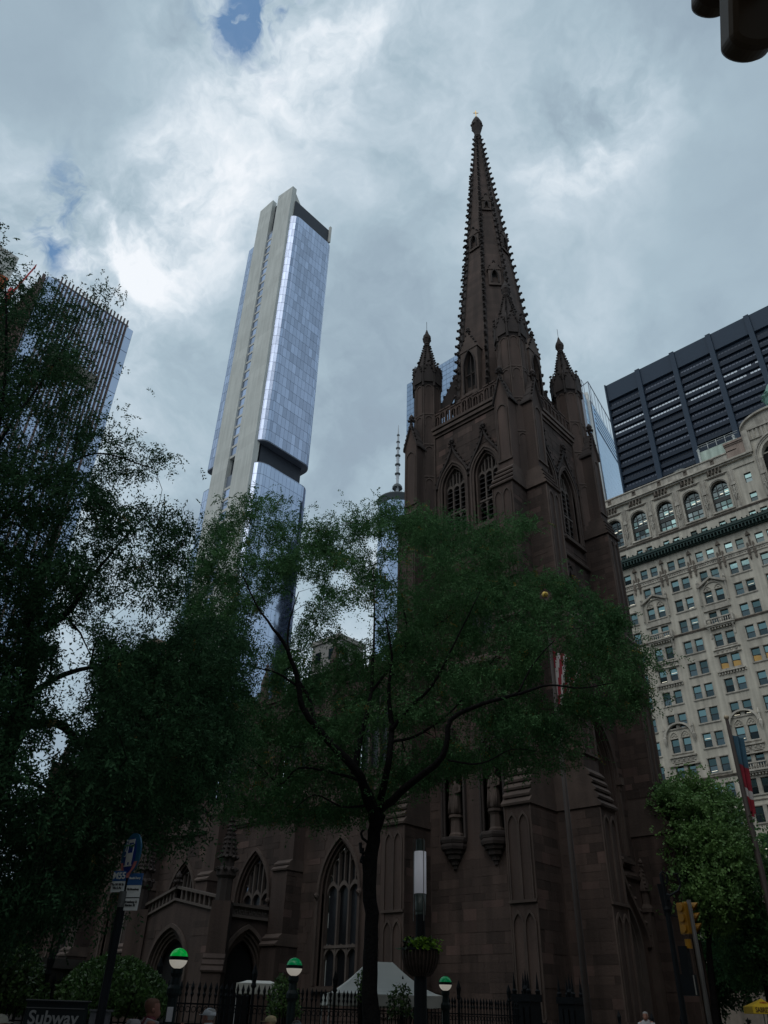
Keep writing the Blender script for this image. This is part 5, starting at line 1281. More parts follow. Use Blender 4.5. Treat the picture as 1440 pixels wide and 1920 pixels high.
def pier(x, y, label):
    t = thing('gate_pier', label, 'gate pier', (x, y, .12), 0, 'spiked iron piers of the churchyard gate'); w_ = .36; q = MB()
    q.box(x-w_, y-w_, .12, x+w_, y+w_, .5); q.box(x-w_+.04, y-w_+.04, .5, x+w_-.04, y+w_-.04, 2.15); q.box(x-w_, y-w_, 2.15, x+w_, y+w_, 2.35); q.build('pier_body', IRON, t)
    for sx in (-1, 0, 1):
        for sy in (-1, 1): q = MB(); q.box(x+sx*.22-.08, y+sy*(w_-.02)-.03, .6, x+sx*.22+.08, y+sy*(w_-.02)+.03, 2.0); q.build('pier_panel', IRON, t)
    for sx in (-1, 1):
        for sy in (-1, 1): q = MB(); q.lathe(x+sx*.27, y+sy*.27, [(.07, 2.35), (.085, 2.45), (.045, 2.5), (.05, 2.55), (.003, 2.98)], 8); q.build('spike', IRON, t)
    q = MB(); q.lathe(x, y, [(.09, 2.35), (.12, 2.5), (.06, 2.6), (.003, 3.05)], 8); q.build('spike', IRON, t)
pier(8.75, -14.9, 'spiked black gate pier directly below the niches of the tower'); pier(8.75, -12.15, 'spiked black gate pier nearer the church door')
# lamp column with hanging planter
P = at(788, 1625, 21); lx, ly = P.x, P.y
t = thing('street_lamp', 'tall dark lamp column with frosted cylinder light and wooden planter bowl', 'street lamp', (lx, ly, .13))
zc = P.z
q = MB(); q.lathe(lx, ly, [(.19, .13), (.19, .9), (.155, 1.0), (.15, 2.35), (.13, 2.5), (.115, 3.3), (.115, 3.75)], 16); q.build('column', IRON, t, smooth=False)
q = MB(); q.lathe(lx, ly, [(.125, 3.72), (.125, 4.02), (.13, 4.05), (.13, 4.12)], 14); q.build('collar', mat('lamp_collar_green', (.045, .065, .06), rough=.4), t)
zb_ = at(788, 1676, 21).z; ztp = at(788, 1597, 21).z
LGREY = mat('lamp_metal_green_grey', (.055, .075, .07), rough=.4)
q = MB(); q.lathe(lx, ly, [(.12, 3.75), (.135, zb_-.36), (.145, zb_)], 16); q.build('lamp_base', LGREY, t, smooth=True)
q = MB(); q.lathe(lx, ly, [(.150, zb_), (.150, ztp)], 24); q.build('frosted_diffuser', mat('frosted_cylinder', (.80, .80, .86), (.72, .72, .80), rough=.5, scale=1.5, emit=(.85, .88, 1), estr=.085), t, smooth=True)
q = MB(); q.lathe(lx, ly, [(.115, ztp), (.115, ztp+.28), (.02, ztp+.31)], 16); q.build('lamp_cap', LGREY, t)
for k in range(3): a_ = k*2.09-.35; q = MB(); q.tube([(lx+.165*math.cos(a_), ly+.165*math.sin(a_), zb_-.6), (lx+.165*math.cos(a_), ly+.165*math.sin(a_), ztp+.3)], .009, 4); q.build('guard_rod', mat('bright_rod', (.5, .5, .5), rough=.3, metal=1) if k == 0 else bpy.data.materials['bright_rod'], t)
pl = thing('hanging_planter', 'slatted dark wooden bowl planter with bright green vines around the lamp column', 'planter', (lx, ly, 2.3))
WDK = mat('dark_planter_slats', (.045, .028, .022), (.03, .02, .016), rough=.7, scale=5)
prof = [(.18, 2.44), (.29, 2.51), (.375, 2.64), (.42, 2.80), (.425, 2.96)]
q = MB(); q.lathe(lx, ly, [(r-.02, z) for r, z in prof], 24, cap=False); q.build('bowl', mat('coir_liner', (.02, .014, .01), rough=.95), pl)
for k in range(28):
    a_ = 2*math.pi*k/28; q = MB(); q.tube([(lx+r*math.cos(a_), ly+r*math.sin(a_), z) for r, z in prof], .021, 4); q.build('slat', WDK, pl)
q = MB(); q.tube([(lx+.43*math.cos(a_), ly+.43*math.sin(a_), 2.97) for a_ in np.linspace(0, 2*math.pi, 25)], .022, 5, cap=False); q.build('rim', IRON, pl)
def leaf_mesh(name, C_, Dn, ln, wd, parent, m_, kind='stuff', droop=None, tone=None, off=None):
    """C_ (n,3) centres, Dn (n,3) leaf directions: one pointed four-sided leaf each"""
    n_ = len(C_); D_ = Dn/np.linalg.norm(Dn, axis=1, keepdims=True); Rn = rng.normal(size=(n_, 3)); W = np.cross(D_, Rn); W /= np.linalg.norm(W, axis=1, keepdims=True)+1e-9
    ln = np.asarray(ln).reshape(-1, 1)*np.ones((n_, 1)); wd = np.asarray(wd).reshape(-1, 1)*np.ones((n_, 1))
    a = C_; b = C_+D_*ln*.45+W*wd*.5; c = C_+D_*ln; d = C_+D_*ln*.45-W*wd*.5
    V = np.stack([a, b, c, d], 1).reshape(-1, 3)-np.array(off if off is not None else WL.get(parent, Vector()))
    me = bpy.data.meshes.new(name); me.vertices.add(4*n_); me.vertices.foreach_set('co', V.astype(np.float32).ravel()); me.loops.add(4*n_)
    me.loops.foreach_set('vertex_index', np.arange(4*n_, dtype=np.int32)); me.polygons.add(n_); me.polygons.foreach_set('loop_start', np.arange(0, 4*n_, 4, dtype=np.int32))
    me.polygons.foreach_set('loop_total', np.full(n_, 4, dtype=np.int32)); me.update(calc_edges=True)
    at_ = me.attributes.new('tone', 'FLOAT', 'FACE'); at_.data.foreach_set('value', (tone if tone is not None else rng.uniform(-.5, .5, n_)).astype(np.float32))
    me.materials.append(m_); o = bpy.data.objects.new(name, me); link(o, parent); WL[o] = WL.get(parent, Vector())
    if kind: o['kind'] = kind
    return o
VINE = mat('sweet_potato_vine', (.16, .30, .02), (.09, .2, .02), rough=.5, scale=8, tone=.8, trans=.3)
VINE2 = mat('dark_fern', (.02, .05, .02), (.015, .03, .015), rough=.6, scale=8, tone=.8)
def vines(n_, ax, m_, sp):
    C_ = []; 
    for i in range(n_):
        a_ = ax+rng.normal()*sp; r = rng.uniform(.1, .50); C_.append((lx+r*math.cos(a_), ly+r*math.sin(a_), 3.0+.22*rng.random()-(max(0, r-.38))*1.3*rng.random()))
    C_ = np.array(C_); D_ = rng.normal(size=(n_, 3)); D_[:, 2] = D_[:, 2]*.4+.1; leaf_mesh('vine_leaf' if m_ is VINE else 'fern_leaf', C_, D_, rng.uniform(.07, .15, n_), .075, pl, m_)
vines(260, -.35, VINE, .75); vines(260, 2.7, VINE2, 1.1)

# bus stop post
P = at(246, 1605, 11.0); bx, by = P.x, P.y
t = thing('bus_stop_sign', 'blue oval bus stop sign on pole with white route panels', 'bus stop sign', (bx, by, .13))
vd = Vector((CAM.x-bx, CAM.y-by, 0)).normalized(); side = Vector((-vd.y, vd.x, 0))
# the sign plate stands edge-on enough to look narrow: its face is turned well away from the viewer
fa = math.atan2(vd.y, vd.x)-rad(57); fn = Vector((math.cos(fa), math.sin(fa), 0)); fu = Vector((-fn.y, fn.x, 0)); up = Vector((0, 0, 1))
bf = lambda u, v_, n_: (bx+fu.x*u+fn.x*n_, by+fu.y*u+fn.y*n_, v_)
ppx = px_m = 147.0
zt_, zb2 = at(248, 1562, 11).z, at(240, 1640, 11).z; zc_ = (zt_+zb2)/2; ry = (zt_-zb2)/2; rx = ry*.80
BLUE = mat('sign_blue', (.012, .08, .24), rough=.4); BLUE2 = mat('sign_dark_blue', (.008, .035, .22), rough=.4); PINK = mat('sign_faded_red', (.55, .18, .16), rough=.5); SWH = mat('sign_white', (.62, .62, .60), rough=.5); STXT = mat('sign_black_print', (.05, .05, .05), rough=.6)
TEAL = mat('sign_teal_blue', (.02, .11, .20), rough=.4)
oval = lambda cx, cz, a, b, n=28, t0=0, t1=360: [(cx+a*math.cos(rad(t0+(t1-t0)*i/n)), cz+b*math.sin(rad(t0+(t1-t0)*i/n))) for i in range(n+(0 if t1-t0 == 360 else 1))]
q = MB(); q.fprism(bf, oval(0, zc_, rx, ry), -.012, .012); q.build('oval_plate', TEAL, t)
q = MB(); AO = [(rx*1.0*math.cos(a_), zc_+ry*math.sin(a_)) for a_ in np.linspace(rad(205), rad(335), 15)]; AI = [(rx*.5*math.cos(a_), zc_-ry*.1+ry*.75*math.sin(a_)) for a_ in np.linspace(rad(205), rad(335), 15)]
for i in range(14): q.fprism(bf, [AO[i], AO[i+1], AI[i+1], AI[i]], .012, .018)
q.fprism(bf, [(-rx*.45, zc_-ry*.86), (rx*.45, zc_-ry*.86), (.06, zb2-.01), (.05, zb2-.04), (-.05, zb2-.04), (-.06, zb2-.01)], .010, .016); q.build('red_stem', PINK, t)
q = MB(); q.fprism(bf, oval(0, zc_-ry*.08, rx*.62, ry*.86), .018, .024); q.build('blue_oval', BLUE2, t)
q = MB(); bw, bt, bb = rx*.34, zc_+ry*.60, zc_-ry*.42
q.fbox(bf, -bw, bb, .024, bw, zc_+ry*.02, .03)
for a0, a1, b0, b1 in ((-bw, -bw*.8, zc_, bt), (bw*.8, bw, zc_, bt), (-bw, bw, bt-.02, bt+.02), (-bw, bw, zc_+ry*.38, zc_+ry*.43)): q.fbox(bf, a0, b0, .024, a1, b1, .03)
for s_ in (-1, 1): q.fbox(bf, s_*bw*.65-.02, bb-.05, .024, s_*bw*.65+.02, bb, .03)
q.fbox(bf, -bw*1.2, zc_-ry*.62, .024, bw*1.2, zc_-ry*.56, .03); q.build('bus_pictogram', SWH, t)
q = MB(); c_ = (-rx*.52, zc_+ry*.02)
pts = [bf(c_[0]+.028*math.cos(a_), c_[1]+.035*math.sin(a_), .026) for a_ in np.linspace(-2.2, 2.2, 10)]; q.tube(pts, .006, 4); q.tube([bf(c_[0], c_[1]+.03, .026), bf(c_[0], c_[1]+.13, .026)], .006, 4); q.tube([bf(c_[0], c_[1]+.145, .026), bf(c_[0], c_[1]+.165, .026)], .010, 5); q.build('wheelchair_symbol', SWH, t)
q = MB()
zp1 = at(240, 1640, 11).z-.02
def panel(ang_off, u0, u1, z0, z1, m_, name, n_=.0):
    a_ = fa+ang_off; nn = Vector((math.cos(a_), math.sin(a_), 0)); uu = Vector((-nn.y, nn.x, 0)); f = lambda u, v_, n: (bx+uu.x*u+nn.x*n, by+uu.y*u+nn.y*n, v_)
    q = MB(); q.fbox(f, u0, z0, n_, u1, z1, n_+.02); q.build(name, m_, t); return f, uu, nn
zr = lambda y_: at(235, y_, 11).z
FL = rad(25); 
f1, u1_, n1_ = panel(FL, -.185, -.01, zr(1652), zr(1633), BLUE, 'route_header'); panel(FL, -.185, -.01, zr(1673), zr(1652.5), SWH, 'route_panel')
f2, u2_, n2_ = panel(FL, .03, .225, zr(1660), zr(1638), BLUE, 'route_header'); panel(FL, .03, .225, zr(1683), zr(1660.5), SWH, 'route_panel'); panel(FL, .03, .225, zr(1708), zr(1685), SWH, 'route_panel'); panel(FL, .03, .225, zr(1685), zr(1683), IRON, 'panel_joint')
text_part('lettering', 'M55', .105, SWH, t, f1(-.098, zr(1642.5), .024), u1_, up, sx=.95)
text_part('lettering', 'South Ferry', .034, SWH, t, f2(.127, zr(1647), .024), u2_, up, sx=.95)
text_part('lettering', 'To W 44 St\nVia 6 Av', .037, STXT, t, f1(-.098, zr(1662), .024), u1_, up, sx=.95)
text_part('lettering', 'Via Broadway', .031, STXT, t, f2(.127, zr(1668), .024), u2_, up, sx=.95)
text_part('lettering', 'Broadway &\nRector St', .037, STXT, t, f2(.127, zr(1695), .024), u2_, up, sx=.95)
q = MB(); q.tube([(bx, by, .13), (bx, by, zr(1678))], .05, 10); q.tube([(bx-vd.x*.03, by-vd.y*.03, zr(1682)), (bx-vd.x*.03, by-vd.y*.03, zt_-.06)], .028, 8); q.build('pole', IRON, t)
q = MB(); q.tube([(bx, by, zr(1702)), (bx, by, zr(1672))], .056, 10); q.build('pole_sleeve', mat('grey_sleeve', (.10, .10, .095), rough=.5), t)

# subway entrance sign
P = at(103, 1910, 11.0); sx_, sy_ = P.x, P.y
t = thing('subway_sign', 'black Subway entrance sign at the bottom left with grey map case', 'sign', (sx_, sy_, .13))
vd = Vector((CAM.x-sx_, CAM.y-sy_, 0)).normalized(); su = Vector((-vd.y, vd.x, 0)); sf = lambda u, v_, n_: (sx_+su.x*u+vd.x*n_, sy_+su.y*u+vd.y*n_, v_)
wl = .33
q = MB(); q.fbox(sf, -wl, 1.27, -.06, wl, 1.665, .0); q.fbox(sf, -wl-.02, 1.655, -.08, wl+.02, 1.675, .03); q.build('sign_panel', mat('sign_black', (.010, .014, .016), rough=.6, spec=.15), t)
q = MB(); q.fbox(sf, -wl, 1.594, .0, wl-.03, 1.602, .012); q.fbox(sf, -wl-.02, 1.668, -.08, wl+.03, 1.678, .035); q.build('trim_line', mat('sign_grey_trim', (.10, .10, .10), rough=.5), t)
text_part('lettering', 'Subway', .185, mat('sign_letter_grey', (.22, .22, .22), rough=.6), t, sf(-.02, 1.50, .004), su, up, sx=.95)
q = MB(); q.fbox(sf, wl+.04, .9, -.05, wl+.27, 1.60, .0); q.fbox(sf, wl+.02, 1.58, -.06, wl+.29, 1.60, .02); q.build('map_case', mat('map_case_grey', (.07, .07, .075), rough=.5), t)
q = MB(); q.fbox(sf, wl+.09, .95, .0, wl+.11, 1.56, .01); q.fbox(sf, wl+.12, .95, .0, wl+.25, 1.54, .008); q.build('map_sheet', mat('map_sheet_grey', (.09, .085, .10), rough=.6), t)
q = MB(); [q.tube([sf(u, .13, -.03), sf(u, 1.6, -.03)], .035, 6) for u in (-wl+.03, wl-.02)]; q.fbox(sf, -wl, .3, -.05, wl, 1.2, -.02); q.build('railing', GRNPOST, t)

# white pop-up tent behind the fence
TW = mat('tent_fabric', (.58, .57, .53), (.48, .48, .45), rough=.8, scale=.8)
def tent(D_, px_l, px_r, y_e, pk, label):
    A_, B_ = at(px_l, y_e, D_), at(px_r, y_e, D_-.3); c = (A_+B_)/2; w_ = (B_-A_).length/2
    t = thing('canopy_tent', label, 'tent', (c.x, c.y, .12)); ze = c.z; zp = at(pk[0], pk[1], D_).z
    ang = math.atan2(B_.y-A_.y, B_.x-A_.x)+rad(12); ux, uy = math.cos(ang), math.sin(ang); h = w_*.86
    f = lambda u, v_, n_: (c.x+ux*u+uy*n_, c.y+uy*u-ux*n_, v_)
    q = MB(); r_ = .36; N_s = 6; V = []; F_ = []
    ring = []
    for k in range(N_s+1):
        s_ = k/N_s; z = ze+(zp-ze)*(s_**1.5); a = h*(1-s_)+.02
        a1 = r_+(h-r_)*(1-s_)
        a2 = .02+(h-.02)*(1-s_)
        ring.append([f(-a1, z, a2), f(a1, z, a2), f(a1, z, -a2), f(-a1, z, -a2)])
    for k in range(N_s):
        for j in range(4): q.quad(ring[k][j], ring[k][(j+1) % 4], ring[k+1][(j+1) % 4], ring[k+1][j])
    q.build('canopy', TW, t, smooth=True)
    q = MB()
    for j, (a, b) in enumerate((((-h, h), (h, h)), ((h, h), (h, -h)), ((h, -h), (-h, -h)), ((-h, -h), (-h, h)))):
        n_ = 8
        for i in range(n_):
            p0_ = (a[0]+(b[0]-a[0])*i/n_, a[1]+(b[1]-a[1])*i/n_); p1_ = (a[0]+(b[0]-a[0])*(i+1)/n_, a[1]+(b[1]-a[1])*(i+1)/n_)
            q.quad(f(p0_[0], ze-.25-.03*(i % 2), p0_[1]), f(p1_[0], ze-.25-.03*((i+1) % 2), p1_[1]), f(p1_[0], ze, p1_[1]), f(p0_[0], ze, p0_[1]))
    q.build('valance', TW, t)
    for sx in (-1, 1):
        for sy in (-1, 1): q = MB(); q.tube([f(sx*(h-.05), .12, sy*(h-.05)), f(sx*(h-.05), ze, sy*(h-.05))], .02, 4); q.build('leg', mat('tent_leg', (.4, .4, .4), rough=.4) if 'tent_leg' not in bpy.data.materials else bpy.data.materials['tent_leg'], t)
tent(25.5, 592, 832, 1867, (730, 1805), 'white pop-up canopy tent with peaked roof behind the fence below the tower')
tent(27.5, 438, 532, 1845, (485, 1839), 'flat pale awning top behind the fence left of the peaked tent')
# flat-topped stone tomb behind the hedge
t = thing('tomb', 'flat dark stone slab tomb behind the fence at the lower left', 'tomb', (5.6, -30.5, .1)); q = MB(); P = at(115, 1805, 20); x, y, z = P.x, P.y, P.z
WL[t] = Vector((x, y, .1)); t.location = (x, y, .1)
q.box(x-.9, y-.9, z-.14, x+.9, y+.9, z+.03); q.build('top_slab', mat('tomb_stone', (.12, .105, .10), (.08, .07, .068), rough=.9), t)
q = MB(); q.box(x-.7, y-.7, .1, x+.7, y+.7, z-.14); q.build('tomb_body', bpy.data.materials['tomb_stone'], t)

# flagpoles
def cloth(name, parent, top, w_, h_, m_a, m_b, stripes, ang, fold=.12, canton=None, vertical=False):
    nx, nz = 22, 26
    cols_ = {}
    for i in range(nx):
        for j in range(nz):
            key = stripes(i/nx, j/nz); key = key if isinstance(key, tuple) else (key, 0); cols_.setdefault(key, MB())
            def pt(i_, j_):
                s_ = i_/nx; t_ = j_/nz; u = w_*s_*(.55+.45*(1-t_)); d = fold*math.sin(s_*11+t_*2.0)*(.4+.6*s_); z = top[2]-h_*t_-.35*s_*w_-(.15*s_*math.sin(t_*3))
                return (top[0]+math.cos(ang)*u-math.sin(ang)*d, top[1]+math.sin(ang)*u+math.cos(ang)*d, z)
            cols_[key].quad(pt(i, j), pt(i+1, j), pt(i+1, j+1), pt(i, j+1))
    for (k, _i), mb_ in cols_.items(): mb_.build({'r': 'red_stripe', 'w': 'white_stripe', 'b': 'blue_canton', 'l': 'light_blue_band'}[k], FLAGM[k], parent, smooth=True)
FLAGM = {'r': mat('flag_red', (.22, .010, .024), rough=.8), 'w': mat('flag_white', (.42, .40, .40), rough=.8), 'b': mat('flag_blue', (.015, .03, .10), rough=.8), 'l': mat('flag_light_blue', (.03, .09, .14), rough=.8)}
def flagpole(q_, D_, label, rb, rt_):
    P = at(*q_, D_); t = thing('flagpole', label, 'flagpole', (P.x, P.y, .1)); q = MB(); q.tube([(P.x, P.y, .1), (P.x, P.y, 1.5), (P.x, P.y, P.z-.1)], [rb*1.3, rb, rt_], 12); q.build('pole', mat('flagpole_bronze', (.050, .040, .036), (.038, .030, .028), rough=.6, spec=.2) if 'flagpole_bronze' not in bpy.data.materials else bpy.data.materials['flagpole_bronze'], t, smooth=True)
    q = MB(); q.lathe(P.x, P.y, [(.14*math.cos(rad(a)), P.z+.14*math.sin(rad(a))) for a in range(-88, 90, 11)], 16); q.build('ball', mat('gilt_ball', (.80, .56, .12), rough=.4, metal=.3) if D_ < 35 else mat('pale_ball', (.5, .42, .3), rough=.4), t, smooth=True)
    return t, P
t, P = flagpole((1022, 1115), 30, 'bronze flagpole with gilt ball in front of the church tower', .12, .06)
z0 = at(1035, 1228, 30).z
fl = thing('flag', 'limp red and white striped flag hanging against the tower', 'flag', (P.x, P.y, z0-1)); WL[fl] = Vector((P.x, P.y, z0-1))
aR = math.atan2(RT.y, RT.x)
def us(s_, t_):
    if s_ < .35 and t_ < .0: return 'b'
    n_ = int((s_*1.15+t_*.30)*7); return ('r' if n_ % 2 == 0 else 'w', n_)
cloth('flag', fl, (P.x+.04, P.y+.04, z0+.2), 1.15, 2.3, None, None, us, aR, .10)
t, P = flagpole((1362, 1345), 45, 'grey flagpole on the right before the limestone facade', .20, .09)
fl = thing('flag', 'thin furled light blue and red flag on the right-hand pole', 'flag', (P.x, P.y, P.z-4)); WL[fl] = Vector((P.x, P.y, P.z-4))
cloth('flag', fl, (P.x+.08, P.y+.05, at(1367, 1378, 45).z), .55, 3.9, None, None, lambda s_, t_: 'l' if t_ < .36 else ('w' if .68 < t_ < .78 else ('r', int(t_ > .7))), aR, .08)
f2_ = at(1405, 1515, 45)
fl2 = thing('flag', 'small red scrap of a flag low on the right-hand pole', 'flag', tuple(f2_)); cloth('flag', fl2, (f2_.x-.1, f2_.y, f2_.z+.35), .35, .9, None, None, lambda s_, t_: 'r' if t_ < .6 else 'w', aR, .05)

# ornamental lamp post beside the church corner
P = at(1240, 1640, 31); t = thing('lamp_post', 'slim black lamp post with scrolled brackets in front of the church corner', 'lamp post', (P.x, P.y, .13)); x, y, z = P.x, P.y, P.z
q = MB(); q.lathe(x, y, [(.20, .13), (.18, 1.0), (.10, 1.2), (.085, z-1.2), (.12, z-1.1), (.085, z-1.0), (.075, z)], 10); q.build('post', IRON, t)
q = MB(); q.fprism(lambda u, v_, n_: (x+RT.x*u/.99*1.0-RT.y*n_, y+RT.y*u/.99*1.0+RT.x*n_, v_), [(-.2, z-.3), (.05, z-.3), (.18, z-1.0), (.05, z-1.4), (-.1, z-1.3)], -.04, .04); q.build('sign_bracket', IRON, t)
rt3 = Vector((RT.x, RT.y, 0)).normalized(); pt3 = lambda u, v_: (x+rt3.x*u, y+rt3.y*u, v_)
q = MB()
q.tube([pt3(0, z-1.25), pt3(.35, z-1.3), pt3(.7, z-1.05)], .035, 5)
q.tube([pt3(.0, z-.75), pt3(.3, z-.6), pt3(.5, z-.5), pt3(.62, z-.3), pt3(.55, z+.05), pt3(.42, z+.02)], .04, 5)
q.tube([pt3(.0, z-.35), pt3(.15, z-.25), pt3(.2, z+.0), pt3(.05, z+.1), pt3(-.05, z)], .035, 5); q.build('scroll_bracket', IRON, t)
q = MB(); q.lathe(*pt3(.08, 0)[:2], [(.02, z-.9), (.09, z-.8), (.09, z-.65), (.02, z-.55)], 8); q.build('finial', IRON, t)
# yellow traffic signals
YEL = mat('signal_yellow', (.38, .18, .008), (.28, .13, .007), rough=.5, scale=3)
def signal_head(t, x, y, z, ang, m_, s_=1.0, back=True):
    f = FR((x, y, z), ang); q = MB()
    q.fprism(f, [(-.17*s_, -.52*s_), (.17*s_, -.52*s_), (.19*s_, -.47*s_), (.19*s_, .47*s_), (.17*s_, .52*s_), (-.17*s_, .52*s_), (-.19*s_, .47*s_), (-.19*s_, -.47*s_)], -.1*s_, .08*s_)
    for k in (-1, 0, 1):
        q.fprism(f, [(.13*s_*math.cos(a_), .345*s_*k+.14*s_*math.sin(a_)) for a_ in np.linspace(0, 2*math.pi, 13)[:-1]], -.19*s_, -.1*s_)
    h = q.build('housing', m_, t, bevel=.012*s_)
    for k in (-1, 0, 1):
        q = MB(); n_ = 12
        for i in range(n_):
            a0, a1 = rad(-60+300*i/n_), rad(-60+300*(i+1)/n_); c0 = (.155*s_*math.cos(a0), .345*s_*k+.155*s_*math.sin(a0)); c1 = (.155*s_*math.cos(a1), .345*s_*k+.155*s_*math.sin(a1)); L0 = .30*s_*(.62+.38*math.sin(a0)); L1 = .30*s_*(.62+.38*math.sin(a1))
            q.quad(f(*c0, .08*s_), f(*c1, .08*s_), f(*c1, .08*s_+L1), f(*c0, .08*s_+L0))
        q.build('visor', m_, t)
        q = MB(); q.fprism(f, [(.135*s_*math.cos(a_), .345*s_*k+.135*s_*math.sin(a_)) for a_ in np.linspace(0, 2*math.pi, 17)[:-1]], .08*s_, .095*s_); q.build('lens', mat('dark_lens', (.03, .01, .01), rough=.2) if 'dark_lens' not in bpy.data.materials else bpy.data.materials['dark_lens'], t)
P = at(1283, 1722, 25.0); x, y, z = P.x, P.y, P.z; ps = at(1297, 1722, 25.0)
t = thing('traffic_signal', 'yellow three-light traffic signal on silver pole before the church corner', 'traffic signal', (ps.x, ps.y, .13))
signal_head(t, x, y, z, math.atan2(RT.y, RT.x)+rad(35), YEL, .74); P2 = at(1294, 1722, 25.25); signal_head(t, P2.x, P2.y, P2.z+.02, math.atan2(RT.y, RT.x)-rad(30), YEL, .74)
q = MB(); q.tube([(x, y, z-.5), (x, y, z-.72)], .09, 8); q.build('signal_hanger', YEL, t)
q = MB(); q.tube([(ps.x, ps.y, .13), (ps.x, ps.y, z+.45)], .058, 10); q.build('pole', mat('galvanised_pole', (.12, .115, .11), rough=.55, spec=.25), t, smooth=True)
q = MB(); c = at(1286, 1805, 25); q.box(c.x-.11, c.y-.11, c.z-.45, c.x+.11, c.y+.11, c.z+.38); q.build('control_box', IRON, t)
q = MB(); c = at(1293, 1847, 25); q.box(c.x-.17, c.y-.13, c.z-.24, c.x+.17, c.y+.13, c.z+.24); q.build('pedestrian_signal', IRON, t)
q = MB(); q.box(c.x+.172, c.y-.10, c.z-.22, c.x+.19, c.y-.06, c.z+.22); q.build('signal_edge', mat('signal_edge_grey', (.35, .35, .33), rough=.5), t)
# traffic signal cluster overhead at the top right corner, hung from a mast arm beside the camera
DKS = mat('signal_backlit_brown', (.060, .036, .018), (.045, .027, .014), rough=.5, scale=3, spec=.25)  # yellow housings coloured dark brown: their backlit shade is in the paint
sp_ = at(1388, 60, 2.25); pole = Vector((sp_.x+2.3, sp_.y+1.2, .13))
t = thing('traffic_signal', 'dark backs of a traffic signal cluster hanging at the top right corner', 'traffic signal', tuple(pole))
def capsule(px_, py_, D_, w_, dp, H_, nm, tilt):
    """signal head with rounded ends, tipped towards the street"""
    c = at(px_, py_, D_); r2 = Vector((RT.x, RT.y, 0)).normalized(); ax = (Vector((0, 0, 1))*math.cos(rad(33))+Vector((-r2.y, r2.x, 0))*-math.sin(rad(33))-r2*tilt).normalized(); bk = ax.cross(r2).normalized()*-1
    f = lambda u, v_, n_: tuple(c+r2*u+bk*n_+ax*v_); h = w_/2; P_ = [(-h, H_), (-h, h*.62)]+[(-h*math.cos(a_), h*.62-h*.62*math.sin(a_)) for a_ in np.linspace(.1, math.pi-.1, 15)]+[(h, h*.62), (h, H_)]
    q = MB(); q.fprism(f, P_, 0, dp); q.build(nm, DKS, t, bevel=.03)
    for k in range(3):
        q = MB(); cc = Vector(f(0, .30+.33*k, dp)); q.tube([tuple(cc), tuple(cc+bk*.16)], [.085, .085], 12, cap=False); q.build('visor', DKS, t)
        q = MB(); q.tube([tuple(cc), tuple(cc+bk*.02)], [.08, .08], 12); q.build('lens', bpy.data.materials['dark_lens'], t)
capsule(1391, 124, 2.25, .205, .14, 1.15, 'signal_housing', .04); capsule(1328, 40, 2.34, .19, .13, 1.0, 'signal_housing', .02); capsule(1462, 42, 2.50, .22, .14, 1.0, 'signal_housing', .02)
q = MB(); hub = Vector((sp_.x+.15, sp_.y-.3, sp_.z+1.35)); q.tube([tuple(hub), tuple(hub+Vector((0, 0, .35))), (pole.x, pole.y, hub.z+.6)], .05, 8); q.build('mast_arm', GRNPOST, t)
q = MB(); q.tube([tuple(pole), (pole.x, pole.y, hub.z+.9)], [.13, .09], 12); q.build('pole', GRNPOST, t)

# yellow food-cart umbrella
P = at(1425, 1886, 46); x, y = P.x, P.y; ppm = 38.5
t = thing('cart_umbrella', 'yellow square food cart umbrella with dark lettering on its valance', 'umbrella', (x, y, .13))
YU = mat('umbrella_yellow', (.62, .44, .03), (.55, .36, .02), rough=.7, scale=3)
zt_, ze, zv = at(1429, 1872, 46).z, at(1425, 1888, 46).z, at(1425, 1901, 46).z; w_ = .62
ua = Vector((RT.x, RT.y, 0)).normalized(); ub = Vector((-ua.y, ua.x, 0)); f = lambda u, v_, n_: (x+ua.x*u+ub.x*n_, y+ua.y*u+ub.y*n_, v_)
crn = [(-w_, -w_), (w_*.65, -w_), (w_*.9, w_), (-w_*.9, w_)]
q = MB(); 
for i in range(4): a, b = crn[i], crn[(i+1) % 4]; q.add([f(a[0], ze, a[1]), f(b[0], ze, b[1]), f(.12, zt_, 0)], [(0, 1, 2)])
q.build('canopy', YU, t); q = MB()
for i in range(4): a, b = crn[i], crn[(i+1) % 4]; q.quad(f(a[0], zv, a[1]), f(b[0], zv, b[1]), f(b[0], ze, b[1]), f(a[0], ze, a[1]))
q.build('valance', YU, t)
q = MB(); q.tube([f(0, .13, 0), f(.12, zt_+.08, 0)], .025, 6); q.build('pole', mat('umbrella_pole', (.3, .3, .28), rough=.4), t)
text_part('lettering', 'SABRETT', .27, mat('umbrella_print', (.06, .03, .02), rough=.7), t, f(-.11, (zv+ze)/2+.0, -w_-.01), ua, up, sx=.72)
text_part('lettering', 'SABRETT', .12, mat('umbrella_red_print', (.45, .10, .04), rough=.7), t, f(.05, ze+.17, -w_*.62), ua, (ub*.9+up*.55).normalized(), sx=.8)
cart = thing('food_cart', 'dark food cart standing under the yellow umbrella', 'food cart', (x, y+.3, .13)); q = MB(); q.box(x-.5, y-.1, .5, x+.6, y+1.5, 1.5); q.build('cart_body', mat('cart_steel', (.06, .06, .055), rough=.4), cart)
for s_ in (0, 1.1): q = MB(); q.tube([(x-.55, y+.2+s_, .4), (x-.48, y+.2+s_, .4)], .27, 12); q.build('wheel', IRON, cart)
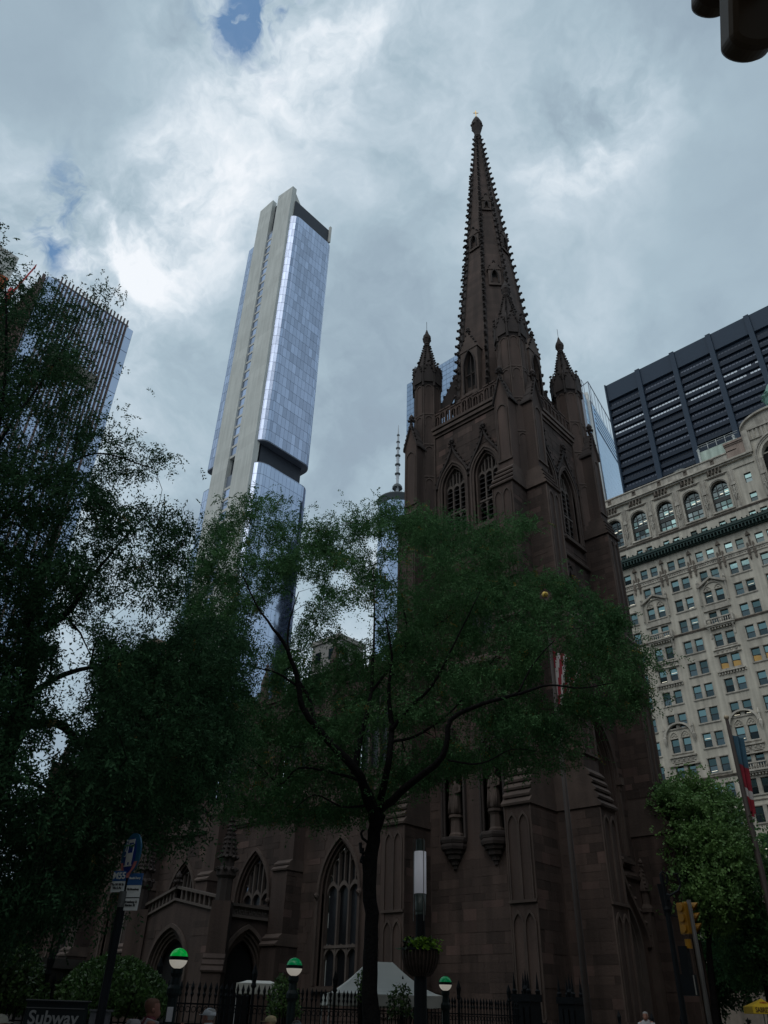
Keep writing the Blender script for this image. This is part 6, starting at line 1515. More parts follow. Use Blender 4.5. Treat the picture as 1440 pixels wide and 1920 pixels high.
# parked van and cars seen far up the street
def car(label, cat, P, m_, L_=4.6, W_=1.8, H_=1.5, van=False):
    t = thing('parked_'+('van' if van else 'car'), label, cat, (P[0], P[1], 0)); x, y = P[0], P[1]
    f = lambda u, v_, n_: (x+n_, y+u, v_)
    prof = [(-L_/2, .35), (L_/2, .35), (L_/2, .8), (L_/2-.3, .95), (L_/2-1.3, 1.02), (L_/2-2.0, H_), (-L_/2+1.0, H_), (-L_/2+.2, 1.05), (-L_/2, .95)] if not van else [(-L_/2, .35), (L_/2, .35), (L_/2, 1.0), (L_/2-.9, 1.2), (L_/2-1.5, H_-.1), (L_/2-1.8, H_), (-L_/2, H_)]
    q = MB(); q.fprism(f, prof, -W_/2, W_/2); b = q.build('body', m_, t, bevel=.08)
    for s_ in (-1, 1):
        q = MB(); zw = 1.08 if not van else 1.25; q.fprism(f, [(L_/2-1.45 if not van else L_/2-1.3, zw), (L_/2-2.05 if not van else L_/2-1.7, H_-.1), (-L_/2+1.1 if not van else L_/2-3, H_-.1), (-L_/2+.5 if not van else L_/2-3, zw)], s_*W_/2-.01, s_*W_/2+.01); q.build('side_window', LEAD, t)
        for k in (-1, 1):
            q = MB(); q.tube([(x+s_*(W_/2-.2), y+k*L_*.31, .33), (x+s_*(W_/2+.01), y+k*L_*.31, .33)], .33, 16); w0 = q.build('wheel', IRON, t); q = MB(); q.tube([(x+s_*(W_/2+.0), y+k*L_*.31, .33), (x+s_*(W_/2+.02), y+k*L_*.31, .33)], .2, 12); q.build('rim', bpy.data.materials['galvanised_pole'], w0)
    q = MB(); q.fprism(f, [(-L_/2+.22, 1.08), (-L_/2+.9, H_-.08), (-L_/2+.88, H_-.06), (-L_/2+.20, 1.1)] if not van else [(-L_/2-.01, 1.2), (-L_/2-.01, H_-.2), (-L_/2, H_-.2), (-L_/2, 1.2)], -W_/2+.15, W_/2-.15); q.build('rear_window', LEAD, t)
    for s_ in (-1, 1): q = MB(); q.box(x+s_*(W_/2-.15)-.12, y-L_/2-.02, .75, x+s_*(W_/2-.15)+.12, y-L_/2+.02, .9); q.build('tail_light', mat('tail_red', (.3, .01, .01), rough=.3) if 'tail_red' not in bpy.data.materials else bpy.data.materials['tail_red'], t)
SILV = mat('silver_car_paint', (.35, .36, .38), rough=.3, metal=.3); 
car('silver car parked at the kerb up the street below the right-hand trees', 'car', (17.3, 22.0), SILV); car('white delivery van parked beyond the silver car', 'van', (17.4, 31.0), mat('white_van_paint', (.6, .6, .6), rough=.4), 5.5, 2.0, 2.4, True)
car('dark car parked behind the white van up the street', 'car', (17.3, 39.0), mat('black_car_paint', (.02, .02, .022), rough=.3))
# ================================================================ TREES
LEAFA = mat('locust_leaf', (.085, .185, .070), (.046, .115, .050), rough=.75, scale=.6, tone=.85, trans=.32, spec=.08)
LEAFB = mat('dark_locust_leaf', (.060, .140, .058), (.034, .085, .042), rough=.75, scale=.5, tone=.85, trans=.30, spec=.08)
LEAFC = mat('plane_leaf', (.105, .195, .052), (.045, .10, .036), rough=.55, scale=.3, tone=.9, trans=.35, spec=.3)
LEAFD = mat('hedge_leaf', (.095, .185, .045), (.05, .11, .03), rough=.5, scale=1.0, tone=.9, trans=.2)
LEAFY = mat('yellowing_leaf', (.22, .15, .03), (.12, .10, .02), rough=.6, scale=.6, tone=.8, trans=.3)
BARK = mat('tree_bark', (.014, .013, .013), (.007, .007, .008), rough=.98, spec=.1, scale=4, bump=.9, bscale=18)
def inpoly(pts, poly):
    x, y = pts[:, 0], pts[:, 1]; ins = np.zeros(len(pts), bool); j = len(poly)-1
    for i in range(len(poly)):
        xi, yi = poly[i]; xj, yj = poly[j]
        c = ((yi > y) != (yj > y)) & (x < (xj-xi)*(y-yi)/((yj-yi) or 1e-9)+xi); ins ^= c; j = i
    return ins
def edge_dist(pts, poly):
    best = np.full(len(pts), 1e9)
    for i in range(len(poly)):
        a = np.array(poly[i], float); b = np.array(poly[(i+1) % len(poly)], float); ab = b-a; t = np.clip(((pts-a)@ab)/(ab@ab), 0, 1); best = np.minimum(best, np.linalg.norm(pts-(a+t[:, None]*ab), axis=1))
    return best
FWn, RTn, UPn, CAMn = (np.array(v_) for v_ in (FW, RT, UP, CAM))
def at_np(px_, D_):
    d = FWn[None]*FPX+RTn[None]*(px_[:, :1]-720)+UPn[None]*(960-px_[:, 1:2]); return CAMn+d*(D_/np.hypot(d[:, 0], d[:, 1]))[:, None]
def grow(name, label, limbs, attract, n_leaf, leafm, ln, wd, spray=.5, group=None, base=None, twig=.010, leaf_per=9, droop=.35, yellow=0.0, r_scale=1.0, gz=.12, gaps=()):
    """limbs: polylines of (point, radius) built as trunk and boughs; twigs grow out to every attractor; leaves sit in compound sprays"""
    t = thing(name, label, 'tree', (base[0], base[1], gz), 0, group); q = MB(); nodes = []; nr = []
    for pts in limbs:
        P_ = [Vector(p) for p, r in pts]; R_ = [r for p, r in pts]
        # smooth the polyline
        sm, sr_ = [], []
        for i in range(len(P_)-1):
            for k in range(4):
                s_ = k/4; p0 = P_[max(i-1, 0)]; p1 = P_[i]; p2 = P_[i+1]; p3 = P_[min(i+2, len(P_)-1)]
                v_ = .5*((2*p1)+(p2-p0)*s_+(2*p0-5*p1+4*p2-p3)*s_*s_+(3*p1-p0-3*p2+p3)*s_**3); sm.append(v_+Vector(rng.normal(size=3)*R_[i]*.12)); sr_.append(R_[i]+(R_[i+1]-R_[i])*s_)
        sm.append(P_[-1]); sr_.append(R_[-1]); q.tube(sm, [max(r, twig)*r_scale*(.82 if r < .15 else 1) for r in sr_], 9); nodes += [np.array(v_) for v_ in sm]; nr += sr_
    q.build('trunk', BARK, t, smooth=True)
    nodes = list(nodes); A_ = np.array(attract); root = nodes[len(nodes)//8] if False else nodes[0]
    lim0 = min(i for i, r in enumerate(nr)) ; NA = np.array(nodes); dmin = np.array([np.min(np.linalg.norm(NA-a, axis=1)) for a in A_]); order = np.argsort(dmin)
    q = MB(); NN = np.zeros((len(nodes)+len(A_)*8+10, 3)); NRr = np.zeros(len(NN)); n_ = len(nodes); NN[:n_] = nodes; NRr[:n_] = nr; dirs = {}
    tips = []
    for ai in order:
        a = A_[ai]; d = np.linalg.norm(NN[:n_]-a, axis=1)+ (NN[:n_, 2] < 2.6)*50; j = int(np.argmin(d)); s_ = NN[j]; L_ = d[j]
        if L_ < .05 or L_ > 20: continue
        k = max(2, min(6, int(L_/.35))); mid = (s_+a)/2+rng.normal(size=3)*L_*.13+np.array([0, 0, L_*.10]); pts = []
        for i in range(k+1):
            u = i/k; pts.append((1-u)**2*s_+2*u*(1-u)*mid+u*u*a)
        r0 = min(NRr[j]*.6, .012+.018*L_); rr = [max(.005, r0*(1-.75*i/k)) for i in range(k+1)]
        q.tube(pts, rr, 4, cap=False)
        for i in range(1, k+1): NN[n_] = pts[i]; NRr[n_] = rr[i]; n_ += 1
        tips.append((a, a-s_))
    q.build('branch', BARK, t, smooth=True, kind='stuff')
    ns = n_leaf//leaf_per; idx = rng.integers(0, len(tips), ns); TP = np.array([x for x, _ in tips]); TD = np.array([y/(np.linalg.norm(y)+1e-9) for _, y in tips])
    cs_ = rng.uniform(.55, 1.7, (len(tips), 1))[idx]; sc = TP[idx]+rng.normal(size=(ns, 3))*np.array([spray, spray, spray*.55])*cs_; sd = TD[idx]*.5+rng.normal(size=(ns, 3))*.8; sd[:, 2] -= droop; sd /= np.linalg.norm(sd, axis=1, keepdims=True)
    k = leaf_per; u = (np.arange(k)/k)[None, :, None]; Ls = rng.uniform(.7, 1.3, (ns, 1, 1))*ln*k*.42
    C_ = sc[:, None, :]+sd[:, None, :]*u*Ls; C_[:, :, 2] -= (u[:, :, 0]**2)*Ls[:, :, 0]*.35
    sidev = np.cross(sd, rng.normal(size=(ns, 3))); sidev /= np.linalg.norm(sidev, axis=1, keepdims=True); alt = np.where(np.arange(k) % 2 == 0, 1., -1.)[None, :, None]
    D_ = sd[:, None, :]*.55+sidev[:, None, :]*alt*.8+rng.normal(size=(ns, k, 3))*.22; D_[:, :, 2] -= .25
    tone = np.repeat(rng.normal(0, .22, ns), k)+rng.normal(0, .12, ns*k)
    CF_ = C_.reshape(-1, 3); DF_ = D_.reshape(-1, 3); keep = np.ones(len(CF_), bool)
    if gaps:      # real openings in the crown, thinned leaf by leaf
        dd = CF_-CAMn; zf = dd@FWn; pu = 720+FPX*(dd@RTn)/zf; pv = 960-FPX*(dd@UPn)/zf
        for gx, gy, ga, gb, pr in gaps: keep &= ~((((pu-gx)/ga)**2+((pv-gy)/gb)**2 < rng.uniform(.5, 1.5, len(CF_))) & (rng.random(len(CF_)) < pr))
    leaf_mesh('crown', CF_[keep], DF_[keep], rng.uniform(.7, 1.25, int(keep.sum()))*ln, wd, t, leafm, tone=np.clip(tone, -.6, .8)[keep])
    if yellow:
        pick = rng.random(ns) < yellow; 
        if pick.any(): leaf_mesh('yellowing_leaves', C_[pick].reshape(-1, 3)+.02, D_[pick].reshape(-1, 3), ln, wd, t, LEAFY)
    return t
def sample_poly(poly, n_, D0, thick, holes=(), edge=90., front=1.0):
    """points through a crown: outline in view, real depth that swells towards the middle"""
    xs_ = [p[0] for p in poly]; ys_ = [p[1] for p in poly]; out_ = []
    while len(out_) < n_:
        p = np.stack([rng.uniform(min(xs_), max(xs_), 4000), rng.uniform(min(ys_), max(ys_), 4000)], 1); p = p[inpoly(p, poly)]
        for (hx, hy, hr, hs) in holes: p = p[~((np.hypot(p[:, 0]-hx, (p[:, 1]-hy)*hs) < hr) & (rng.random(len(p)) < .93))]
        out_ += list(p)
    p = np.array(out_[:n_]); e = np.clip(edge_dist(p, poly)/edge, .12, 1)**.6; D_ = D0+thick*e*rng.uniform(-1*front, 1, n_); return at_np(p, D_)
# --- middle street tree
D1 = 20.5
b0 = at(700, 1880, D1); V3 = lambda x, y, d=0: tuple(at(x, y, D1+d*.6-(1.5 if y < 1440 else 1.5*(1540-y)/100 if y < 1540 else 0)))
trunk = [((b0.x, b0.y, .1), .27), (V3(694, 1860), .185), (V3(697, 1740), .165), (V3(694, 1640), .175), (V3(702, 1560), .165), (V3(712, 1528), .16)]
limbs1 = [trunk,
 [(V3(708, 1545), .17), (V3(690, 1490, -.2), .15), (V3(668, 1445, -.5), .13), (V3(600, 1370, -1), .10), (V3(566, 1325, -1.3), .085), (V3(556, 1265, -1.6), .07), (V3(532, 1205, -2), .055), (V3(490, 1150, -2.4), .03), (V3(455, 1080, -2.6), .018)],
 [(V3(590, 1360, -.8), .07), (V3(580, 1310, -.2), .06), (V3(548, 1250, .3), .045), (V3(540, 1180, .6), .03), (V3(560, 1110, 1), .015)],
 [(V3(556, 1285, -1.4), .04), (V3(520, 1262, -1.8), .03), (V3(468, 1248, -2.3), .018), (V3(400, 1225, -2.6), .01)],
 [(V3(664, 1450, 0), .10), (V3(672, 1400, .6), .085), (V3(690, 1330, 1.0), .07), (V3(698, 1270, 1.3), .055), (V3(702, 1160, 1.7), .03), (V3(700, 1060, 2), .015)],
 [(V3(695, 1300, 1.2), .05), (V3(740, 1240, 1.6), .045), (V3(762, 1205, 1.9), .035), (V3(755, 1130, 2.2), .02), (V3(725, 1060, 2.5), .01)],
 [(V3(762, 1208, 1.9), .03), (V3(830, 1165, 2.2), .018), (V3(880, 1120, 2.5), .01)],
 [(V3(714, 1500, .2), .11), (V3(728, 1430, .5), .10), (V3(735, 1360, .7), .085), (V3(728, 1300, .4), .06), (V3(735, 1230, .2), .04), (V3(720, 1150, 0), .015)],
 [(V3(732, 1370, .6), .07), (V3(765, 1330, .2), .06), (V3(810, 1285, -.4), .045), (V3(850, 1210, -1), .03), (V3(900, 1110, -1.4), .014)],
 [(V3(712, 1520, 0), .13), (V3(765, 1472, -.4), .11), (V3(830, 1420, -.9), .09), (V3(845, 1350, -1.2), .07), (V3(905, 1320, -1.6), .06), (V3(975, 1300, -2), .045), (V3(1030, 1285, -2.4), .03), (V3(1090, 1290, -2.8), .02), (V3(1150, 1280, -3), .01)],
 [(V3(970, 1302, -2), .03), (V3(1000, 1245, -1.8), .022), (V3(1040, 1200, -1.5), .012)],
 [(V3(735, 1390, .5), .05), (V3(780, 1380, 1), .04), (V3(850, 1330, 1.6), .03), (V3(930, 1230, 2), .015)],
 [(V3(672, 1462, .3), .05), (V3(620, 1448, .5), .04), (V3(560, 1440, .8), .03), (V3(525, 1470, .9), .025), (V3(480, 1430, 1.1), .018), (V3(430, 1410, 1.4), .01)],
 [(V3(690, 1510, -.4), .04), (V3(640, 1512, -.9), .03), (V3(590, 1490, -1.2), .02), (V3(550, 1520, -1.5), .01)],
 [(V3(840, 1425, -.8), .03), (V3(900, 1432, -.4), .025), (V3(960, 1405, 0), .015), (V3(1010, 1410, .3), .008)]]
crown1 = [(352, 1180), (350, 1120), (372, 1060), (365, 1020), (400, 985), (440, 955), (475, 930), (525, 938), (520, 962), (500, 985), (580, 965), (640, 978), (690, 950), (740, 950), (790, 962), (850, 975), (890, 992), (930, 985), (985, 968), (1000, 985), (935, 1020), (980, 1060), (1060, 1100), (1090, 1120), (1150, 1145), (1185, 1190), (1215, 1240), (1212, 1300), (1200, 1330), (1150, 1345), (1060, 1330), (1085, 1390), (1050, 1425), (985, 1430), (900, 1450), (830, 1440), (760, 1500), (700, 1512), (640, 1530), (560, 1520), (480, 1535), (400, 1500), (360, 1440), (345, 1330), (340, 1240)]
holes1 = [(530, 1150, 46, 1.2), (575, 1105, 26, 1), (640, 1085, 26, 1), (660, 1160, 34, 1.1), (685, 1190, 28, 1), (475, 1260, 34, .9), (735, 1060, 18, 1), (500, 1185, 32, 1.0), (610, 1220, 22, 1), (790, 1370, 30, 1), (700, 1385, 22, .7), (880, 1390, 26, 1), (700, 1210, 20, 1), (1036, 1268, 26, .6)]
att1 = list(sample_poly(crown1, 900, D1+.6, 3.6, holes1, front=.75))
grow('honey_locust_tree', 'broad feathery street tree in the middle whose dark trunk splits low before the church', limbs1, att1, 360000, LEAFA, .088, .036, spray=.24, base=(b0.x, b0.y), leaf_per=9, yellow=.012, gaps=[(470, 1450, 70, 50, .5), (600, 1490, 60, 26, .5), (1022, 1115, 13, 13, 1), (700, 1440, 60, 40, .45), (560, 1420, 60, 30, .5), (800, 1400, 80, 40, .4), (760, 1290, 50, 40, .35), (530, 1150, 42, 32, .93), (572, 1108, 24, 20, .9), (640, 1085, 24, 18, .85), (668, 1165, 36, 34, .88), (475, 1255, 34, 30, .93), (735, 1062, 16, 16, .8), (500, 1190, 34, 26, .9), (610, 1222, 24, 20, .85), (1038, 1268, 24, 54, .97), (855, 1370, 60, 22, .55), (930, 1240, 40, 14, .6), (720, 1390, 40, 26, .6), (880, 1480, 50, 30, .7), (420, 1345, 50, 35, .6), (1040, 1400, 40, 30, .5), (620, 1330, 30, 16, .6)])
tw = thing('iron_ornament', 'small dark scrolled lamp bracket fixed to the left side of the middle tree trunk', 'bracket', V3(684, 1600)); q = MB()
q.tube([V3(682, 1635), V3(680, 1600), V3(681, 1590)], .03, 5); q.tube([V3(690, 1580), V3(680, 1572), V3(677, 1562), V3(682, 1556)], .035, 5); q.tube([V3(690, 1602), V3(677, 1597), V3(676, 1580)], .045, 5); q.tube([V3(688, 1622), V3(676, 1615), V3(679, 1606)], .035, 5); q.build('scroll', IRON, tw)
# --- near tree at the left edge
D2 = 13.0; W3 = lambda x, y, d=0: tuple(at(x, y, D2+d)); b2 = at(-120, 1880, D2)
limbs2 = [[((b2.x, b2.y, .1), .36), (W3(-115, 1800), .28), (W3(-80, 1650), .25), (W3(-40, 1500), .23), (W3(10, 1400), .19), (W3(45, 1320), .15), (W3(60, 1230), .12), (W3(55, 1170), .10), (W3(70, 1100, .4), .07), (W3(100, 1010, .6), .05), (W3(130, 900, .8), .03), (W3(150, 780, 1), .015)],
 [(W3(52, 1200), .09), (W3(95, 1170, -.3), .075), (W3(130, 1145, -.6), .06), (W3(165, 1090, -.9), .04), (W3(215, 1030, -1.1), .025), (W3(280, 960, -1.3), .012)],
 [(W3(5, 1405), .12), (W3(50, 1360, .4), .10), (W3(110, 1358, .8), .085), (W3(150, 1392, 1.2), .07), (W3(185, 1400, 1.4), .055), (W3(235, 1440, 1.8), .035), (W3(300, 1450, 2.2), .02), (W3(380, 1430, 2.6), .01)],
 [(W3(30, 1330, .3), .08), (W3(90, 1280, 1), .065), (W3(150, 1255, 1.6), .05), (W3(230, 1250, 2.2), .035), (W3(310, 1230, 2.8), .02), (W3(400, 1200, 3.2), .01)],
 [(W3(-10, 1440), .10), (W3(-60, 1300, -.5), .08), (W3(-60, 1100, -1), .06), (W3(-20, 900, -1.4), .045), (W3(10, 700, -1.6), .03), (W3(10, 520, -1.6), .012)],
 [(W3(-35, 1000, -1.2), .05), (W3(20, 960, -1.0), .04), (W3(90, 900, -.9), .03), (W3(180, 850, -.8), .02), (W3(290, 880, -.8), .01)],
 [(W3(-20, 860, -1.4), .04), (W3(30, 780, -1.2), .03), (W3(90, 700, -1.1), .02), (W3(150, 600, -1.1), .01)],
 [(W3(-60, 1580), .08), (W3(0, 1560, .5), .06), (W3(70, 1590, 1.2), .04), (W3(130, 1640, 1.8), .02)],
 [(W3(-30, 1480), .07), (W3(40, 1460, -.6), .05), (W3(110, 1500, -1), .03), (W3(170, 1560, -1.2), .015)]]
crownA = [(-420, 700), (-300, 480), (-100, 400), (0, 415), (38, 440), (22, 480), (30, 530), (75, 545), (130, 560), (165, 545), (200, 545), (185, 575), (190, 640), (150, 690), (170, 760), (230, 790), (238, 830), (325, 862), (320, 885), (270, 905), (300, 960), (345, 975), (335, 1030), (345, 1080), (335, 1130), (320, 1170), (350, 1190), (430, 1170), (470, 1215), (440, 1290), (400, 1330), (420, 1400), (380, 1470), (350, 1560), (320, 1590), (290, 1540), (230, 1570), (205, 1620), (190, 1690), (120, 1720), (60, 1740), (-40, 1750), (-300, 1600), (-450, 1200)]
holesA = [(285, 915, 26, .8), (240, 935, 16, 1), (120, 1195, 14, .4), (145, 1215, 22, .5), (130, 1290, 36, .7), (110, 1390, 20, .5), (165, 1350, 14, 1), (70, 1425, 20, .8), (240, 1180, 34, .7), (60, 800, 18, 1), (25, 1000, 20, 1), (160, 870, 16, 1), (300, 1190, 26, .6), (95, 740, 16, 1), (40, 640, 26, 1)]
att2 = list(sample_poly(crownA, 1000, D2, 3.0, holesA))
darkp = [(205, 1200), (330, 1180), (440, 1160), (480, 1215), (440, 1300), (430, 1400), (380, 1480), (300, 1500), (200, 1480), (150, 1420), (190, 1300)]
att2 += list(sample_poly(darkp, 260, D2+2.5, 2.2))
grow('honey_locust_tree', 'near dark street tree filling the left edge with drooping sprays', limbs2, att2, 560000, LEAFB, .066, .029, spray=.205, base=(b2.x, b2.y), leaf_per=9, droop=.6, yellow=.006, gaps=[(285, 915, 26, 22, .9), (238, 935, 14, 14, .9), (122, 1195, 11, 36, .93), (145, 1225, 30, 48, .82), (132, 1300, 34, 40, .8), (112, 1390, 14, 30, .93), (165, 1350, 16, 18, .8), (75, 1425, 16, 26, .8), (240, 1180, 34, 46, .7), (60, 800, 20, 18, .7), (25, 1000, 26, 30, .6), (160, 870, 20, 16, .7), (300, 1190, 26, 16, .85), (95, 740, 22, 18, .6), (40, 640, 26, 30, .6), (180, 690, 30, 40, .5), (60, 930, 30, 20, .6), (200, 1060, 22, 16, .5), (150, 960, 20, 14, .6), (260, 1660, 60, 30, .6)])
# --- trees beyond the church on the right
def far_tree(label, px_, py_top, py_bot, wpx, D_, n_leaf, m_, ln, poly=None, lean=0, group='street trees beyond the church'):
    b = at(px_, 1895, D_); X = lambda x, y, d=0: tuple(at(x, y, D_+d)); fy = py_bot-(py_bot-py_top)*.15
    L_ = [[((b.x, b.y, .1), .20), (X(px_-4+lean, (1895+fy)/2), .15), (X(px_-6+lean*2, fy), .12), (X(px_-12+lean*2, (fy+py_top)/2, .4), .07), (X(px_-10, py_top+20, .5), .02)],
          [(X(px_-6+lean*2, fy+20), .09), (X(px_+wpx*.2, fy-60, .8), .06), (X(px_+wpx*.32, (fy+py_top)/2, 1.2), .02)], [(X(px_-5+lean*2, fy+40), .09), (X(px_-wpx*.2, fy-40, -.8), .06), (X(px_-wpx*.35, (fy+py_top)/2+30, -1.2), .02)]]
    P_ = poly or [(px_-wpx*.5, (py_top+py_bot)/2), (px_-wpx*.38, py_top+40), (px_-wpx*.1, py_top), (px_+wpx*.25, py_top+15), (px_+wpx*.45, py_top+70), (px_+wpx*.5, py_bot-60), (px_+wpx*.3, py_bot), (px_-wpx*.3, py_bot), (px_-wpx*.5, py_bot-60)]
    grow('plane_tree', label, L_, list(sample_poly(P_, 230, D_, wpx/60, (), 40)), n_leaf, m_, ln, ln*.7, spray=.42, base=(b.x, b.y), leaf_per=6, droop=.2, group=group)
far_tree('bright green plane tree right of the church below the limestone building', 1335, 1455, 1750, 190, 47, 42000, LEAFC, .17,
         [(1243, 1480), (1262, 1452), (1300, 1462), (1330, 1472), (1372, 1500), (1392, 1545), (1405, 1600), (1400, 1660), (1385, 1720), (1340, 1740), (1300, 1700), (1280, 1640), (1262, 1560)])
far_tree('dark leafy plane tree at the right edge behind the flagpole', 1440, 1560, 1840, 190, 50, 36000, LEAFA, .17)
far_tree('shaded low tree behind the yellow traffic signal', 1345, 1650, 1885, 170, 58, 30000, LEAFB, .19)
# --- shrubs in the churchyard
def shrub(label, poly, D_, th, n_, m_, ln):
    b = at(sum(p[0] for p in poly)/len(poly), 1880, D_); t = thing('shrub', label, 'shrub', (b.x, b.y, .1)); A_ = sample_poly(poly, n_, D_, th, (), 30)
    z = A_[:, 2]; D2_ = rng.normal(size=(n_, 3)); D2_[:, 2] += .3; leaf_mesh('foliage', A_, D2_, rng.uniform(.7, 1.3, n_)*ln, ln*.6, t, m_)
    q = MB()
    for i in range(14): p = A_[rng.integers(0, n_)]; q.tube([(b.x+rng.normal()*.2, b.y+rng.normal()*.2, .1), ((b.x+p[0])/2, (b.y+p[1])/2, p[2]*.6), tuple(p)], [.025, .015, .006], 4)
    q.build('stem', BARK, t)
shrub('light green bush behind the fence at the far left', [(-60, 1900), (-60, 1790), (0, 1752), (45, 1765), (75, 1800), (90, 1850), (90, 1905)], 18.5, .9, 9000, LEAFD, .085)
shrub('rounded green hedge behind the fence under the bus stop sign', [(95, 1905), (110, 1845), (150, 1812), (200, 1792), (250, 1798), (290, 1822), (318, 1860), (318, 1905)], 18.5, 1.1, 12000, LEAFD, .085)
shrub('wispy young shrub in front of the pale awning', [(500, 1905), (505, 1858), (525, 1825), (545, 1835), (560, 1862), (565, 1905)], 20.5, .4, 1100, LEAFD, .08)
shrub('small leafy sapling before the white tent right of the trunk', [(725, 1905), (728, 1865), (745, 1845), (768, 1850), (775, 1905)], 21.5, .3, 450, LEAFD, .085)
shrub('few-leaved sapling before the white tent left of the trunk', [(668, 1880), (670, 1835), (684, 1812), (692, 1840), (690, 1880)], 21.5, .2, 200, LEAFD, .085)
# ================================================================ PEOPLE (all on the far sidewalk and crossing, seen head and shoulders)
SKIN = mat('skin', (.30, .15, .105), (.26, .12, .085), rough=.6, scale=9); SKIN2 = mat('skin_ruddy', (.26, .115, .08), (.22, .09, .065), rough=.6, scale=9)
def body_mesh(name, m_, parent, H_, pose):
    """one continuous skinned figure; pose gives joint positions in the body frame (x right, y forward, z up)"""
    J, E_, R_ = pose; me = bpy.data.meshes.new(name); me.from_pydata(J, E_, []); o = bpy.data.objects.new(name, me); COL.objects.link(o); o.parent = parent; WL[o] = WL[parent]
    sk = o.modifiers.new('s', 'SKIN'); sk.use_smooth_shade = True; lay = me.skin_vertices[0].data
    for i, r in enumerate(R_): lay[i].radius = r if isinstance(r, tuple) else (r, r)
    lay[0].use_root = True
    ss = o.modifiers.new('d', 'SUBSURF'); ss.levels = 2; ss.render_levels = 2; me.materials.append(m_); return o
def person(P, face, H_, label, top, hair, cap=None, skin=SKIN, legs=None, arm=None, pack=None):
    """P on the ground, face = direction angle the person looks to"""
    t = thing('person', label, 'person', (P[0], P[1], P[2]), face-math.pi/2); s_ = H_/1.75; WL[t] = Vector((0, 0, 0))
    z = lambda v_: v_*s_
    def hand(x, y, zz, d):
        V = []; E_ = []; R_ = []; return V
    la = arm or [(-.24, .02, 1.12), (-.26, .10, .86)]; ra = [(.24, -.01, 1.12), (.27, .06, .86)]
    J = [(0, 0, .97), (0, -.01, 1.15), (0, -.02, 1.32), (0, -.01, 1.44), (0, .01, 1.53), (-.09, 0, .92), (-.10, .03, .50), (-.10, -.03, .09), (-.10, .10, .04), (.09, 0, .92), (.10, .0, .50), (.11, -.05, .09), (.11, .09, .04),
         (-.18, -.01, 1.40), la[0], la[1], (.18, -.01, 1.40), ra[0], ra[1]]
    E_ = [(0, 1), (1, 2), (2, 3), (3, 4), (0, 5), (5, 6), (6, 7), (7, 8), (0, 9), (9, 10), (10, 11), (11, 12), (2, 13), (13, 14), (14, 15), (2, 16), (16, 17), (17, 18)]
    R_ = [(.15, .11), (.14, .10), (.17, .11), (.08, .07), .055, .085, .058, .042, .035, .085, .058, .042, .035, .065, .045, .030, .065, .045, .030]
    # palm and five fingers on each wrist
    for wi, pv in ((15, 14), (18, 17)):
        w_ = Vector(J[wi]); d = (w_-Vector(J[pv])).normalized(); sx = Vector((0, 1, 0)); n_ = d.cross(sx).normalized(); sx = n_.cross(d).normalized()
        J.append(tuple(w_+d*.06)); R_.append(.026); pi = len(J)-1; E_.append((wi, pi))
        for k, (off, ln_) in enumerate(((-.028, .062), (-.010, .075), (.010, .08), (.028, .07))):
            a = w_+d*.10+sx*off; b = a+d*ln_*.55+n_*.012; c = b+d*ln_*.4+n_*.028
            for p_, r in ((a, .0095), (b, .0085), (c, .007)): J.append(tuple(p_)); R_.append(r)
            E_ += [(pi, len(J)-3), (len(J)-3, len(J)-2), (len(J)-2, len(J)-1)]
        a = w_+d*.04+sx*.035; b = a+d*.035+sx*.022
        for p_, r in ((a, .011), (b, .009)): J.append(tuple(p_)); R_.append(r)
        E_ += [(wi, len(J)-2), (len(J)-2, len(J)-1)]
    J = [tuple(c*s_ for c in j) for j in J]; R_ = [tuple(q*s_ for q in r) if isinstance(r, tuple) else r*s_ for r in R_]
    body_mesh('body', skin, t, H_, (J, E_, R_))
    # head: profile rings with brow, nose, chin; eyes at half height
    hb = 1.455*s_; hh = .245*s_; hd = MB(); rings = 14; seg = 20
    prof = [(0, .030, .045, .010), (.06, .052, .062, .018), (.14, .060, .078, .022), (.24, .066, .086, .022), (.34, .070, .088, .018), (.44, .073, .092, .012), (.54, .075, .098, .004), (.64, .077, .101, -.002), (.74, .075, .100, -.006), (.84, .066, .090, -.010), (.92, .050, .070, -.012), (.97, .030, .045, -.012), (1.0, .006, .008, -.012)]
    V = []; F_ = []
    for i, (h, rx_, ry_, cy) in enumerate(prof):
        for j in range(seg):
            a = 2*math.pi*j/seg; x, y = rx_*math.cos(a), ry_*math.sin(a)
            if y > 0:
                f_ = max(0, math.sin(a))**14
                if .22 < h < .46: y += f_*.020*(1-abs(h-.33)/.13 if abs(h-.33) < .13 else 0)
                if .10 < h < .2: y += f_*.006
                if .46 < h < .52: y -= (max(0, math.sin(a))**3)*(abs(math.cos(a)) > .2)*.006
            V.append((x*s_, (y+cy)*s_, hb+h*hh))
    k = len(prof); F_ = [(i*seg+j, i*seg+(j+1) % seg, (i+1)*seg+(j+1) % seg, (i+1)*seg+j) for i in range(k-1) for j in range(seg)]+[tuple(range(seg))[::-1], tuple(range((k-1)*seg, k*seg))]
    hd.add(V, F_)
    for sx in (-1, 1):
        hd.lathe(sx*.077*s_, .0, [(.004*s_, hb+.34*hh), (.014*s_, hb+.37*hh), (.018*s_, hb+.46*hh), (.016*s_, hb+.54*hh), (.004*s_, hb+.57*hh)], 8)
    hdo = hd.build('head', skin, t, smooth=True)
    for sx in (-1, 1): e = MB(); e.knob((sx*.031*s_, .083*s_, hb+.49*hh), .009*s_, (0, 1, 0)); e.build('eye', IRON, t)
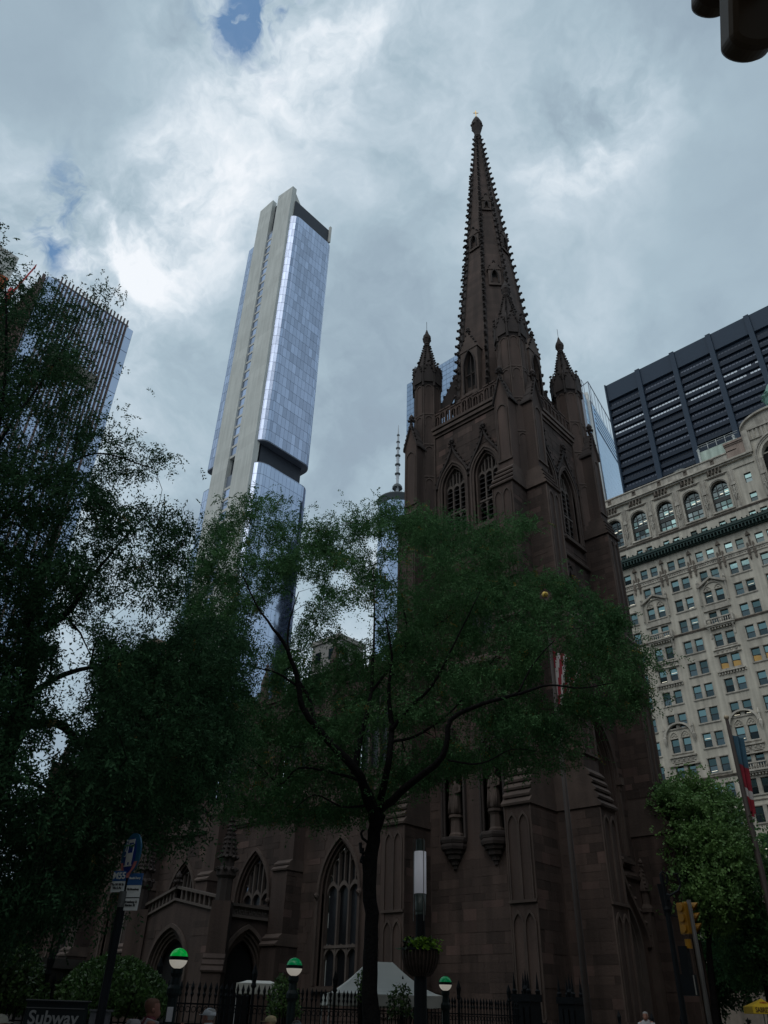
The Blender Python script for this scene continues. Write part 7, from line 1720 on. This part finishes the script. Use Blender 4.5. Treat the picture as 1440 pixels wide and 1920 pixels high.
    mo = MB(); mo.tube([(-.022*s_, .094*s_, hb+.19*hh), (0, .100*s_, hb+.185*hh), (.022*s_, .094*s_, hb+.19*hh)], .004*s_, 4); mo.build('mouth', mat('lip', (.22, .07, .06), rough=.5) if 'lip' not in bpy.data.materials else bpy.data.materials['lip'], t)
    hr = MB(); V = []; hp = [p for p in prof if p[0] >= .34]
    for i, (h, rx_, ry_, cy) in enumerate(hp):
        for j in range(seg):
            a = 2*math.pi*j/seg; o_ = .007+.003*math.sin(j*5.3+i*3.1); front = math.sin(a) > .15
            if front and h < .80: o_ = -.006
            V.append(((rx_+o_)*math.cos(a)*s_, ((ry_+o_)*math.sin(a)+cy)*s_, hb+(h+(.02 if h > .8 else 0))*hh))
    k = len(hp); hr.add(V, [(i*seg+j, i*seg+(j+1) % seg, (i+1)*seg+(j+1) % seg, (i+1)*seg+j) for i in range(k-1) for j in range(seg)]+[tuple(range((k-1)*seg, k*seg))]); hr.build('hair', hair, t, smooth=True)
    # shirt: a loose shell with sleeves that stops at neck and hips
    sh = MB(); ring = [(.90, .175, .125, 0), (1.0, .17, .12, 0), (1.15, .165, .12, -.01), (1.28, .185, .125, -.02), (1.38, .195, .115, -.02), (1.435, .165, .09, -.015), (1.475, .10, .075, -.008), (1.50, .066, .064, 0)]
    V = []
    for h, rx_, ry_, cy in ring:
        for j in range(20): a = 2*math.pi*j/20; V.append((rx_*math.cos(a)*s_, (ry_*math.sin(a)+cy)*s_, h*s_))
    k = len(ring); sh.add(V, [(i*20+j, i*20+(j+1) % 20, (i+1)*20+(j+1) % 20, (i+1)*20+j) for i in range(k-1) for j in range(20)])
    for sho, el, wr in ((J[13], J[14], J[15]), (J[16], J[17], J[18])):
        a, b, c = Vector(sho), Vector(el), Vector(wr); sh.tube([a+Vector((0, 0, .02)), a, (a+b)/2, b], [.06*s_, .085*s_, .07*s_, .062*s_], 12, cap=False)
    sh.build('shirt', top, t, smooth=True)
    tr = MB()
    for hp_, kn, an in ((5, 6, 7), (9, 10, 11)):
        a, b, c = (Vector(J[i]) for i in (hp_, kn, an)); tr.tube([a+Vector((0, 0, .06*s_)), a-Vector((0, 0, .1)), b, c], [.12*s_, .11*s_, .085*s_, .075*s_], 12, cap=False)
    tr.build('trousers', legs or mat('dark_trousers', (.03, .03, .04), rough=.85) if 'dark_trousers' not in bpy.data.materials or legs else bpy.data.materials['dark_trousers'], t, smooth=True)
    for i in (8, 12): f_ = MB(); c = Vector(J[i]); f_.tube([c+Vector((0, -.16, .0))*s_, c+Vector((0, -.05, .02))*s_, c+Vector((0, .05, 0))*s_, c+Vector((0, .10, -.01))*s_], [.04*s_, .05*s_, .045*s_, .025*s_], 10); f_.build('shoe', IRON, t, smooth=True)
    if cap:
        c_ = MB(); V = []; cp = [(.60, .086, .112), (.70, .087, .113), (.82, .080, .104), (.92, .062, .080), (1.0, .035, .045), (1.03, .006, .006)]
        for h, rx_, ry_ in cp:
            for j in range(20): a = 2*math.pi*j/20; V.append((rx_*math.cos(a)*s_, (ry_*math.sin(a)-.004)*s_, hb+h*hh))
        k = len(cp); c_.add(V, [(i*20+j, i*20+(j+1) % 20, (i+1)*20+(j+1) % 20, (i+1)*20+j) for i in range(k-1) for j in range(20)]+[tuple(range((k-1)*20, k*20))])
        A = [(.075*math.cos(a)*s_, (.09*math.sin(a)+.06+.03)*s_) for a in np.linspace(-.1, math.pi+.1, 11)]
        c_.add([(x, y, hb+.62*hh) for x, y in A]+[(x, y, hb+.655*hh) for x, y in A], [tuple(range(11))[::-1], tuple(range(11, 22))]+[(i, (i+1) % 11, 11+(i+1) % 11, 11+i) for i in range(11)]); c_.build('cap', cap, t, smooth=False)
    if pack:
        for sx in (-1, 1): b = MB(); b.tube([(sx*.12*s_, -.13*s_, 1.30*s_), (sx*.125*s_, -.06*s_, 1.465*s_), (sx*.13*s_, .07*s_, 1.43*s_), (sx*.12*s_, .115*s_, 1.2*s_)], .022, 6); b.build('strap', pack, t)
        b = MB(); b.box(-.15, -.27, 1.0, .15, -.13, 1.38); b.build('backpack', pack, t, bevel=.04)
    return t
def stand(px_, py_, D_, head_h):  # ground point under a head top seen at that pixel
    p = at(px_, py_, D_); return p, p.z
lookR = math.atan2(RT.y, RT.x); away = math.atan2(FW.y, FW.x)
MAROON = mat('maroon_shirt', (.11, .018, .026), (.085, .014, .02), rough=.85, scale=6); WHITE = mat('white_cotton', (.50, .50, .52), rough=.8); GREYS = mat('grey_shirt', (.12, .12, .13), rough=.85)
REDH = mat('short_auburn_hair', (.13, .055, .032), (.09, .04, .025), rough=.7, scale=40); BLOND = mat('blond_hair', (.38, .28, .15), (.28, .2, .1), rough=.6, scale=40); DKH = mat('dark_hair', (.02, .015, .012), rough=.7); GRH = mat('grey_hair', (.30, .29, .28), rough=.7)
def put(px_, py_, D_, face, label, top, hair, **k):
    p = at(px_, py_, D_); gz = .13 if p.x < 16.1 else 0.0; H_ = (p.z-gz)/(1.75/1.75)/1.0; hh = H_*1.75/1.712
    return person((p.x, p.y, gz), face, hh, label, top, hair, **k)
put(289, 1870, 11.8, lookR+rad(25), 'person in maroon shirt with short auburn hair, light strap and phone raised', MAROON, REDH, skin=SKIN2, pack=mat('pale_strap', (.30, .27, .28), rough=.8), arm=[(-.25, .12, 1.18), (-.12, .34, 1.32)])
ph = at(318, 1902, 11.3); t = thing('phone', 'pale phone held up by the person in the maroon shirt', 'phone', tuple(ph)); q = MB(); q.fbox(FR(tuple(ph), away+math.pi), -.037, -.075, 0, .037, .075, .009); q.build('phone_body', mat('phone_white', (.4, .4, .42), rough=.3), t, bevel=.004)
put(394, 1889, 13.8, lookR+rad(165), 'person in white cap and white shirt facing left by the fence', WHITE, GRH, cap=mat('white_cap', (.62, .63, .66), rough=.8), skin=SKIN2)
put(508, 1903, 14.6, lookR+rad(180), 'person with blond hair under a tan cap at the bottom edge', GREYS, BLOND, cap=mat('tan_cap', (.36, .30, .18), (.26, .21, .12), rough=.8))
put(557, 1912, 15.0, lookR+rad(60), 'person with grey cap barely rising over the bottom edge', GREYS, DKH, cap=mat('grey_cap', (.10, .12, .14), rough=.8))
put(4, 1900, 11.2, lookR+rad(0), 'person in pale cream cap cut by the bottom left corner', GREYS, GRH, cap=mat('cream_cap', (.42, .40, .33), rough=.8))
put(1209, 1896, 33.0, lookR-rad(120), 'small white-haired person near the church door behind the low fence', WHITE, GRH)
